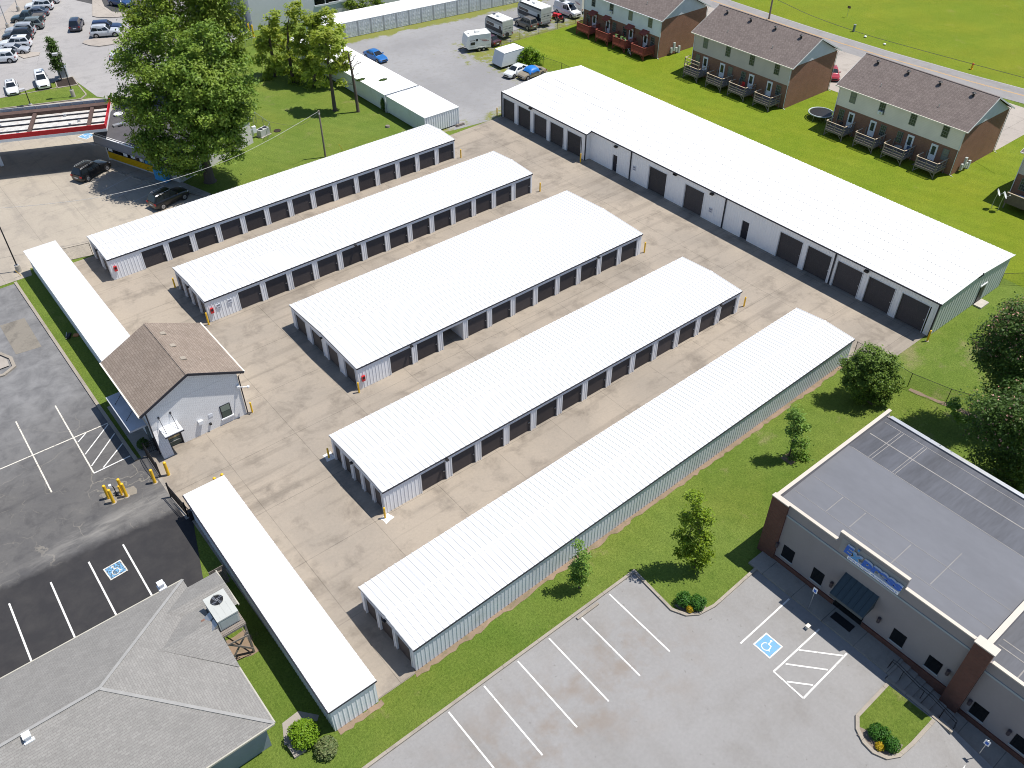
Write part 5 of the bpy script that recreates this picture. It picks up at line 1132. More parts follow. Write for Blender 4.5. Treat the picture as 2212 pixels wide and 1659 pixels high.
mb=MB(); pw=[sp(a,b,0)[:2] for a,b in ((0,0),(SL,0),(SL,13.3),(-5.2,13.3),(-5.2,7.4))]; mb.prism(pw,-.1,3.0,M_blockw); mb.build('wall',t)
mb=MB(); sbox(mb,.3,-.06,.35,8.6,-.001,1.25,M_yelp)
for i in range(34): sbox(mb,.32+i*.243,-.085,.37,.40+i*.243,-.061,1.23,M_yelp)
mb.build('yellow_panel',t)
mb=MB(); sbox(mb,.35,-.05,1.3,8.6,-.001,2.35,M_bglass); o=mb.build('window',t)
mb=MB()
for a,z0,z1 in ((.6,1.45,2.2),(3.4,1.4,2.1),(4.8,1.45,2.15),(6.4,1.4,2.1)): sbox(mb,a,-.062,z0,a+.75,-.051,z1,M_trimw)
sbox(mb,7.3,-.062,1.35,8.5,-.051,1.75,M('poster_blue',(.05,.25,.45),.5)); mb.build('poster',o)
mb=MB(); sbox(mb,9.6,-.9,.12,11.6,-.2,1.6,M('ice_chest_blue',(.05,.28,.55),.4)); tag(mb.build('ice_chest'),'blue ice chest on the walk under the big maple','ice chest')
mb=MB(); mb.add([sp(-.9,-.75,2.5),sp(SL+.3,-.75,2.5),sp(SL+.3,-.6,3.45),sp(-.9,-.6,3.45),sp(-.9,1,2.5),sp(SL+.3,1,2.5),sp(SL+.3,1,3.45),sp(-.9,1,3.45)],[(0,1,2,3),(4,7,6,5),(0,3,7,4),(1,5,6,2),(0,4,5,1)],M_mans); sbox(mb,-.95,-.8,2.38,SL+.35,-.15,2.49,M_mans); mb.build('mansard',t)
mb=MB(); mb.prism([sp(a,b,0)[:2] for a,b in ((-.9,-.6),(SL+.15,-.6),(SL+.15,13.4),(-5.6,13.4),(-5.6,7.2))],3.3,3.455,M_grav); mb.build('roof',t)
mb=MB(); sbox(mb,-.92,-.65,3.458,SL+.2,-.5,3.54,M_trimw); sbox(mb,-.92,-.2,3.458,SL+.2,-.12,3.48,M_trimw); sbox(mb,SL+.05,-.48,3.458,SL+.25,13.45,3.6,M_trimw); mb.each('coping',t)
q=P(*kGS(1505,265),3.8); mb=MB(); mb.cyl(float(q[0]),float(q[1]),3.4,3.7,.5,.6,M_trimw,16); mb.build('roof_fan',t)
q=P(*kGS(1520,410),3.6); mb=MB(); mb.box(float(q[0])-.8,float(q[1])-.3,3.41,float(q[0])+.8,float(q[1])+.3,3.7,M_metal); mb.box(float(q[0])-.3,float(q[1])-.5,3.41,float(q[0])+.3,float(q[1])+.5,3.55,M_black); mb.build('roof_unit',t)
for p,mm in ((kB(180,1140),M_metal),(kB(205,1110),M_trimw)):
    q=P(p[0],p[1],1.0); mb=MB(); mb.box(float(q[0])-.25,float(q[1])-.2,.7,float(q[0])+.25,float(q[1])+.2,1.6,mm); mb.build('meter_box',t)
q=G(kB(285,1150)); t=thing('condenser','grey air conditioner condenser in its fenced corner behind the store','condenser',(q[0],q[1],0),.3)
mb=MB(); mb.box(-.8,-.45,.08,.8,.45,1.0,M_ac); mb.box(-.9,-.6,0,.9,.6,.08,M_conc); mb.build('casing',t,local=True); mb=MB(); mb.cyl(-.35,0,1.0,1.02,.32,.32,M_black,16); mb.cyl(.4,0,1.0,1.02,.32,.32,M_black,16); mb.build('fan_grille',t,local=True)
# ------------------------------------------------------------------ vehicles
M_tyre=M('tyre_rubber',(.015,.015,.016),.85,.1,3); M_rim=M('alloy_rim',(.42,.43,.45),.3,.1,3,metal=.6); M_cglass=glass('car_glass',(.012,.016,.02),.04)
M_head=M('headlamp',(.6,.62,.65),.15,.1,5); M_tail=M('tail_lamp',(.30,.012,.012),.25,.1,5); M_plast=M('black_plastic',(.018,.018,.02),.6,.1,2)
KINDS={ # L,W,H, clear, wheel r, lower-body stations (x from rear 0..1, half width f, top z), cabin (rear base, rear roof, front roof, front base), belt, wheel x
 'sedan':(4.75,1.82,1.44,.2,.33,[(0,.80,.62),(.012,.9,.86),(.06,.97,.95),(.2,1,.97),(.45,1,.94),(.70,1,.92),(.86,.97,.84),(.96,.9,.72),(1,.74,.5)],(.10,.27,.55,.735),.95,(.19,.815)),
 'suv':(4.85,1.94,1.84,.26,.39,[(0,.84,.8),(.012,.93,1.05),(.06,.98,1.14),(.25,1,1.14),(.5,1,1.12),(.70,1,1.11),(.86,.97,1.06),(.955,.9,.93),(1,.78,.66)],(.015,.10,.55,.70),1.13,(.19,.815)),
 'van':(5.6,2.02,2.15,.28,.36,[(0,.9,1.0),(.01,.97,1.2),(.06,1,1.2),(.3,1,1.2),(.6,1,1.18),(.78,1,1.15),(.9,.96,1.08),(.975,.92,.95),(1,.85,.7)],(.008,.03,.62,.81),1.18,(.2,.82)),
 'pickup':(5.6,1.95,1.85,.28,.40,[(0,.92,.8),(.01,.97,1.1),(.1,1,1.12),(.38,1,1.12),(.6,1,1.1),(.74,1,1.1),(.9,.97,1.04),(.97,.92,.9),(1,.82,.65)],(.36,.42,.62,.74),1.1,(.19,.82)),
}
def car(name,label,cat,loc,ang,kind,col,group=None,scale=1.0,mirror=True,roofcol=None,rails=False,sunroof=False):
    L,W,H,cl,wr,ST,(cb,cr_,cf,ce),belt,wx=KINDS[kind]; L*=scale
    t=thing(name,label,cat,(loc[0],loc[1],0),R(ang),group)
    pc=paint('paint_%d_%d_%d'%tuple(int(c*255) for c in col),col,.15,.7,.35)
    X=lambda f:(f-.5)*L
    mb=MB(); vs_=[];n=None
    for f,wf,zt in ST:
        w2=W/2*wf; zb=cl if 0.02<f<.985 else cl+.12
        half=[(w2*.86,zb),(w2*.97,zb+.1),(w2,zb+(zt-zb)*.45),(w2*.975,zb+(zt-zb)*.82),(w2*.88,zt-.01),(w2*.5,zt+.02)]
        sec=half+[(-a,b) for a,b in half[::-1]]; n=len(sec)
        vs_+=[(X(f),a,b) for a,b in sec]
    fs=[]
    for i in range(len(ST)-1):
        for k in range(n): fs.append((i*n+k,(i+1)*n+k,(i+1)*n+(k+1)%n,i*n+(k+1)%n))
    fs.append(tuple(range(n))); fs.append(tuple(range(len(ST)*n-1,(len(ST)-1)*n-1,-1)))
    mb.add(vs_,fs,pc)
    wb=W/2*.885; wt=W/2*.70
    # cabin loft
    st=[(cb,wb,wb*.97,belt-.04,belt-.02),(cr_,wb,wt,H-.09,H),(cr_+.08,wb,wt*1.01,H-.05,H+.02),((cr_+cf)/2,wb,wt*1.02,H-.04,H+.03),(cf-.05,wb,wt*1.01,H-.05,H+.01),(cf,wb,wt,H-.10,H-.03),(ce,wb,wb*.93,belt-.06,belt-.04)]
    vs_=[]
    for f,a,b,z1,z2 in st:
        half=[(a,belt-.06),(b,z1),(b*.86,z2),(b*.4,z2+.02)]
        sec=half+[(-p,q) for p,q in half[::-1]]; n=len(sec); vs_+=[(X(f),p,q) for p,q in sec]
    fs=[]
    for i in range(len(st)-1):
        for k in range(n): fs.append((i*n+k,(i+1)*n+k,(i+1)*n+(k+1)%n,i*n+(k+1)%n))
    mb.add(vs_,fs,pc)
    for f in wx:
        for s in (1,-1): mb.tube([(X(f),s*(W/2-.25),wr),(X(f),s*(W/2+.006),wr)],wr*1.17,M_plast,18)
    mb.box(X(.02),-W/2*.8,cl-.02,X(.98),W/2*.8,cl+.12,M_plast)
    if rails:
        for s in (1,-1): mb.tube([(X(cr_+.04),s*wt*.92,H+.0),(X(cr_+.06),s*wt*.92,H+.06),(X(cf-.06),s*wt*.92,H+.06),(X(cf-.03),s*wt*.92,H-.01)],.022,M_metal,6)
    if sunroof: mb.box(X(cf-.2),-wt*.6,H+.02,X(cf-.06),wt*.6,H+.045,M_cglass)
    body=mb.build('body',t,35,True)
    def sidept(f,u,s):   # point on the cabin side: f along, u 0 at belt .. 1 at roof edge
        z=belt-.02+(H-.10-belt+.02)*u; w_=wb+(wt-wb)*u; return (X(f),s*(w_+.014),z)
    for s in (1,-1):
        mb=MB()
        rb,rt=cb+(cr_-cb)*.35,cr_+.015; fb,ft=ce-(ce-cf)*.30,cf-.012
        if kind=='van': rb=rt=.42; 
        cuts=[(rb,rt),((rb*.62+fb*.38),(rt*.62+ft*.38)),((rb*.34+fb*.66) if kind!='van' else rb*.4+fb*.6,(rt*.34+ft*.66) if kind!='van' else rt*.4+ft*.6),(fb,ft)]
        if kind=='pickup': cuts=[(rb,rt),((rb+fb)/2,(rt+ft)/2),(fb,ft)]
        for (a,at),(b,bt) in zip(cuts,cuts[1:]):
            q=[sidept(a+.008,.10,s),sidept(b-.008,.10,s),sidept(bt-.006+(b-bt)*.12,.90,s),sidept(at+.006+(a-at)*.12,.90,s)]
            mb.quad(*(q if s>0 else q[::-1]),M_cglass)
        mb.build('side_window',t,local=True)
    def screen(fa,fb_,za,zb_,wa,wb_,nm):
        mb=MB(); d=Vector((X(fb_)-X(fa),0,zb_-za)); nn=Vector((-d.z,0,d.x)); 
        if nn.z<0: nn=-nn
        nn=nn.normalized()*.018; a=Vector((X(fa),0,za))+d*.10+nn; b=Vector((X(fa),0,za))+d*.92+nn
        wA=wa*.9; wB=wb_*.88
        mb.add([(a.x,-wA,a.z),(a.x,wA,a.z),(b.x,wB,b.z),(b.x,-wB,b.z)],[(0,1,2,3)],M_cglass); mb.build(nm,t,local=True)
    screen(ce,cf,belt-.04,H-.03,wb*.93,wt*.92,'windshield'); screen(cb,cr_,belt-.02,H,wb*.93,wt*.92,'rear_window')
    if kind=='pickup':
        mb=MB(); mb.box(X(.03),-W/2*.84,.75,X(.345),W/2*.84,1.145,M_plast); mb.box(X(.03),-W/2*.84,1.146,X(.345),W/2*.84,1.15,M('bed_liner',(.10,.095,.09),.9)); mb.build('bed',t,local=True)
    for f in wx:
        for s in (1,-1):
            mb=MB(); yo=s*(W/2+.022); yi=s*(W/2-.2)
            mb.tube([(X(f),yi,wr),(X(f),yo,wr)],wr,M_tyre,20); o=mb.build('wheel',t,40,True)
            mb=MB(); mb.tube([(X(f),yo-s*.01,wr),(X(f),yo+s*.012,wr)],wr*.62,M_rim,14)
            for k in range(5):
                a=k*2*math.pi/5; mb.bar((X(f),yo+s*.016,wr),(X(f)+.5*wr*math.cos(a),yo+s*.016,wr+.5*wr*math.sin(a)),.05,.01,M_plast)
            mb.build('rim',o,local=True)
    zt=ST[-2][2]
    for s in (1,-1):
        mb=MB(); mb.add([(X(.955),s*W/2*.905,zt-.14),(X(.993),s*W/2*.70,zt-.2),(X(.99),s*W/2*.68,zt-.06),(X(.95),s*W/2*.88,zt+.02),(X(.93),s*W/2*.8,zt-.1)],[(0,1,2,3),(0,4,1),(1,4,2),(2,4,3),(3,4,0)],M_head); mb.build('headlight',t,local=True)
        zr=ST[1][2]; mb=MB(); mb.box(X(-.004),s*W/2*.62,zr-.27,X(.02),s*W/2*.93,zr-.06,M_tail); mb.build('taillight',t,local=True)
        if mirror: mb=MB(); mb.box(X(fb)-.16,s*(wb+.02),belt+.02,X(fb)+.0,s*(wb+.2),belt+.17,pc); mb.build('mirror',t,local=True)
    mb=MB(); mb.box(X(.985),-W/2*.5,zt-.32,X(1.003),W/2*.5,zt-.14,M_plast); mb.box(X(-.004),-.26,ST[1][2]-.42,X(.004),.26,ST[1][2]-.28,M_trimw); mb.build('grille',t,local=True)
    return t
BLK=(.003,.0035,.005); WHT=(.74,.75,.76); SIL=(.40,.42,.45); NAV=(.018,.035,.09); GRY=(.10,.115,.125)
car('parked_suv','black sport utility vehicle in the sun right by the canopy shadow','car',(22.5,112.35),25.5,'suv',BLK,None,1.03,rails=True)
car('parked_suv','black sport utility vehicle partly hidden by the pole-side storage row','car',(27.3,99.35),13,'suv',(.005,.005,.007),None,1.0,rails=True)
gp='cars parked in the shopping row'
rowa=-28
for nm,lb,p,a,k,c,kw in (
 ('parked_suv','white sport utility vehicle with a sunroof, second from the top end of the angled row',(37.2,182.2),rowa+180,'suv',WHT,{}),
 ('parked_suv','white car at the top end of the angled row, at the photo edge',(39.3,185.2),rowa+180,'sedan',WHT,{}),
 ('parked_car','slate blue sedan between the white car and the pickup in the angled row',(35.6,179.3),rowa+180,'sedan',(.075,.095,.13),{}),
 ('pickup_truck','dark blue green pickup with a brown bed in the angled row',(33.7,176.8),rowa+180,'pickup',(.03,.05,.06),{}),
 ('parked_suv','sage grey sport utility vehicle beside the pickup in the angled row',(32.7,172.9),rowa+180,'suv',(.17,.20,.19),dict(rails=True)),
 ('parked_suv','silver boxy sport utility vehicle with roof rails in the angled row',(30.7,171.0),rowa+180,'suv',SIL,dict(rails=True)),
 ('parked_car','black car between the silver boxy vehicle and the white wagon',(29.6,168.6),rowa+180,'suv',(.018,.02,.028),{}),
 ('parked_suv','large white wagon with a sunroof above the silver sedan',(28.2,165.1),rowa+180,'suv',WHT,dict(sunroof=True,scale=1.04)),
 ('parked_car','silver sedan facing the aisle between two white vehicles',(27.3,162.6),-33,'sedan',SIL,{}),
 ('parked_suv','white sport utility vehicle at the near end of the angled row',(24.5,159.9),rowa+180,'suv',WHT,{}),
 ('parked_suv','navy sport utility vehicle alone in the middle of the shopping aisle',(39.2,168.1),65,'suv',(.02,.025,.05),{}),
 ('parked_suv','navy sport utility vehicle behind the silver one at the oval island',(42.8,163.2),-25,'suv',NAV,dict(scale=1.05)),
 ('parked_suv','silver sport utility vehicle beside the oval island',(41.8,161.1),-25,'suv',(.52,.54,.56),dict(rails=True)),
 ('parked_car','white sedan half hidden behind the big maple',(40.7,149.1),-23,'sedan',WHT,{}),
 ('parked_car','blue car in the dark bay at the top by the tree tops',(49.6,175.0),-65,'suv',(.02,.06,.17),{}),
 ('parked_suv','white sport utility vehicle with a sunroof beside the mulch bed',(26.7,146.0),-101,'suv',WHT,dict(sunroof=True)),
 ('parked_car','white sedan nearest the left edge by the grass island',(22.4,146.6),-101,'sedan',WHT,dict(sunroof=True)),
 ): car(nm,lb,'car' if 'pickup' not in nm else 'pickup',p,a,k,c,gp if 'angled' in lb or 'sedan facing' in lb or 'wagon' in lb else None,**kw)
car('parked_car','bright blue sedan behind the long container block','car',(71.9,123.0),-86,'sedan',(.012,.14,.42))
car('parked_car','white sedan beside the white cargo trailer','car',(85.6,103.9),191,'sedan',(.72,.73,.70))
t=car('parked_car','tan sedan under a blue tarp at the corner of the long building','car',(87.0,101.75),180,'sedan',(.30,.25,.17))
M_tarp=M('blue_tarp',(.015,.16,.52),.45,.12,3,bs=(5,.5))
mb=MB(); prof=[(-.75,.99),(-.66,1.30),(-.5,1.50),(-.1,1.555),(.35,1.52),(.75,1.49),(1.05,1.28),(1.25,1.04)]
n=len(prof); vs_=[];rg=random.Random(4)
for x,z in prof:
    for y,dz in ((-.98,-.62),(-.94,-.30),(-.74,-.06),(-.4,.02),(0,.03),(.4,.02),(.74,-.06),(.94,-.28),(.97,-.52)):
        vs_.append((x*1.0+rg.uniform(-.03,.03)-.1,y+rg.uniform(-.02,.02),max(z+dz*min(1,(z-.7)*1.4)+rg.uniform(-.015,.02),.7)))
fs=[(i*9+k,(i+1)*9+k,(i+1)*9+k+1,i*9+k+1) for i in range(n-1) for k in range(8)]
o=thing('tarp','crumpled bright blue tarp draped over the roof of the tan sedan','tarp',(87.0,101.75,0),R(180)); mb.add(vs_,fs,M_tarp); mb.build('tarp_sheet',o,60,True)
car('parked_suv','taupe sport utility vehicle between the two striped campers','car',(100.55,119.3),91,'suv',(.15,.135,.115),None,.93,rails=True)
car('parked_car','dark red and blue car tucked behind the white camper','car',(90.6,117.4),95,'sedan',(.08,.03,.045))
car('parked_car','red coupe on the apron between two apartment buildings','car',(123.5,72.2),-137,'sedan',(.33,.012,.02))
car('parked_car','dark blue car showing behind the blue white apartment gable','car',(121.2,93.2),-90,'sedan',(.02,.06,.13))
car('camper_van','white high roofed camper van at the top of the gravel lot','van',(110.45,119.5),-88,'van',(.70,.71,.72),None,1.02)
for q,lb in (((110.2,120.7),'solar panel at the back of the camper van roof'),((110.4,118.6),'solar panel in the middle of the camper van roof')):
    mb=MB(); mb.box(q[0]-.42,q[1]-.5,2.19,q[0]+.42,q[1]+.5,2.24,M_cglass); tag(mb.build('solar_panel'),lb,'solar panel')
# ---- campers
M_cwhite=M('camper_white',(.74,.74,.71),.35,.03,1); M_cgrey=M('camper_grey',(.42,.43,.42),.4,.06,1); M_cnavy=M('camper_navy',(.022,.03,.045),.35,.1,1); M_cred=M('camper_red',(.35,.05,.04),.4,.1,2); M_cbrown=M('camper_brown',(.13,.10,.09),.4,.1,2)
def camper(label,loc,ang,L,W,H,stripe,rear=False,style=0):
    """x forward (towing end); side profile extruded across"""
    t=thing('travel_trailer',label,'camper',(loc[0],loc[1],0),R(ang),'campers in the gravel lot')
    f=.55
    if style==1: prof=[(-L/2,f),(L/2-.35,f),(L/2,f+.35),(L/2-.05,H*.62),(L/2-.35,H-.12),(L/2-.8,H),(-L/2+.1,H),(-L/2,H-.1)]
    else: prof=[(-L/2,f),(L/2-.5,f),(L/2-.1,f+.25),(L/2,f+1.0),(L/2-.15,H-.65),(L/2-.55,H-.1),(L/2-.9,H),(-L/2+.08,H),(-L/2,H-.06)]
    mb=MB(); mb.extr(prof,-W/2,W/2,M_cwhite if style==1 else M_cgrey); mb.build('body',t,30,True)
    mb=MB(); x1=L/2-(.85 if style==1 else .95); mb.box(-L/2+.02,-W/2-.03,H+.001,x1,W/2+.03,H+.05,M_cwhite); mb.build('roof',t,local=True)
    for s in (1,-1):
        mb=MB(); y=s*(W/2+.006)
        def pan(a,b,c,d,m,o=.0): mb.quad(*[(p[0],y+s*o,p[1]) for p in ((a,b,c,d) if s<0 else (d,c,b,a))],m)
        if style==0:
            pan((-L/2+.03,1.02),(L/2-.35,1.02),(L/2-.25,1.7),(-L/2+.03,1.62),M_cnavy); pan((-L/2+.03,1.65),(L/2-.4,1.75),(L/2-.4,2.35),(-L/2+.03,2.3),M_cwhite); pan((L/2-2.6,1.78),(L/2-.5,1.8),(L/2-.5,2.28),(L/2-2.6,2.2),M_cbrown,.003)
            pan((-L/2+.03,H-.35),(L/2-.75,H-.28),(L/2-.9,H-.02),(-L/2+.03,H-.02),M_cnavy)
        else:
            for i in range(4): pan((-L/2+.4+i*.25,1.55),(-L/2+1.2+i*.25,2.0),(-L/2+1.25+i*.25,2.05),(-L/2+.42+i*.25,1.66),M_cred)
            pan((L/2-1.6,1.85),(L/2-.7,1.85),(L/2-.72,1.95),(L/2-1.58,1.95),M_cbrown); pan((-L/2+.1,.95),(L/2-.6,.8),(L/2-.6,.86),(-L/2+.1,1.0),M_cgrey)
        mb.build('side_stripe',t,local=True)
        mb=MB(); wins=[(L/2-1.5,L/2-.75,1.2,1.65),(.1,.45,1.75,2.1)] if style==1 else [(-L/2+.35,-L/2+.95,1.6,2.2),(.2,.9,1.75,2.2)]
        for a,b,c,d in wins: mb.box(a,y-.012,c,b,y+.012,d,M_cglass)
        mb.build('side_window',t,local=True)
    mb=MB(); xo=-L/2-.008
    if style==0:
        for zz in (.95,1.35,1.75,2.15): mb.box(xo,-W/2+.05,zz,xo+.006,W/2-.05,zz+.03,M_cbrown)
        mb.box(xo-.004,-.6,1.7,xo+.004,-.2,1.85,M_cnavy); mb.box(xo-.004,.3,1.75,xo+.004,.6,1.85,M_cnavy)
    for s in (1,-1): mb.box(xo-.02,s*W/2*.85-.08,.75,xo,s*W/2*.85+.08,.95,M_tail)
    mb.build('rear_panel',t,local=True)
    mb=MB(); mb.box(-.5,-.35,H+.05,.25,.35,H+.28,M_cwhite); mb.box(-.45,-.3,H+.28,.2,.3,H+.33,M_cwhite); mb.build('roof_air_conditioner',t,local=True)
    mb=MB(); mb.box(L*.22,-.25,H+.05,L*.22+.45,.2,H+.14,M_cwhite if style==1 else M_cglass); mb.build('roof_hatch',t,local=True)
    wr=.34
    for x in (-.85,-.10) if L>4 else (-.4,):
        for s in (1,-1):
            mb=MB(); mb.tube([(x,s*(W/2-.2),wr),(x,s*(W/2+.03),wr)],wr,M_tyre,18); o=mb.build('wheel',t,40,True); mb=MB(); mb.tube([(x,s*(W/2+.02),wr),(x,s*(W/2+.045),wr)],wr*.5,M_rim,12); mb.build('rim',o,local=True)
    mb=MB()
    for s in (1,-1): mb.box(-1.35,s*(W/2+.01)-.035,.66,.4,s*(W/2+.01)+.035,.8,M_cwhite)
    mb.build('wheel_arch',t,local=True)
    mb=MB(); mb.bar((L/2-.5,-.5,.5),(L/2+1.0,0,.48),.08,.1,M_black); mb.bar((L/2-.5,.5,.5),(L/2+1.0,0,.48),.08,.1,M_black); mb.box(-L/2+.1,-W/2+.2,.4,L/2-.4,W/2-.2,f+.02,M_black); mb.tube([(L/2+.7,0,.05),(L/2+.7,0,.9)],.04,M_black,8); mb.build('hitch',t,local=True)
    if style==0: mb=MB(); mb.tube([(-L/2-.1,.3,.9),(-L/2-.32,.3,.9)],.34,M_tyre,16) if not rear else mb.box(-L/2-.5,-.8,.55,-L/2-.01,.8,.6,M_black); mb.build('spare_wheel' if not rear else 'bumper_rack',t,local=True)
    return t
camper('small white camper with red side flashes and twin wheels, facing the gravel lot',(87.3,116.3),161,4.3,2.35,2.75,0,style=1)
camper('shorter grey and white striped camper with a navy band',(94.35,119.2),90,4.9,2.3,3.1,0)
camper('longer grey and white striped camper behind the taupe vehicle',(103.45,120.6),90,6.5,2.4,3.15,0,rear=True)
camper('cream camper at the top edge half hidden by the blue white apartments',(113.6,121.0),90,6.2,2.4,2.75,0,style=1)
# ---- white cargo trailer
t=thing('cargo_trailer','plain white enclosed trailer with a wedge nose beside the white sedan','trailer',(86.3,107.7,0),0)
mb=MB(); hh=2.45
bot=[(84.95,106.75),(89.6,106.75),(89.6,109.3),(84.95,109.3)]; 
mb.add([(84.95,106.75,.4),(89.6,106.75,.4),(89.6,109.3,.4),(85.0,109.3,.4),(85.55,106.75,hh),(89.6,106.75,hh),(89.6,109.3,hh),(85.7,109.3,hh)],[(0,3,2,1),(4,5,6,7),(0,1,5,4),(1,2,6,5),(2,3,7,6),(3,0,4,7)],M('trailer_white',(.60,.63,.65),.4,.04,.7)); mb.build('body',t)
mb=MB(); mb.add([(85.52,106.72,hh+.005),(89.62,106.72,hh+.005),(89.62,109.33,hh+.005),(85.67,109.33,hh+.005),(85.6,106.8,hh+.06),(89.55,106.8,hh+.06),(89.55,109.25,hh+.06),(85.75,109.25,hh+.06)],[(4,5,6,7),(0,1,5,4),(1,2,6,5),(2,3,7,6),(3,0,4,7)],M_cwhite); mb.build('roof',t)
mb=MB(); mb.box(85.1,106.9,.2,89.5,109.1,.39,M_black); mb.build('chassis',t)
for s in (106.9,109.1):
    for x in (87.4,88.2):
        mb=MB(); mb.tube([(x,s-.1,.33),(x,s+.1,.33)],.33,M_tyre,16); mb.build('wheel',t,40)
# ---- red tractor mower, bicycle
t=thing('garden_tractor','small red tractor parked between the long striped camper and the camper van','tractor',(107.2,117.9,0),R(60))
mb=MB(); mb.box(.1,-.35,.5,1.1,.35,.95,M_red); mb.box(-.7,-.5,.55,-.1,.5,.8,M_red); mb.box(.3,-.36,.95,1.0,.36,1.0,M_red); mb.build('body',t,local=True)
mb=MB(); mb.box(-.6,-.25,.8,-.2,.25,.9,M_black); mb.box(-.65,-.25,.9,-.55,.25,1.25,M_black); mb.build('seat',t,local=True)
mb=MB(); mb.tube([(.05,0,.9),(-.1,0,1.2)],.03,M_black,6); mb.tube([(-.12+.0*i,.2*math.cos(i*.5236),1.2+.1*math.sin(i*.5236)) for i in range(13)],.02,M_black,5); mb.build('steering_wheel',t,local=True)
for x,r_ in ((-.5,.45),(.85,.28)):
    for s in (1,-1):
        mb=MB(); mb.tube([(x,s*.42,r_),(x,s*.65,r_)],r_,M_tyre,16); o=mb.build('wheel',t,40,True); mb=MB(); mb.tube([(x,s*.64,r_),(x,s*.665,r_)],r_*.5,M_cream,10); mb.build('rim',o,local=True)
t=thing('equipment_trailer','low red equipment frame behind the red tractor','trailer',(107.9,119.6,0),R(20))
mb=MB(); mb.box(-.9,-.5,.4,.9,.5,.55,M_red); mb.box(-.8,-.4,.55,-.2,.4,.95,M_red); mb.build('frame',t,local=True)
for s in (1,-1): mb=MB(); mb.tube([(0,s*.5,.28),(0,s*.65,.28)],.28,M_tyre,14); mb.build('wheel',t,40,True)
def bicycle(label,p,ang):
    t=thing('bicycle',label,'bicycle',(p[0],p[1],0),R(ang))
    for x in (-.52,.52):
        mb=MB(); mb.tube([(x+.33*math.cos(2*math.pi*i/18),0,.34+.33*math.sin(2*math.pi*i/18)) for i in range(19)],.03,M_tyre,5)
        for k in range(4): a=k*math.pi/4; mb.bar((x+.3*math.cos(a),0,.34+.3*math.sin(a)),(x-.3*math.cos(a),0,.34-.3*math.sin(a)),.012,.012,M_metal)
        mb.build('wheel',t,local=True)
    mb=MB()
    for a,b in (((-.52,0,.34),(-.05,0,.32)),((-.05,0,.32),(.4,0,.8)),((-.52,0,.34),(-.18,0,.78)),((-.18,0,.78),(.4,0,.8)),((-.05,0,.32),(-.2,0,.88)),((.4,0,.92),(.52,0,.34))): mb.tube([a,b],.025,M_trimw,6)
    mb.build('frame',t,local=True)
    mb=MB(); mb.box(-.34,-.07,.88,-.1,.07,.93,M_black); mb.build('saddle',t,local=True)
    mb=MB(); mb.tube([(.3,-.28,.98),(.42,-.1,.95),(.42,.1,.95),(.3,.28,.98)],.018,M_metal,6); mb.build('handlebar',t,local=True)
q=G(kS(512,470)); bicycle('white bicycle leaning by the corner red deck',(q[0],q[1]),70)
for q,lb in ((kS(400,320),'potted plant at the left of the rail of the planted red deck'),(kS(445,330),'potted plant in the middle of the rail of the planted red deck'),(kS(480,342),'potted plant at the right of the rail of the planted red deck')):
    p=onX(q,105.1); t=thing('potted_plant',lb,'potted plant',(105.12,float(p[1]),2.05),0,'potted plants on the red deck')
    mb=MB(); mb.cyl(105.12,float(p[1]),2.05,2.25,.1,.14,M_cream,10); mb.build('pot',t); mb=MB(); rg=random.Random(int(p[1]*50))
    for i in range(40):
        c=Vector((105.12+rg.gauss(0,.12),float(p[1])+rg.gauss(0,.12),2.42+rg.gauss(0,.1))); u=Vector((rg.gauss(0,1),rg.gauss(0,1),rg.gauss(0,1))).normalized()*.09; v=u.orthogonal().normalized()*.06; mb.quad(c-u,c-v,c+u,c+v,M('pot_leaf',(.1,.2,.04),.6))
    mb.build('foliage',t)
# ------------------------------------------------------------------ trees
def leafmat(name,c1,c2,c3=None,trans=.25):
    m,n,l,b=newmat(name); ge=n.new('ShaderNodeNewGeometry'); v=objvec(n)
    col=mix(n,l,ge.outputs['Random Per Island'],c1,c2)
    if c3: col=mix(n,l,ramp(n,l,noise(n,l,v,.45,4,.6),.45,.62),col,c3)
    l.new(col,b.inputs['Base Color']); b.inputs['Roughness'].default_value=.55; b.inputs['Specular IOR Level'].default_value=.3
    tr=n.new('ShaderNodeBsdfTranslucent'); l.new(mix(n,l,1.0,col,(1.0,1.0,.5),'MULTIPLY'),tr.inputs[0])
    ms=n.new('ShaderNodeMixShader'); ms.inputs[0].default_value=trans; l.new(b.outputs[0],ms.inputs[1]); l.new(tr.outputs[0],ms.inputs[2])
    out=[q for q in n if q.type=='OUTPUT_MATERIAL'][0]; l.new(ms.outputs[0],out.inputs[0]); return m
ML_maple=leafmat('maple_leaf',(.085,.165,.018),(.185,.285,.034),(.22,.305,.04)); ML_maple2=leafmat('light_leaf',(.125,.205,.016),(.205,.29,.028),(.235,.29,.035))
ML_pine=leafmat('pine_needle',(.29,.39,.055),(.43,.51,.10),(.45,.50,.105),.6); ML_dark=leafmat('dark_leaf',(.045,.095,.016),(.085,.15,.022)); ML_magn=leafmat('magnolia_leaf',(.075,.14,.018),(.155,.23,.03),None,.15)
ML_bright=leafmat('bright_leaf',(.12,.235,.010),(.19,.30,.014)); ML_young=leafmat('young_leaf',(.105,.21,.03),(.185,.295,.045)); ML_ylw=leafmat('yellow_leaf',(.45,.30,.01),(.60,.45,.02)); ML_box=leafmat('boxwood_leaf',(.03,.11,.010),(.055,.155,.014)); ML_olive=leafmat('olive_leaf',(.135,.225,.010),(.21,.285,.016)); ML_pink=leafmat('pink_flower',(.60,.28,.24),(.70,.40,.33)); ML_deadleaf=leafmat('grass_blade',(.09,.14,.04),(.2,.22,.09))
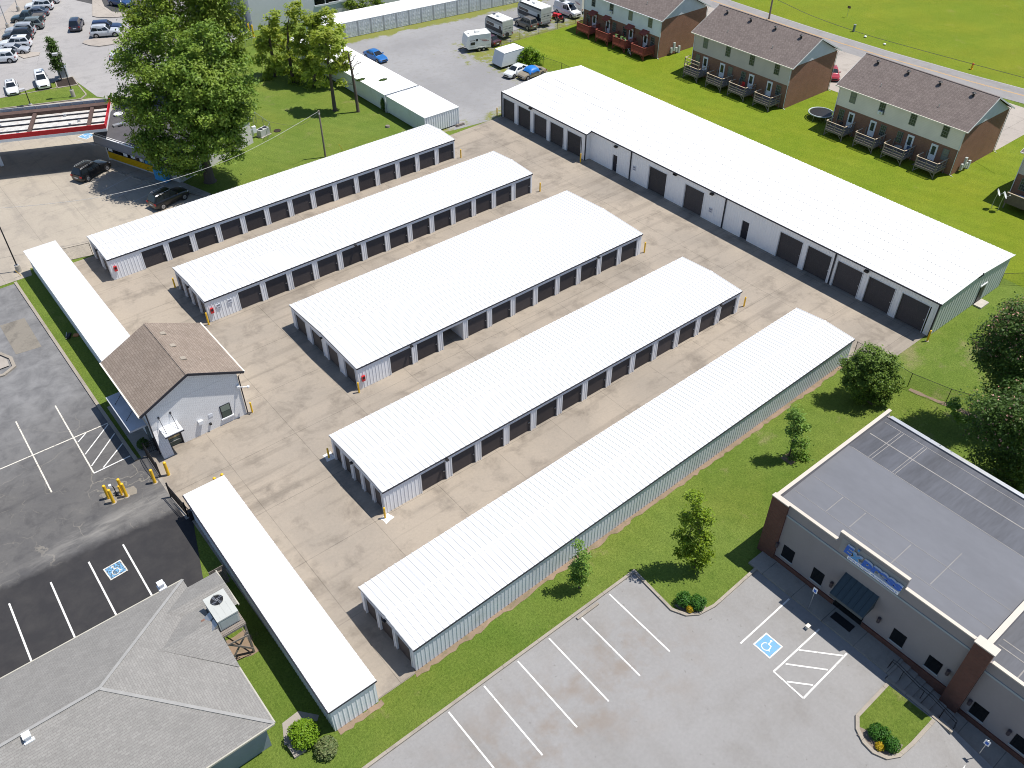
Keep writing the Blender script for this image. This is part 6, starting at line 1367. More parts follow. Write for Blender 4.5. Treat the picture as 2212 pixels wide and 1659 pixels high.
M_bark=M('bark',(.095,.075,.06),.9,.25,3,bs=(6,.6),stretch=(3,3,.6)); M_barkp=M('pine_bark',(.10,.075,.062),.9,.3,3,bs=(5,.7),stretch=(3,3,.6)); M_barkl=M('pale_bark',(.19,.165,.14),.9,.2,3)
def leaf_arrays(rs,blobs,n,size,clump=.0,flat=.0,elong=1.0,shell=.55,per=26):
    """n leaf quads spread through ellipsoid blobs (c, r xyz)"""
    vol=np.array([b[1][0]*b[1][1]*b[1][2] for b in blobs])**.72; idx=rs.choice(len(blobs),n,p=vol/vol.sum())
    C_=np.array([b[0] for b in blobs])[idx]; R_=np.array([b[1] for b in blobs])[idx]
    d=rs.normal(size=(n,3)); d/=np.linalg.norm(d,axis=1)[:,None]
    rad=np.where(rs.random(n)<shell,rs.uniform(.78,1.03,n),rs.random(n)**.4*.9)
    p=C_+d*R_*rad[:,None]
    if clump>0:
        k=max(8,int(n/per)); cc=p[rs.choice(n,k,replace=False)]; j=rs.integers(0,k,n); p=cc[j]+rs.normal(size=(n,3))*clump*np.array([1,1,.7]); d=(p-C_)/R_; d/=np.linalg.norm(d,axis=1)[:,None]+1e-9
    nr=d+rs.normal(size=(n,3))*.75+np.array([0,0,.55+flat]); nr/=np.linalg.norm(nr,axis=1)[:,None]
    a=rs.normal(size=(n,3)); a-=nr*(a*nr).sum(1)[:,None]; a/=np.linalg.norm(a,axis=1)[:,None]; b=np.cross(nr,a)
    s=size*rs.uniform(.6,1.35,n)[:,None]
    v=np.stack([p-a*s*elong,p-b*s*.55+nr*s*.12,p+a*s*elong,p+b*s*.55+nr*s*.12],1)
    return v.reshape(-1,3)
def leaf_obj(name,v,mat,parent):
    n=len(v)//4; me=bpy.data.meshes.new(name); me.vertices.add(n*4); me.loops.add(n*4); me.polygons.add(n)
    off=np.array(parent.location); me.vertices.foreach_set('co',(v-off).astype(np.float32).ravel()); me.loops.foreach_set('vertex_index',np.arange(n*4,dtype=np.int32)); me.polygons.foreach_set('loop_start',np.arange(0,n*4,4,dtype=np.int32))
    me.polygons.foreach_set('loop_total',np.full(n,4,dtype=np.int32)) if False else None
    me.update(calc_edges=True); me.validate(); me.materials.append(mat); o=bpy.data.objects.new(name,me); COL.objects.link(o); o.parent=parent; return o
def limb(mb,rg,a,b,r0,r1,m,wig=.12,seg=5):
    a=Vector(a);b=Vector(b);L=(b-a).length; pts=[];rs=[]
    for i in range(seg+1):
        f=i/seg; q=a.lerp(b,f)+Vector((rg.uniform(-1,1),rg.uniform(-1,1),rg.uniform(-.5,.5)))*L*wig*(0 if i in (0,) else .5)*(1 if i<seg else .3)+Vector((0,0,L*.10*math.sin(f*math.pi)))
        pts.append(q); rs.append(r0+(r1-r0)*f)
    mb.tube(pts,rs,m,7); return pts
def tree(name,label,base,h,r0,blobs,n,size,mat,seed=1,bark=None,fork=.35,cat='tree',group=None,clump=0,elong=1.0,extra=None,shell=.55,lean=(0,0),twigs=True,lr=.34,flat=0,per=26,wig=.1):
    bark=bark or M_bark; rg=random.Random(seed); rs=np.random.default_rng(seed); bx,by=base
    t=thing(name,label,cat,(bx,by,0),0,group)
    mb=MB(); fk=Vector((bx+lean[0]*fork,by+lean[1]*fork,h*fork)); bt=max(blobs,key=lambda q:q[0][2])[0]; top=Vector((bx+lean[0],by+lean[1],h*.86)) if bt[2]>h*.86 else Vector(((bx+bt[0])/2,(by+bt[1])/2,bt[2]))
    mb.tube([(bx,by,-.1),(bx,by,.15),(bx+lean[0]*.2,by+lean[1]*.2,h*fork*.5),fk],[r0*1.5,r0*1.1,r0*.9,r0*.75],bark,12); limb(mb,rg,fk,top,r0*.72,r0*.12,bark,wig,7)
    for c,r in blobs:
        f=rg.uniform(.0,.55); s=fk.lerp(top,f); 
        if s.z>c[2]: s=fk.lerp(top,max(0,(c[2]-.6*r[2]-fk.z)/(top.z-fk.z+.01))*.6)
        pts=limb(mb,rg,s,Vector(c),r0*lr*(1-f*.5),r0*.06,bark)
        if twigs:
            for k in range(4):
                d=Vector((rg.gauss(0,1),rg.gauss(0,1),rg.gauss(.2,.6))).normalized(); q=pts[3]; limb(mb,rg,q,q+Vector((d.x*r[0],d.y*r[1],d.z*r[2]))*.75,r0*.1,r0*.02,bark,.15,3)
    mb.build('trunk',t,60)
    v=leaf_arrays(rs,blobs,n,size,clump,flat,elong,shell,per); leaf_obj('crown',v,mat,t)
    if extra:
        m2,n2,s2=extra; v=leaf_arrays(rs,[((c[0],c[1],c[2]+r[2]*.1),(r[0]*1.0,r[1]*1.0,r[2]*1.0)) for c,r in blobs],n2,s2,0,0,1,1.0); v=v[(v.reshape(-1,4,3)[:,:,2].mean(1).repeat(4))>np.median(v[:,2])] ; leaf_obj('blossom',v,m2,t)
    return t
def cloud(rg,c,R_,H_,k,rr,flat=.8):
    """k lobes in an ovoid crown"""
    out=[]
    for i in range(k):
        a=rg.uniform(0,2*math.pi)*1.0+i*2.399; z=rg.uniform(-1,1); q=math.sqrt(max(0,1-z*z))*rg.uniform(.55,.95); s=rr*rg.uniform(.75,1.25)
        out.append(((c[0]+R_*q*math.cos(a),c[1]+R_*q*math.sin(a),c[2]+H_*z*.85),(s,s,s*flat)))
    return out
rg=random.Random(11)
def lobes_px(lst,base,slant=.0):
    """lobes given as (px,py,radius m,depth offset m): where the sight line meets the vertical plane through the trunk"""
    out=[]
    hd=np.array([CR[2][0],CR[2][1],0]); hd/=np.linalg.norm(hd)
    for px,py,r,dp in lst:
        d=CR[0]*(px-1106)/FOC+CR[1]*(829.5-py)/FOC+CR[2]; b=np.array([base[0],base[1],0])+hd*dp; tt=((b-CAM)@hd)/(d@hd); q=CAM+d*tt; out.append(((float(q[0]),float(q[1]),float(q[2])),(r,r,r*.8)))
    return out
# big maple
B1=(33.4,101.3)
L1=[(300,110,2.6,1),(370,80,2.6,2),(440,90,2.6,1),(500,150,2.4,1),(505,220,2.4,0),(330,170,2.8,-1),(410,170,3.0,-2),(470,190,2.8,-1),(285,215,2.3,0),(350,240,2.8,-2),(430,250,3.0,-2.5),(500,290,2.0,0),(300,275,1.6,1),(335,310,2.2,-2),(400,315,2.6,-3),(460,310,2.4,-2),(365,345,2.0,-2),(300,240,2.0,-2),(480,250,2.4,2),(390,210,2.6,3),(330,130,2.4,3),(500,330,1.3,-1),(410,360,1.4,-2),(270,140,1.6,2),(525,185,1.4,0),(515,245,1.4,0),(415,130,2.6,0),(392,158,2.2,-1),(440,150,2.0,1)]
tree('maple_tree','tall broad maple over the roof of the station store','x' and B1,15.5,.62,lobes_px(L1,B1),70000,.175,ML_maple,5,clump=.42,fork=.28,group=None,flat=.35,per=70)
B2=(42.5,117.5)
L2=[(330,30,3.0,0),(400,15,3.2,0),(470,25,3.2,0),(500,70,2.4,0),(360,-20,3,0),(440,-30,3.2,0),(480,-10,2.8,0),(430,70,3.0,0),(350,75,2.6,0),(485,125,2.2,0),(290,20,2.0,1),(300,60,1.8,0),(505,130,1.8,-1),(460,120,2.6,2)]
tree('maple_tree','lighter broad maple behind the big one, cut by the top of the photo',B2,17,.5,lobes_px(L2,B2),36000,.195,ML_maple2,6,clump=.45,fork=.3,flat=.35,per=70)
# pines
def pine(label,base,h,lobes,seed,n=5200):
    return tree('pine_tree',label,base,h,.27,lobes_px(lobes,base),n,.21,ML_pine,seed,M_barkp,.38,'tree','pine trees behind the container blocks',clump=.27,elong=1.5,shell=.3,twigs=False,lr=.15,flat=.8,per=40,wig=.04)
pine('pine tree farthest left in the clump, beside the grey warehouse',(56.0,127.0),13.5,[(585,60,1.74,0),(570,95,1.64,0),(610,90,1.64,1),(560,130,1.34,0),(600,135,1.44,-1),(635,120,1.34,0),(575,160,1.06,-1),(590,35,1.15,0),(560,185,0.96,-1),(620,165,1.15,1)],21)
pine('pine tree second from the left with a dense bright crown',(57.0,123.2),14,[(640,30,1.74,0),(665,55,1.74,0),(625,70,1.64,0),(655,95,1.74,0),(680,85,1.44,1),(630,115,1.44,-1),(660,135,1.44,-1),(615,150,1.15,-1),(690,120,1.25,0),(640,165,1.06,0)],22)
pine('pine tree in the middle of the clump over the container roof',(59.0,120.0),14.5,[(700,40,1.74,0),(725,70,1.64,0),(690,75,1.64,0),(675,45,1.34,0),(715,105,1.55,0),(680,115,1.55,-1),(700,145,1.25,-1),(655,150,1.25,-1),(675,180,1.06,-1),(640,185,0.96,0)],23)
pine('pine tree farthest right in the clump with bare lower boughs',(56.6,110.0),12.6,[(705,75,1.25,0),(725,95,1.34,0),(735,125,1.15,0),(700,110,1.25,0),(690,145,1.25,0),(720,150,1.15,-1),(745,150,0.86,0),(735,175,0.77,-1),(695,175,0.96,0),(665,165,0.86,0),(680,85,0.96,1)],24,3900)
# bare snag
t=thing('dead_tree','bare dead pine trunk with broken limbs on the grass','tree',(58.98,107.5,0),0); mb=MB(); rg=random.Random(3)
tp=Vector((58.6,107.7,8.8)); mb.tube([(58.98,107.5,-.1),(58.98,107.5,.2),(58.9,107.5,3),(58.8,107.6,6),tp],[.32,.24,.21,.17,.05],M_barkp,9); mb.build('trunk',t,50)
for z,d,L,r_ in ((6.0,(.75,-.3,.55),1.8,.09),(6.6,(-.8,.4,.6),1.0,.05),(7.2,(.5,-.5,.7),1.5,.06),(7.7,(-.5,.3,.8),1.4,.05),(5.2,(.9,-.4,.2),1.3,.04),(6.9,(-.3,-.8,.5),1.1,.04),(4.0,(-.9,.1,.1),.9,.04)):
    mb=MB(); a=Vector((58.8,107.6,z)); b=a+Vector(d).normalized()*L; pts=limb(mb,rg,a,b,r_,r_*.4,M_barkp,.2,5)
    for k in range(3): q=pts[2+k]; limb(mb,rg,q,q+Vector((rg.gauss(0,.5),rg.gauss(0,.5),rg.uniform(.1,.7))),r_*.4,.012,M_barkp,.2,3)
    mb.build('limb',t,50)
# stump
mb=MB(); mb.cyl(59.5,100.5,-.05,.22,.36,.3,M_barkl,14); tag(mb.build('tree_stump'),'pale cut tree stump alone on the grass by the container block','stump')
# island tree
tree('young_tree','slim dark young tree in the mulch bed beside the lamp post',(29.5,146.3),6.4,.09,lobes_px([(110,95,.75,0),(112,108,.8,0),(118,122,.85,0),(122,135,.8,0),(120,148,.6,0),(105,85,.4,0),(130,145,.5,0)],(29.5,146.3)),4200,.12,ML_dark,31,fork=.3,clump=.2)
# magnolia and young trees of the planted lawn
MB0=(62.3,25.0)
tree('magnolia_tree','round dark magnolia on the lawn at the chain link fence',MB0,5.6,.16,lobes_px([(1845,790,1.1,0),(1880,770,1.2,0),(1915,785,1.1,0),(1850,825,1.15,-.4),(1888,815,1.3,-.8),(1920,825,1.1,-.3),(1865,850,1.0,-.4),(1900,852,1.0,-.6),(1885,790,1.2,.6)],MB0),22000,.095,ML_magn,32,clump=.16,fork=.2,shell=.75,flat=.3,per=40)
tree('young_tree','slender pale young tree between the magnolia and the grey membrane roof',(50.6,24.9),5.6,.08,lobes_px([(1718,905,.55,0),(1735,925,.5,0),(1712,930,.55,0),(1730,955,.55,0),(1708,960,.55,0),(1735,985,.45,0),(1712,985,.5,0),(1722,890,.4,0)],(50.6,24.9)),2800,.10,ML_young,33,fork=.2,clump=.18)
tree('young_tree','tall olive green young tree by the tip of the right lot',(35.8,22.3),7.6,.1,lobes_px([(1500,1075,.6,0),(1505,1105,.7,0),(1480,1120,.6,0),(1525,1115,.6,0),(1500,1140,.8,0),(1475,1160,.7,0),(1520,1160,.7,0),(1495,1185,.7,-.3),(1525,1200,.6,-.3),(1475,1190,.6,0),(1505,1215,.55,-.3)],(35.8,22.3)),5600,.10,ML_olive,34,fork=.15,clump=.16)
tree('young_tree','thin young tree close to the pale green wall of the long row',(27.9,26.3),4.6,.06,lobes_px([(1250,1180,.35,0),(1258,1200,.45,0),(1248,1222,.5,0),(1262,1232,.5,0),(1240,1245,.5,0),(1255,1255,.45,-.2)],(27.9,26.3)),2400,.085,ML_young,35,fork=.15,clump=.14)
# mimosa and dark trees at the right edge
rg=random.Random(9)
tree('mimosa_tree','wide dark mimosa with pink blossom at the right edge',(68.0,16.6),9.0,.22,lobes_px([(2128,742,1.1,0),(2155,718,1.3,0),(2190,695,1.7,0),(2150,775,1.4,-.5),(2185,750,1.9,-.5),(2225,730,2.2,0),(2165,800,1.3,-1),(2205,805,1.9,-1),(2260,770,2.2,0),(2130,765,.9,0),(2240,820,2,-1),(2200,680,1.5,1),(2180,835,1.2,-1),(2195,850,1.8,0),(2160,830,1.2,0),(2215,690,2,0)],(68.0,16.6)),30000,.105,ML_dark,36,clump=.3,fork=.3,flat=.4,extra=(ML_pink,2600,.08))
tree('mimosa_tree','shaded dark tree with sparse pink blossom below the wide mimosa',(62.6,11.6),6.6,.2,lobes_px([(2165,890,1.5,0),(2205,870,1.9,0),(2150,930,1.4,0),(2195,930,2.0,0),(2150,985,1.3,0),(2190,990,1.8,0),(2230,1000,2.1,0),(2170,1035,1.4,0),(2240,900,2.2,0),(2250,950,2.2,0),(2215,1060,1.8,0),(2140,900,.9,0),(2255,1080,2,0),(2180,1075,1.4,0),(2122,870,1.1,0),(2112,930,1.0,0),(2122,990,1.1,0),(2110,1030,.8,0)],(62.6,11.6)),27000,.11,ML_dark,37,clump=.3,fork=.25,extra=(ML_pink,900,.095))
tree('young_tree','sunlit pale sapling standing in the shade of the mimosa',(64.6,16.9),4.6,.06,lobes_px([(2060,880,.45,0),(2070,900,.45,0),(2095,905,.5,0),(2100,925,.45,0),(2105,945,.4,0),(2065,868,.3,0)],(64.6,16.9)),1100,.12,ML_young,38,fork=.2,clump=.15)
tree('young_tree','bright sapling against the dark trees at the right edge',(68.6,16.5),5.0,.06,lobes_px([(2155,880,.5,0),(2165,900,.55,0),(2145,905,.5,0),(2175,890,.45,0)],(68.6,16.5)),1000,.13,ML_bright,39,fork=.2,clump=.18)
tree('shade_tree','dark tree added for shade behind the dark mimosas, mostly outside the frame',(72.5,10.5),9.5,.25,[((72.5,10.5,7.5),(3,3,2)),((70.8,12.5,7.2),(2.2,2.2,1.6)),((71,8.8,7),(2.4,2.4,1.7)),((74.6,12,7.2),(2.5,2.5,1.8)),((69.5,10.5,6),(1.8,1.8,1.4)),((71.8,14.6,7),(2,2,1.5))],9000,.17,ML_dark,40,clump=.35,fork=.3)  # added mostly out of view to throw shade on the lawn
# tree in the gravel lot, warehouse shrubs
tree('small_tree','bushy small tree behind the white cargo trailer',(89.8,106.2),3.6,.1,lobes_px([(1125,120,.9,0),(1145,112,1.0,0),(1163,122,.9,0),(1135,135,.9,-.3),(1155,138,.9,-.4),(1120,130,.7,0),(1145,125,1.0,.5)],(89.8,106.2)),5200,.13,ML_bright,41,fork=.15,clump=.2)
for (px,py),s,lb in (((760,12),1.0,'green shrub beside the warehouse windows, left of a pair'),((784,14),1.1,'green shrub beside the warehouse windows, right of a pair'),((815,2),1.0,'green shrub at the top edge by the warehouse'),((720,35),.7,'low dark shrub behind the container row at the pines')):
    b=G((px,py+22)); tree('shrub',lb,b,3.4*s,.06,lobes_px([(px-8,py,.8*s,0),(px+8,py+3,.8*s,0),(px,py-10,.8*s,0),(px,py+10,.8*s,0)],b),1300,.14,ML_maple2,50+px,fork=.2,cat='shrub',clump=.2)
# bushes
def bush(label,c,r,h,mat,seed,n=2600,size=.06,group='round bushes in the beds'):
    rs=np.random.default_rng(seed); rg=random.Random(seed); t=thing('bush',label,'bush',(c[0],c[1],0),0,group)
    bl=[((c[0],c[1],h*.5),(r,r,h*.5))]+[((c[0]+rg.uniform(-.5,.5)*r,c[1]+rg.uniform(-.5,.5)*r,h*rg.uniform(.45,.75)),(r*.55,r*.55,h*.35)) for _ in range(6)]
    mb=MB()
    for k in range(7): mb.tube([(c[0],c[1],0),(c[0]+rg.uniform(-.6,.6)*r,c[1]+rg.uniform(-.6,.6)*r,h*.7)],[.03,.01],M_bark,5)
    mb.build('stem',t); leaf_obj('foliage',leaf_arrays(rs,bl,n,size,0,0,1,.8),mat,t); return t
bush('left round dark green bush in the corner bed of the right lot',(32.75,20.55),.62,1.0,ML_box,61); bush('right round dark green bush in the corner bed of the right lot',(33.25,19.75),.6,1.0,ML_box,62)
bush('small yellow bush in the corner bed of the right lot',(32.65,19.85),.3,.55,ML_ylw,63,900,.05)
bush('upper round dark green bush on the kerbed island by the steps',(34.85,6.1),.62,.9,ML_box,64); bush('lower round dark green bush on the kerbed island by the steps',(34.85,5.15),.55,.9,ML_box,65); bush('small yellow bush on the kerbed island by the steps',(34.3,5.55),.32,.5,ML_ylw,66,900,.05)
bush('big bright green bush at the corner of the grey shingle roof',(6.75,28.7),.95,1.5,ML_bright,67,5200,.07,None)
bush('dark clipped shrub on the office walk under the metal canopy',(8.75,60.3),.5,.9,ML_dark,68,1600,.06,None)
bush('pale tufted ornamental grass below the bright green bush',(7.4,27.2),.75,.8,ML_deadleaf,69,3000,.09,None)
bush('leafy vine hanging on the nearer container wall',(61.75,105.0),.35,2.2,ML_dark,70,900,.09,None)
# green vines over the container edge
for (px,lb) in (((965,600),'patch of vine on the container roof nearest the pines'),((1110,678),'small patch of vine at the container roof edge'),((1300,680),'lone patch of vine in the middle of the container roof')):
    q=P(*kB(*px),2.7); rs=np.random.default_rng(px[0]); t=thing('vine',lb,'vine',(float(q[0]),float(q[1]),2.68),0,'vine patches on the container roof'); leaf_obj('foliage',leaf_arrays(rs,[((float(q[0]),float(q[1]),2.72),(.75,.35,.1))],420,.09),ML_dark,t)
# ------------------------------------------------------------------ bollards
def bollard(label,x,y,h=1.1,r=.085,pad=False):
    t=thing('bollard',label,'bollard',(x,y,0),0,'yellow bollards'); mb=MB(); mb.cyl(x,y,-.05,h-.05,r,r,M_yel,14); mb.ball((x,y,h-.055),r,M_yel,14,6,.7); mb.build('post',t,50)
    mb=MB(); mb.cyl(x,y,-.02,.016,r*1.9,r*1.8,M_white if pad else M_kerb,14); 
    mb.build('footing',t); return t
for lb,x,y,h,r in (
 ('yellow bollard beside the first door block of the long building, at the gravel',73.75,93.75,1.2,.085),('yellow bollard at the step in the long building front',73.3,75.6,1.25,.09),
 ('yellow bollard at the far right end of the second white row',64.1,73.0,1.2,.09),('yellow bollard at the far right end of the pole-side white row',61.9,86.5,1.2,.09),
 ('yellow bollard at the far right end of the widest row',64.1,55.0,1.35,.09),('yellow bollard by the green end wall of the long building',74.2,26.2,1.3,.09),
 ('yellow bollard at the far left corner of the second white row',20.45,81.5,1.25,.085),('yellow bollard at the near corner of the second white row under its red box',20.45,73.15,1.5,.09),
 ('yellow bollard at the near corner of the widest row',26.75,54.85,1.2,.085),('yellow bollard in a white concrete patch at the far left corner of its row',20.4,49.35,1.1,.085),
 ('yellow bollard in a white concrete patch at the near corner of its row',20.5,40.8,1.2,.085),('yellow bollard at the right corner of the office',17.95,58.55,1.2,.08),
 ('yellow bollard inside the gate, nearest the office door',9.1,55.95,1.5,.13),('yellow bollard outside the gate at its post',7.9,55.85,1.5,.13),
 ('yellow bollard at the far right end of the row beside the blank wall',64.7,41.3,1.2,.085)):
    bollard(lb,x,y,h,r,'white concrete patch' in lb)
mb=MB(); mb.sheet(wob([(20.0,49.0),(20.9,48.9),(20.9,49.9),(20.1,49.9)],.1,.4),.005,M_white); mb.sheet(wob([(20.2,40.2),(21.1,40.4),(20.9,41.1),(20.1,41.0)],.12,.4),.005,M_white); struct('concrete_patches',mb,'white concrete patches round two bollards')
for p,z,lb,r in ((kQ(968,1048),0,'yellow bollard nearest the camera at the keypad',.13),(kQ(1078,995),0,'yellow bollard at the right front of the keypad',.13),(kQ(878,905),1.5,'yellow bollard at the left back of the keypad',.13),(kQ(1000,850),1.5,'yellow bollard at the right back of the keypad',.13)):
    q=P(p[0],p[1],z); bollard(lb,float(q[0]),float(q[1]),1.5,r)
q=G(kQ(1038,985)); bollard('thinner shorter yellow bollard between the keypad bollards',q[0],q[1],1.1,.08)
for p,lb in ((kQ(1885,806),'right one of two yellow bollard tops behind the narrow unit'),(kQ(1820,838),'left one of two yellow bollard tops behind the narrow unit')):
    q=P(p[0],p[1],1.45); bollard(lb,float(q[0]),float(q[1]),1.45,.13)
for p,lb in ((kB(200,315),'yellow bollard at the warehouse corner, nearer one'),(kB(168,305),'yellow bollard at the warehouse corner, farther one')):
    q=G(p); bollard(lb,q[0],q[1],2.0,.16)
mb=MB(); mb.sheet(wob([(3.9,56.0),(6.3,55.6),(6.4,56.6),(4.0,57.3)],.12,.5),.008,M_patch); struct('keypad_island',mb,'concrete pad under the keypad')
q=G(kQ(995,985)); t=thing('keypad_pedestal','black keypad pedestal between the thick yellow bollards','keypad',(q[0],q[1],0),0)
mb=MB(); mb.tube([(q[0],q[1],0),(q[0],q[1],.95),(q[0]-.12,q[1]+.02,1.12)],.04,M_black,8); mb.box(q[0]-.14,q[1]-.14,0,q[0]+.14,q[1]+.14,.03,M_black); mb.build('stand',t); mb=MB(); mb.box(q[0]-.3,q[1]-.1,1.08,q[0]-.1,q[1]+.12,1.32,M_sign); mb.build('keypad',t)
# ------------------------------------------------------------------ extinguisher boxes and placards on the row corners
def redbox(lb,x,y,z):
    t=thing('extinguisher_box',lb,'extinguisher box',(x,y,z),0,'red extinguisher boxes'); mb=MB(); mb.box(x-.16,y-.18,z-.3,x+.16,y-.035,z+.3,M_red); mb.build('cabinet',t); mb=MB(); mb.box(x-.1,y-.19,z-.05,x+.1,y-.181,z+.2,M_black); mb.build('window',t)
for p,y,lb in ((kA(980,668),86.95,'red extinguisher box on the corner of the pole-side row'),(kA(1800,1025),73.42,'red extinguisher box on the corner of the second white row'),(kD(1128,1600),55.1,'red extinguisher box on the corner of the widest row')):
    q=onY(p,y); redbox(lb,float(q[0]),y,float(q[2]))
t=thing('extinguisher_box','red extinguisher box at the far right end of its row','extinguisher box',(63.4,41.5,1.3),0,'red extinguisher boxes'); mb=MB(); mb.box(63.44,41.3,1.0,63.6,41.7,1.6,M_red); mb.build('cabinet',t)
for p,lb in ((kA(1858,988),'left small placard on the corner of the second white row'),(kA(1953,948),'right small placard on the corner of the second white row')):
    q=onY(p,73.42); x,z=float(q[0]),float(q[2]); t=thing('placard',lb,'sign',(x,73.38,z),0,'placards on the second row'); mb=MB(); mb.box(x-.23,73.34,z-.26,x+.23,73.375,z+.26,M_sign); mb.build('plate',t); mb=MB(); mb.box(x-.17,73.333,z+.04,x+.17,73.339,z+.2,M_ink); mb.box(x-.17,73.333,z-.2,x+.17,73.339,z-.12,M_ink); mb.build('print',t)
# ------------------------------------------------------------------ fences
def meshmat():
    m,n,l,b=newmat('chain_link'); s=sepxyz(n,l,objvec(n)); u=math_(n,l,'ADD',s[0],s[1]); a=math_(n,l,'FRACT',math_(n,l,'MULTIPLY',math_(n,l,'ADD',u,s[2]),9)); c=math_(n,l,'FRACT',math_(n,l,'MULTIPLY',math_(n,l,'SUBTRACT',u,s[2]),9))
    k=math_(n,l,'MAXIMUM',math_(n,l,'LESS_THAN',a,.09),math_(n,l,'LESS_THAN',c,.09)); b.inputs['Base Color'].default_value=(.04,.045,.045,1); l.new(k,b.inputs['Alpha']); return m
M_mesh=meshmat()
def chainlink(label,pts,h,step=2.6,m=None):
    m=m or M_black; t=thing('chain_link_fence',label,'fence',(pts[0][0],pts[0][1],0),0); mr=MB(); mm=MB()
    for a,b in zip(pts,pts[1:]):
        L=math.hypot(b[0]-a[0],b[1]-a[1]); k=max(1,int(L/step+.5))
        for i in range(k+(1 if b is pts[-1] else 0)):
            f=i/k; x=a[0]+(b[0]-a[0])*f; y=a[1]+(b[1]-a[1])*f; mb=MB(); mb.cyl(x,y,-.05,h+.05,.032,.032,m,8); mb.build('post',t)
        mr.tube([(a[0],a[1],h),(b[0],b[1],h)],.022,m,6); mm.quad((a[0],a[1],.05),(b[0],b[1],.05),(b[0],b[1],h-.03),(a[0],a[1],h-.03),M_mesh)
    mr.build('top_rail',t); mm.build('wire_mesh',t)
chainlink('black chain link fence between the gravel lot and the apartments lawn',[(112.5,115.0),(95.8,115.3),(89.9,115.4),(90.0,113.1),(91.2,112.1),(90.6,103.2),(91.2,99.5),(90.8,93.2)],1.75,4.0)
chainlink('black chain link fence from the blank wall row to the dark trees',[(66.7,29.5),(66.55,23.6),(67.3,20.2),(70,14)],1.6,5.8)
chainlink('black chain link fence off the far corner of the long building',[(88.9,26.6),(96,21.5),(104,15)],1.5,4)
chainlink('low chain link fence at the top of the lawn by the warehouse',[G(kPN(380,790)),G(kPN(480,775)),G(kPN(590,740)),G(kPN(700,715))],1.2,3.5,M_metal)
chainlink('small chain link enclosure behind the station store',[G(kB(210,1100)),G(kB(225,1040)),G(kB(350,1130)),G(kB(320,1190))],1.5,2.2,M_metal)
chainlink('short chain link fence between the narrow unit and the pole-side row',[(13.1,93.9),(15.9,93.3)],1.6,2.7)
def iron_gate(label,a,b,h,leafs,arch=.25):
    t=thing('iron_gate',label,'gate',(a[0],a[1],0),0); L=math.hypot(b[0]-a[0],b[1]-a[1]); k=int(L/.14); f_=lambda f:(a[0]+(b[0]-a[0])*f,a[1]+(b[1]-a[1])*f)
    for f in (0,1): x,y=f_(f); mb=MB(); mb.box(x-.06,y-.06,0,x+.06,y+.06,h+.15,M_black); mb.build('post',t)
    mb=MB()
    for i in range(1,k):
        x,y=f_(i/k); mb.box(x-.014,y-.014,.12,x+.014,y+.014,h+arch*math.sin(math.pi*i/k),M_black)
    mb.build('pickets',t)
    mb=MB()
    for z,ar in ((.18,0),(h-.25,0),(h-.02,arch)):
        mb.tube([(*f_(i/12),z+ar*math.sin(math.pi*i/12)) for i in range(13)],.028,M_black,6)
    mb.each('rail',t); return t
iron_gate('black iron gate leaf standing open beside the office door bollards',(8.55,59.0),(8.5,56.15),1.55,1)
iron_gate('black iron gate leaf folded back against the narrow unit by the keypad lane',(8.5,50.7),(8.3,53.5),1.5,1,.0)
iron_gate('low black iron panel closing the office walk',(8.6,59.3),(9.5,59.3),1.3,1,0)
t=thing('gate_operator','black gate motor box behind the folded gate leaf','gate motor',(8.75,50.3,0),0); mb=MB(); mb.box(8.5,50.1,0,8.9,50.5,.9,M_black); mb.build('housing',t); mb=MB(); mb.tube([(8.7,50.5,.7),(8.5,52.6,.8)],.04,M_black,6); mb.build('arm',t)
# ------------------------------------------------------------------ poles, lamps, wires
def lamp(label,x,y,h,arm,base_h=.8,dark=True,headang=0):
    t=thing('street_lamp',label,'street lamp',(x,y,0),0,'parking lot lamps'); mb=MB(); mb.cyl(x,y,0,base_h,.3,.28,M_conc,14); mb.build('base',t); mb=MB(); mb.cyl(x,y,base_h,h,.075,.06,M_black if dark else M_metal,10); mb.box(x-.17,y-.17,base_h,x+.17,y+.17,base_h+.06,M_metal); mb.build('pole',t)
    c,s=math.cos(headang),math.sin(headang); mb=MB(); mb.bar((x,y,h),(x+arm*c,y+arm*s,h+.05),.08,.08,M_black); mb.build('arm',t); mb=MB(); mb.bar((x+arm*c,y+arm*s,h+.05),(x+(arm+.75)*c,y+(arm+.75)*s,h+.05),.55,.28,M('lamp_head',(.42,.42,.43),.5)); mb.build('lamp_head',t)
lamp('tall lamp post with a round concrete base at the left edge by the narrow unit',8.55,95.2,7.6,.6,.75,True,math.pi)
q=G(kTL(1190,1565)); lamp('lamp post on the grass island beside the mulch bed',q[0],q[1],6.4,.2,1.1,True,math.pi*.9)
q=G(kTL(495,1700)); lamp('short lamp post rising behind the station canopy',q[0],q[1],2.4,.0,.2,True,math.pi)
q=G(kTL(140,470)); lamp('grey lamp post at the near left end of the angled row',q[0],q[1],9,.5,.9,False,math.pi*.8)
q=G(kTL(310,190)); lamp('grey lamp post at the far end of the angled row',q[0],q[1],9,.5,.9,False,math.pi*.8)
t=thing('utility_cabinet','pale grey utility cabinet behind the island tree','cabinet',(30.2,147.4,0),R(-20)); mb=MB(); mb.box(-.65,-.5,0,.65,.5,1.5,M('cabinet_grey',(.36,.39,.40),.5)); mb.build('housing',t,local=True); mb=MB(); mb.box(-.7,-.55,1.5,.7,.55,1.56,M_metal); mb.build('lid',t,local=True)
M_pole=M('weathered_pole',(.21,.17,.135),.9,.2,2,stretch=(4,4,.5))
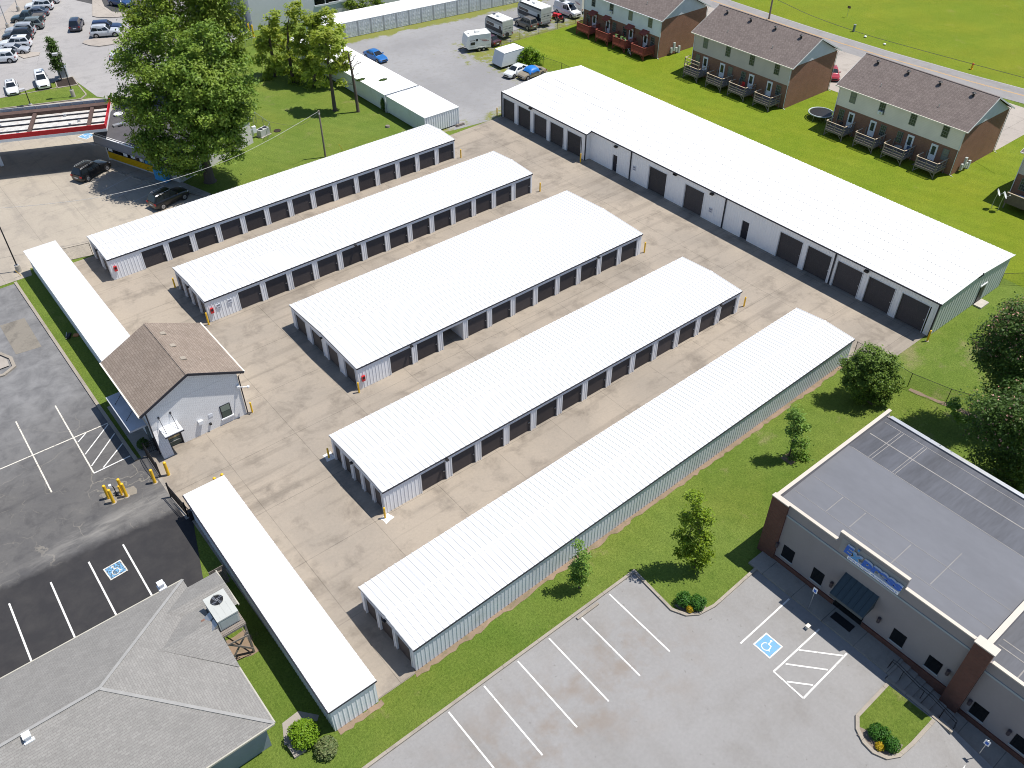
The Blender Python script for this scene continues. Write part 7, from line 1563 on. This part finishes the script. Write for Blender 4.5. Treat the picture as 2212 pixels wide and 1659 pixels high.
t=thing('utility_pole','weathered timber pole on the grass beside the pole-side row','utility pole',(48.1,97.95,0),0); mb=MB(); mb.cyl(48.1,97.95,-.1,6.4,.13,.1,M_pole,10); mb.build('pole',t); mb=MB(); mb.cyl(48.1,97.95,5.9,6.1,.14,.14,M_metal,10); mb.build('band',t)
t=thing('utility_pole','grey utility pole rising behind the taupe apartments','utility pole',(137.2,95.2,0),0); mb=MB(); mb.cyl(137.2,95.2,-.1,11,.16,.12,M_pole,10); mb.build('pole',t); mb=MB(); mb.bar((136.4,95.2,10.3),(138.0,95.2,10.3),.1,.12,M_pole); mb.build('crossarm',t)
M_wire=M('wire_grey',(.09,.09,.09),.6); M_wirel=M('twisted_cable',(.42,.41,.39),.5,.4,6)
def wire(label,pts,r,m):
    mb=MB(); P_=[Vector(p) for p in pts]; out=[]
    for i in range(len(P_)-1):
        p0,p1,p2,p3=P_[max(i-1,0)],P_[i],P_[i+1],P_[min(i+2,len(P_)-1)]
        for k in range(6): u=k/6; out.append(.5*((2*p1)+(p2-p0)*u+(2*p0-5*p1+4*p2-p3)*u*u+(3*p1-p0-3*p2+p3)*u**3))
    out.append(P_[-1]); mb.tube(out,r,m,5); tag(mb.build('overhead_wire'),label,'wire')
pz=lambda p,z:tuple(float(v) for v in P(p[0],p[1],z))
wire('twisted overhead cable sagging from the timber pole to the left edge',[(48.1,97.95,6.3),pz(kB(540,1072),5.7),pz(kB(330,1190),5.3),pz(kB(50,1330),5.0),pz(kT(1700,1450),4.9),pz(kT(1300,1572),5.0),pz(kA(850,62),5.2),pz(kA(450,117),5.5),pz(kA(0,157),6.0),pz(kA(-300,170),6.4)],.022,M_wirel)
wire('thin dark cable from the timber pole toward the store corner',[(48.1,97.95,6.1),pz(kB(600,1060),5.2),pz(kB(400,1050),4.6),pz(kB(170,985),3.9)],.014,M_wire)
wire('dark overhead wire crossing the field beyond the road',[pz(kR(-250,-160),10.6),pz(kR(95,0),10.0),pz(kR(400,140),9.6),pz(kR(800,280),9.3),pz(kR(1200,395),9.2),pz(kR(1700,530),9.5),pz(kR(2189,660),10.2),pz(kR(2500,745),10.8)],.03,M_wire)
# ------------------------------------------------------------------ small things by the road and elsewhere
q=G(kR(1742,588)); t=thing('fire_hydrant','red topped yellow fire hydrant in the field','fire hydrant',(q[0],q[1],0),0)
mb=MB(); mb.cyl(q[0],q[1],0,.75,.16,.14,M_yel,14); mb.cyl(q[0],q[1],0,.06,.24,.24,M_yel,14); mb.tube([(q[0]-.3,q[1],.5),(q[0]+.3,q[1],.5)],.09,M_yel,10); mb.build('body',t); mb=MB(); mb.cyl(q[0],q[1],.75,.82,.2,.2,M('hydrant_red',(.5,.08,.02),.5),14); mb.ball((q[0],q[1],.85),.16,M('hydrant_red',(.5,.08,.02),.5),12,6); mb.build('bonnet',t)
q=G(kR(738,268)); t=thing('marker_post','grey green utility pedestal beyond the road','utility pedestal',(q[0],q[1],0),0); mb=MB(); mb.box(q[0]-.15,q[1]-.15,0,q[0]+.15,q[1]+.15,1.1,M('pedestal_green',(.14,.2,.17),.5)); mb.build('housing',t); mb=MB(); mb.box(q[0]-.18,q[1]-.18,1.1,q[0]+.18,q[1]+.18,1.2,M_metal); mb.build('cap',t)
q=G(kR(682,145)); t=thing('road_sign','small brown sign on a thin post in the field','sign',(q[0],q[1],0),0); mb=MB(); mb.cyl(q[0],q[1],0,1.7,.03,.03,M_metal,8); mb.build('post',t); mb=MB(); mb.box(q[0]-.02,q[1]-.3,1.5,q[0]+.02,q[1]+.3,1.9,M('sign_brown',(.12,.07,.06),.5)); mb.build('plate',t)
for p,lb in ((kR(838,318),'white litter bag on the verge beyond the road'),(kR(1002,382),'small white scrap on the verge beyond the road')):
    q=G(p); mb=MB(); mb.ball((q[0],q[1],.15),.25,M_trimw,9,5,.6); tag(mb.build('litter'),lb,'litter')
def access_sign(lb,x,y,h):
    t=thing('parking_sign',lb,'sign',(x,y,0),0,'accessible parking signs'); mb=MB(); mb.cyl(x,y,0,h,.03,.03,M_metal,8); mb.build('post',t); mb=MB(); mb.box(x-.035,y-.17,h-.5,x-.03,y+.17,h,M_letw); mb.build('plate',t); mb=MB(); mb.box(x-.042,y-.1,h-.42,x-.036,y+.1,h-.16,M_blueL); mb.build('symbol',t)
access_sign('accessible parking sign on a leaning post before the green awning',39.35,14.6,2.5); access_sign('accessible parking sign at the bottom edge beside the lower sidewalk',38.9,1.4,1.6)
q=G(kW(345,850)); mb=MB(); mb.box(q[0]-.13,q[1]-.1,.0,q[0]+.13,q[1]+.1,.28,M_cream); mb.box(q[0]-.16,q[1]-.13,.28,q[0]+.16,q[1]+.13,.33,M_cream); tag(mb.build('water_meter_box'),'small cream box on the asphalt at the hatched bay','utility box')
q=(26.9,24.42); mb=MB(); mb.prism([(25.95,24.3),(28.0,24.3),(28.0,24.5),(25.95,24.5)],.0,.13,M_kerb); tag(mb.build('wheel_stop'),'pale concrete wheel stop at the lawn kerb','wheel stop')
q=G(kGS(1600,1060)); 
for (p,lb) in ((kGS(1480,1030),'concrete wheel stop in the sun before the store'),(kGS(1690,1095),'concrete wheel stop in the shade before the store'),(kGS(1890,1160),'concrete wheel stop nearest the second black vehicle')):
    q=G(p); t=thing('wheel_stop',lb,'wheel stop',(q[0],q[1],0),R(-66),'wheel stops at the store'); mb=MB(); mb.extr([(-.1,0),(.1,0),(.06,.13),(-.06,.13)],-.02,1.6,M_kerb) ; o=mb.build('block',t,local=True); o.rotation_euler=(0,0,R(-90))
q=G(kA(590,1245)); t=thing('debris','dark motor parts and an orange panel on the grass by the narrow unit','debris',(q[0],q[1],0),R(55)); mb=MB(); mb.box(-.5,-.15,0,.3,.15,.2,M_black); mb.tube([(-.6,.1,.1),(.2,.25,.3)],.04,M_metal,6); mb.build('motor_part',t,local=True); mb=MB(); mb.box(-.2,-.9,.02,.25,-.4,.1,M('orange_panel',(.42,.17,.06),.6)); mb.build('panel',t,local=True)
mb=MB(); mb.tube([pz(kB(925,1230),1.6),pz(kB(965,1290),0)],.03,M_yel,6); tag(mb.build('guy_marker'),'yellow guy wire marker on the grass by the timber pole','guy marker')
mb=MB(); mb.tube([pz(kA(130,690),.9),pz(kA(180,730),0)],.03,M_yel,6); tag(mb.build('guy_marker'),'yellow guy wire marker at the left lamp post','guy marker')
q=G(kB(400,1112)); mb=MB(); mb.cyl(q[0],q[1],-.05,.06,.5,.5,M_mulch,16); tag(mb.build('fire_pit'),'dark round patch with stones on the lawn behind the store','fire pit')
bpy.context.view_layer.update()
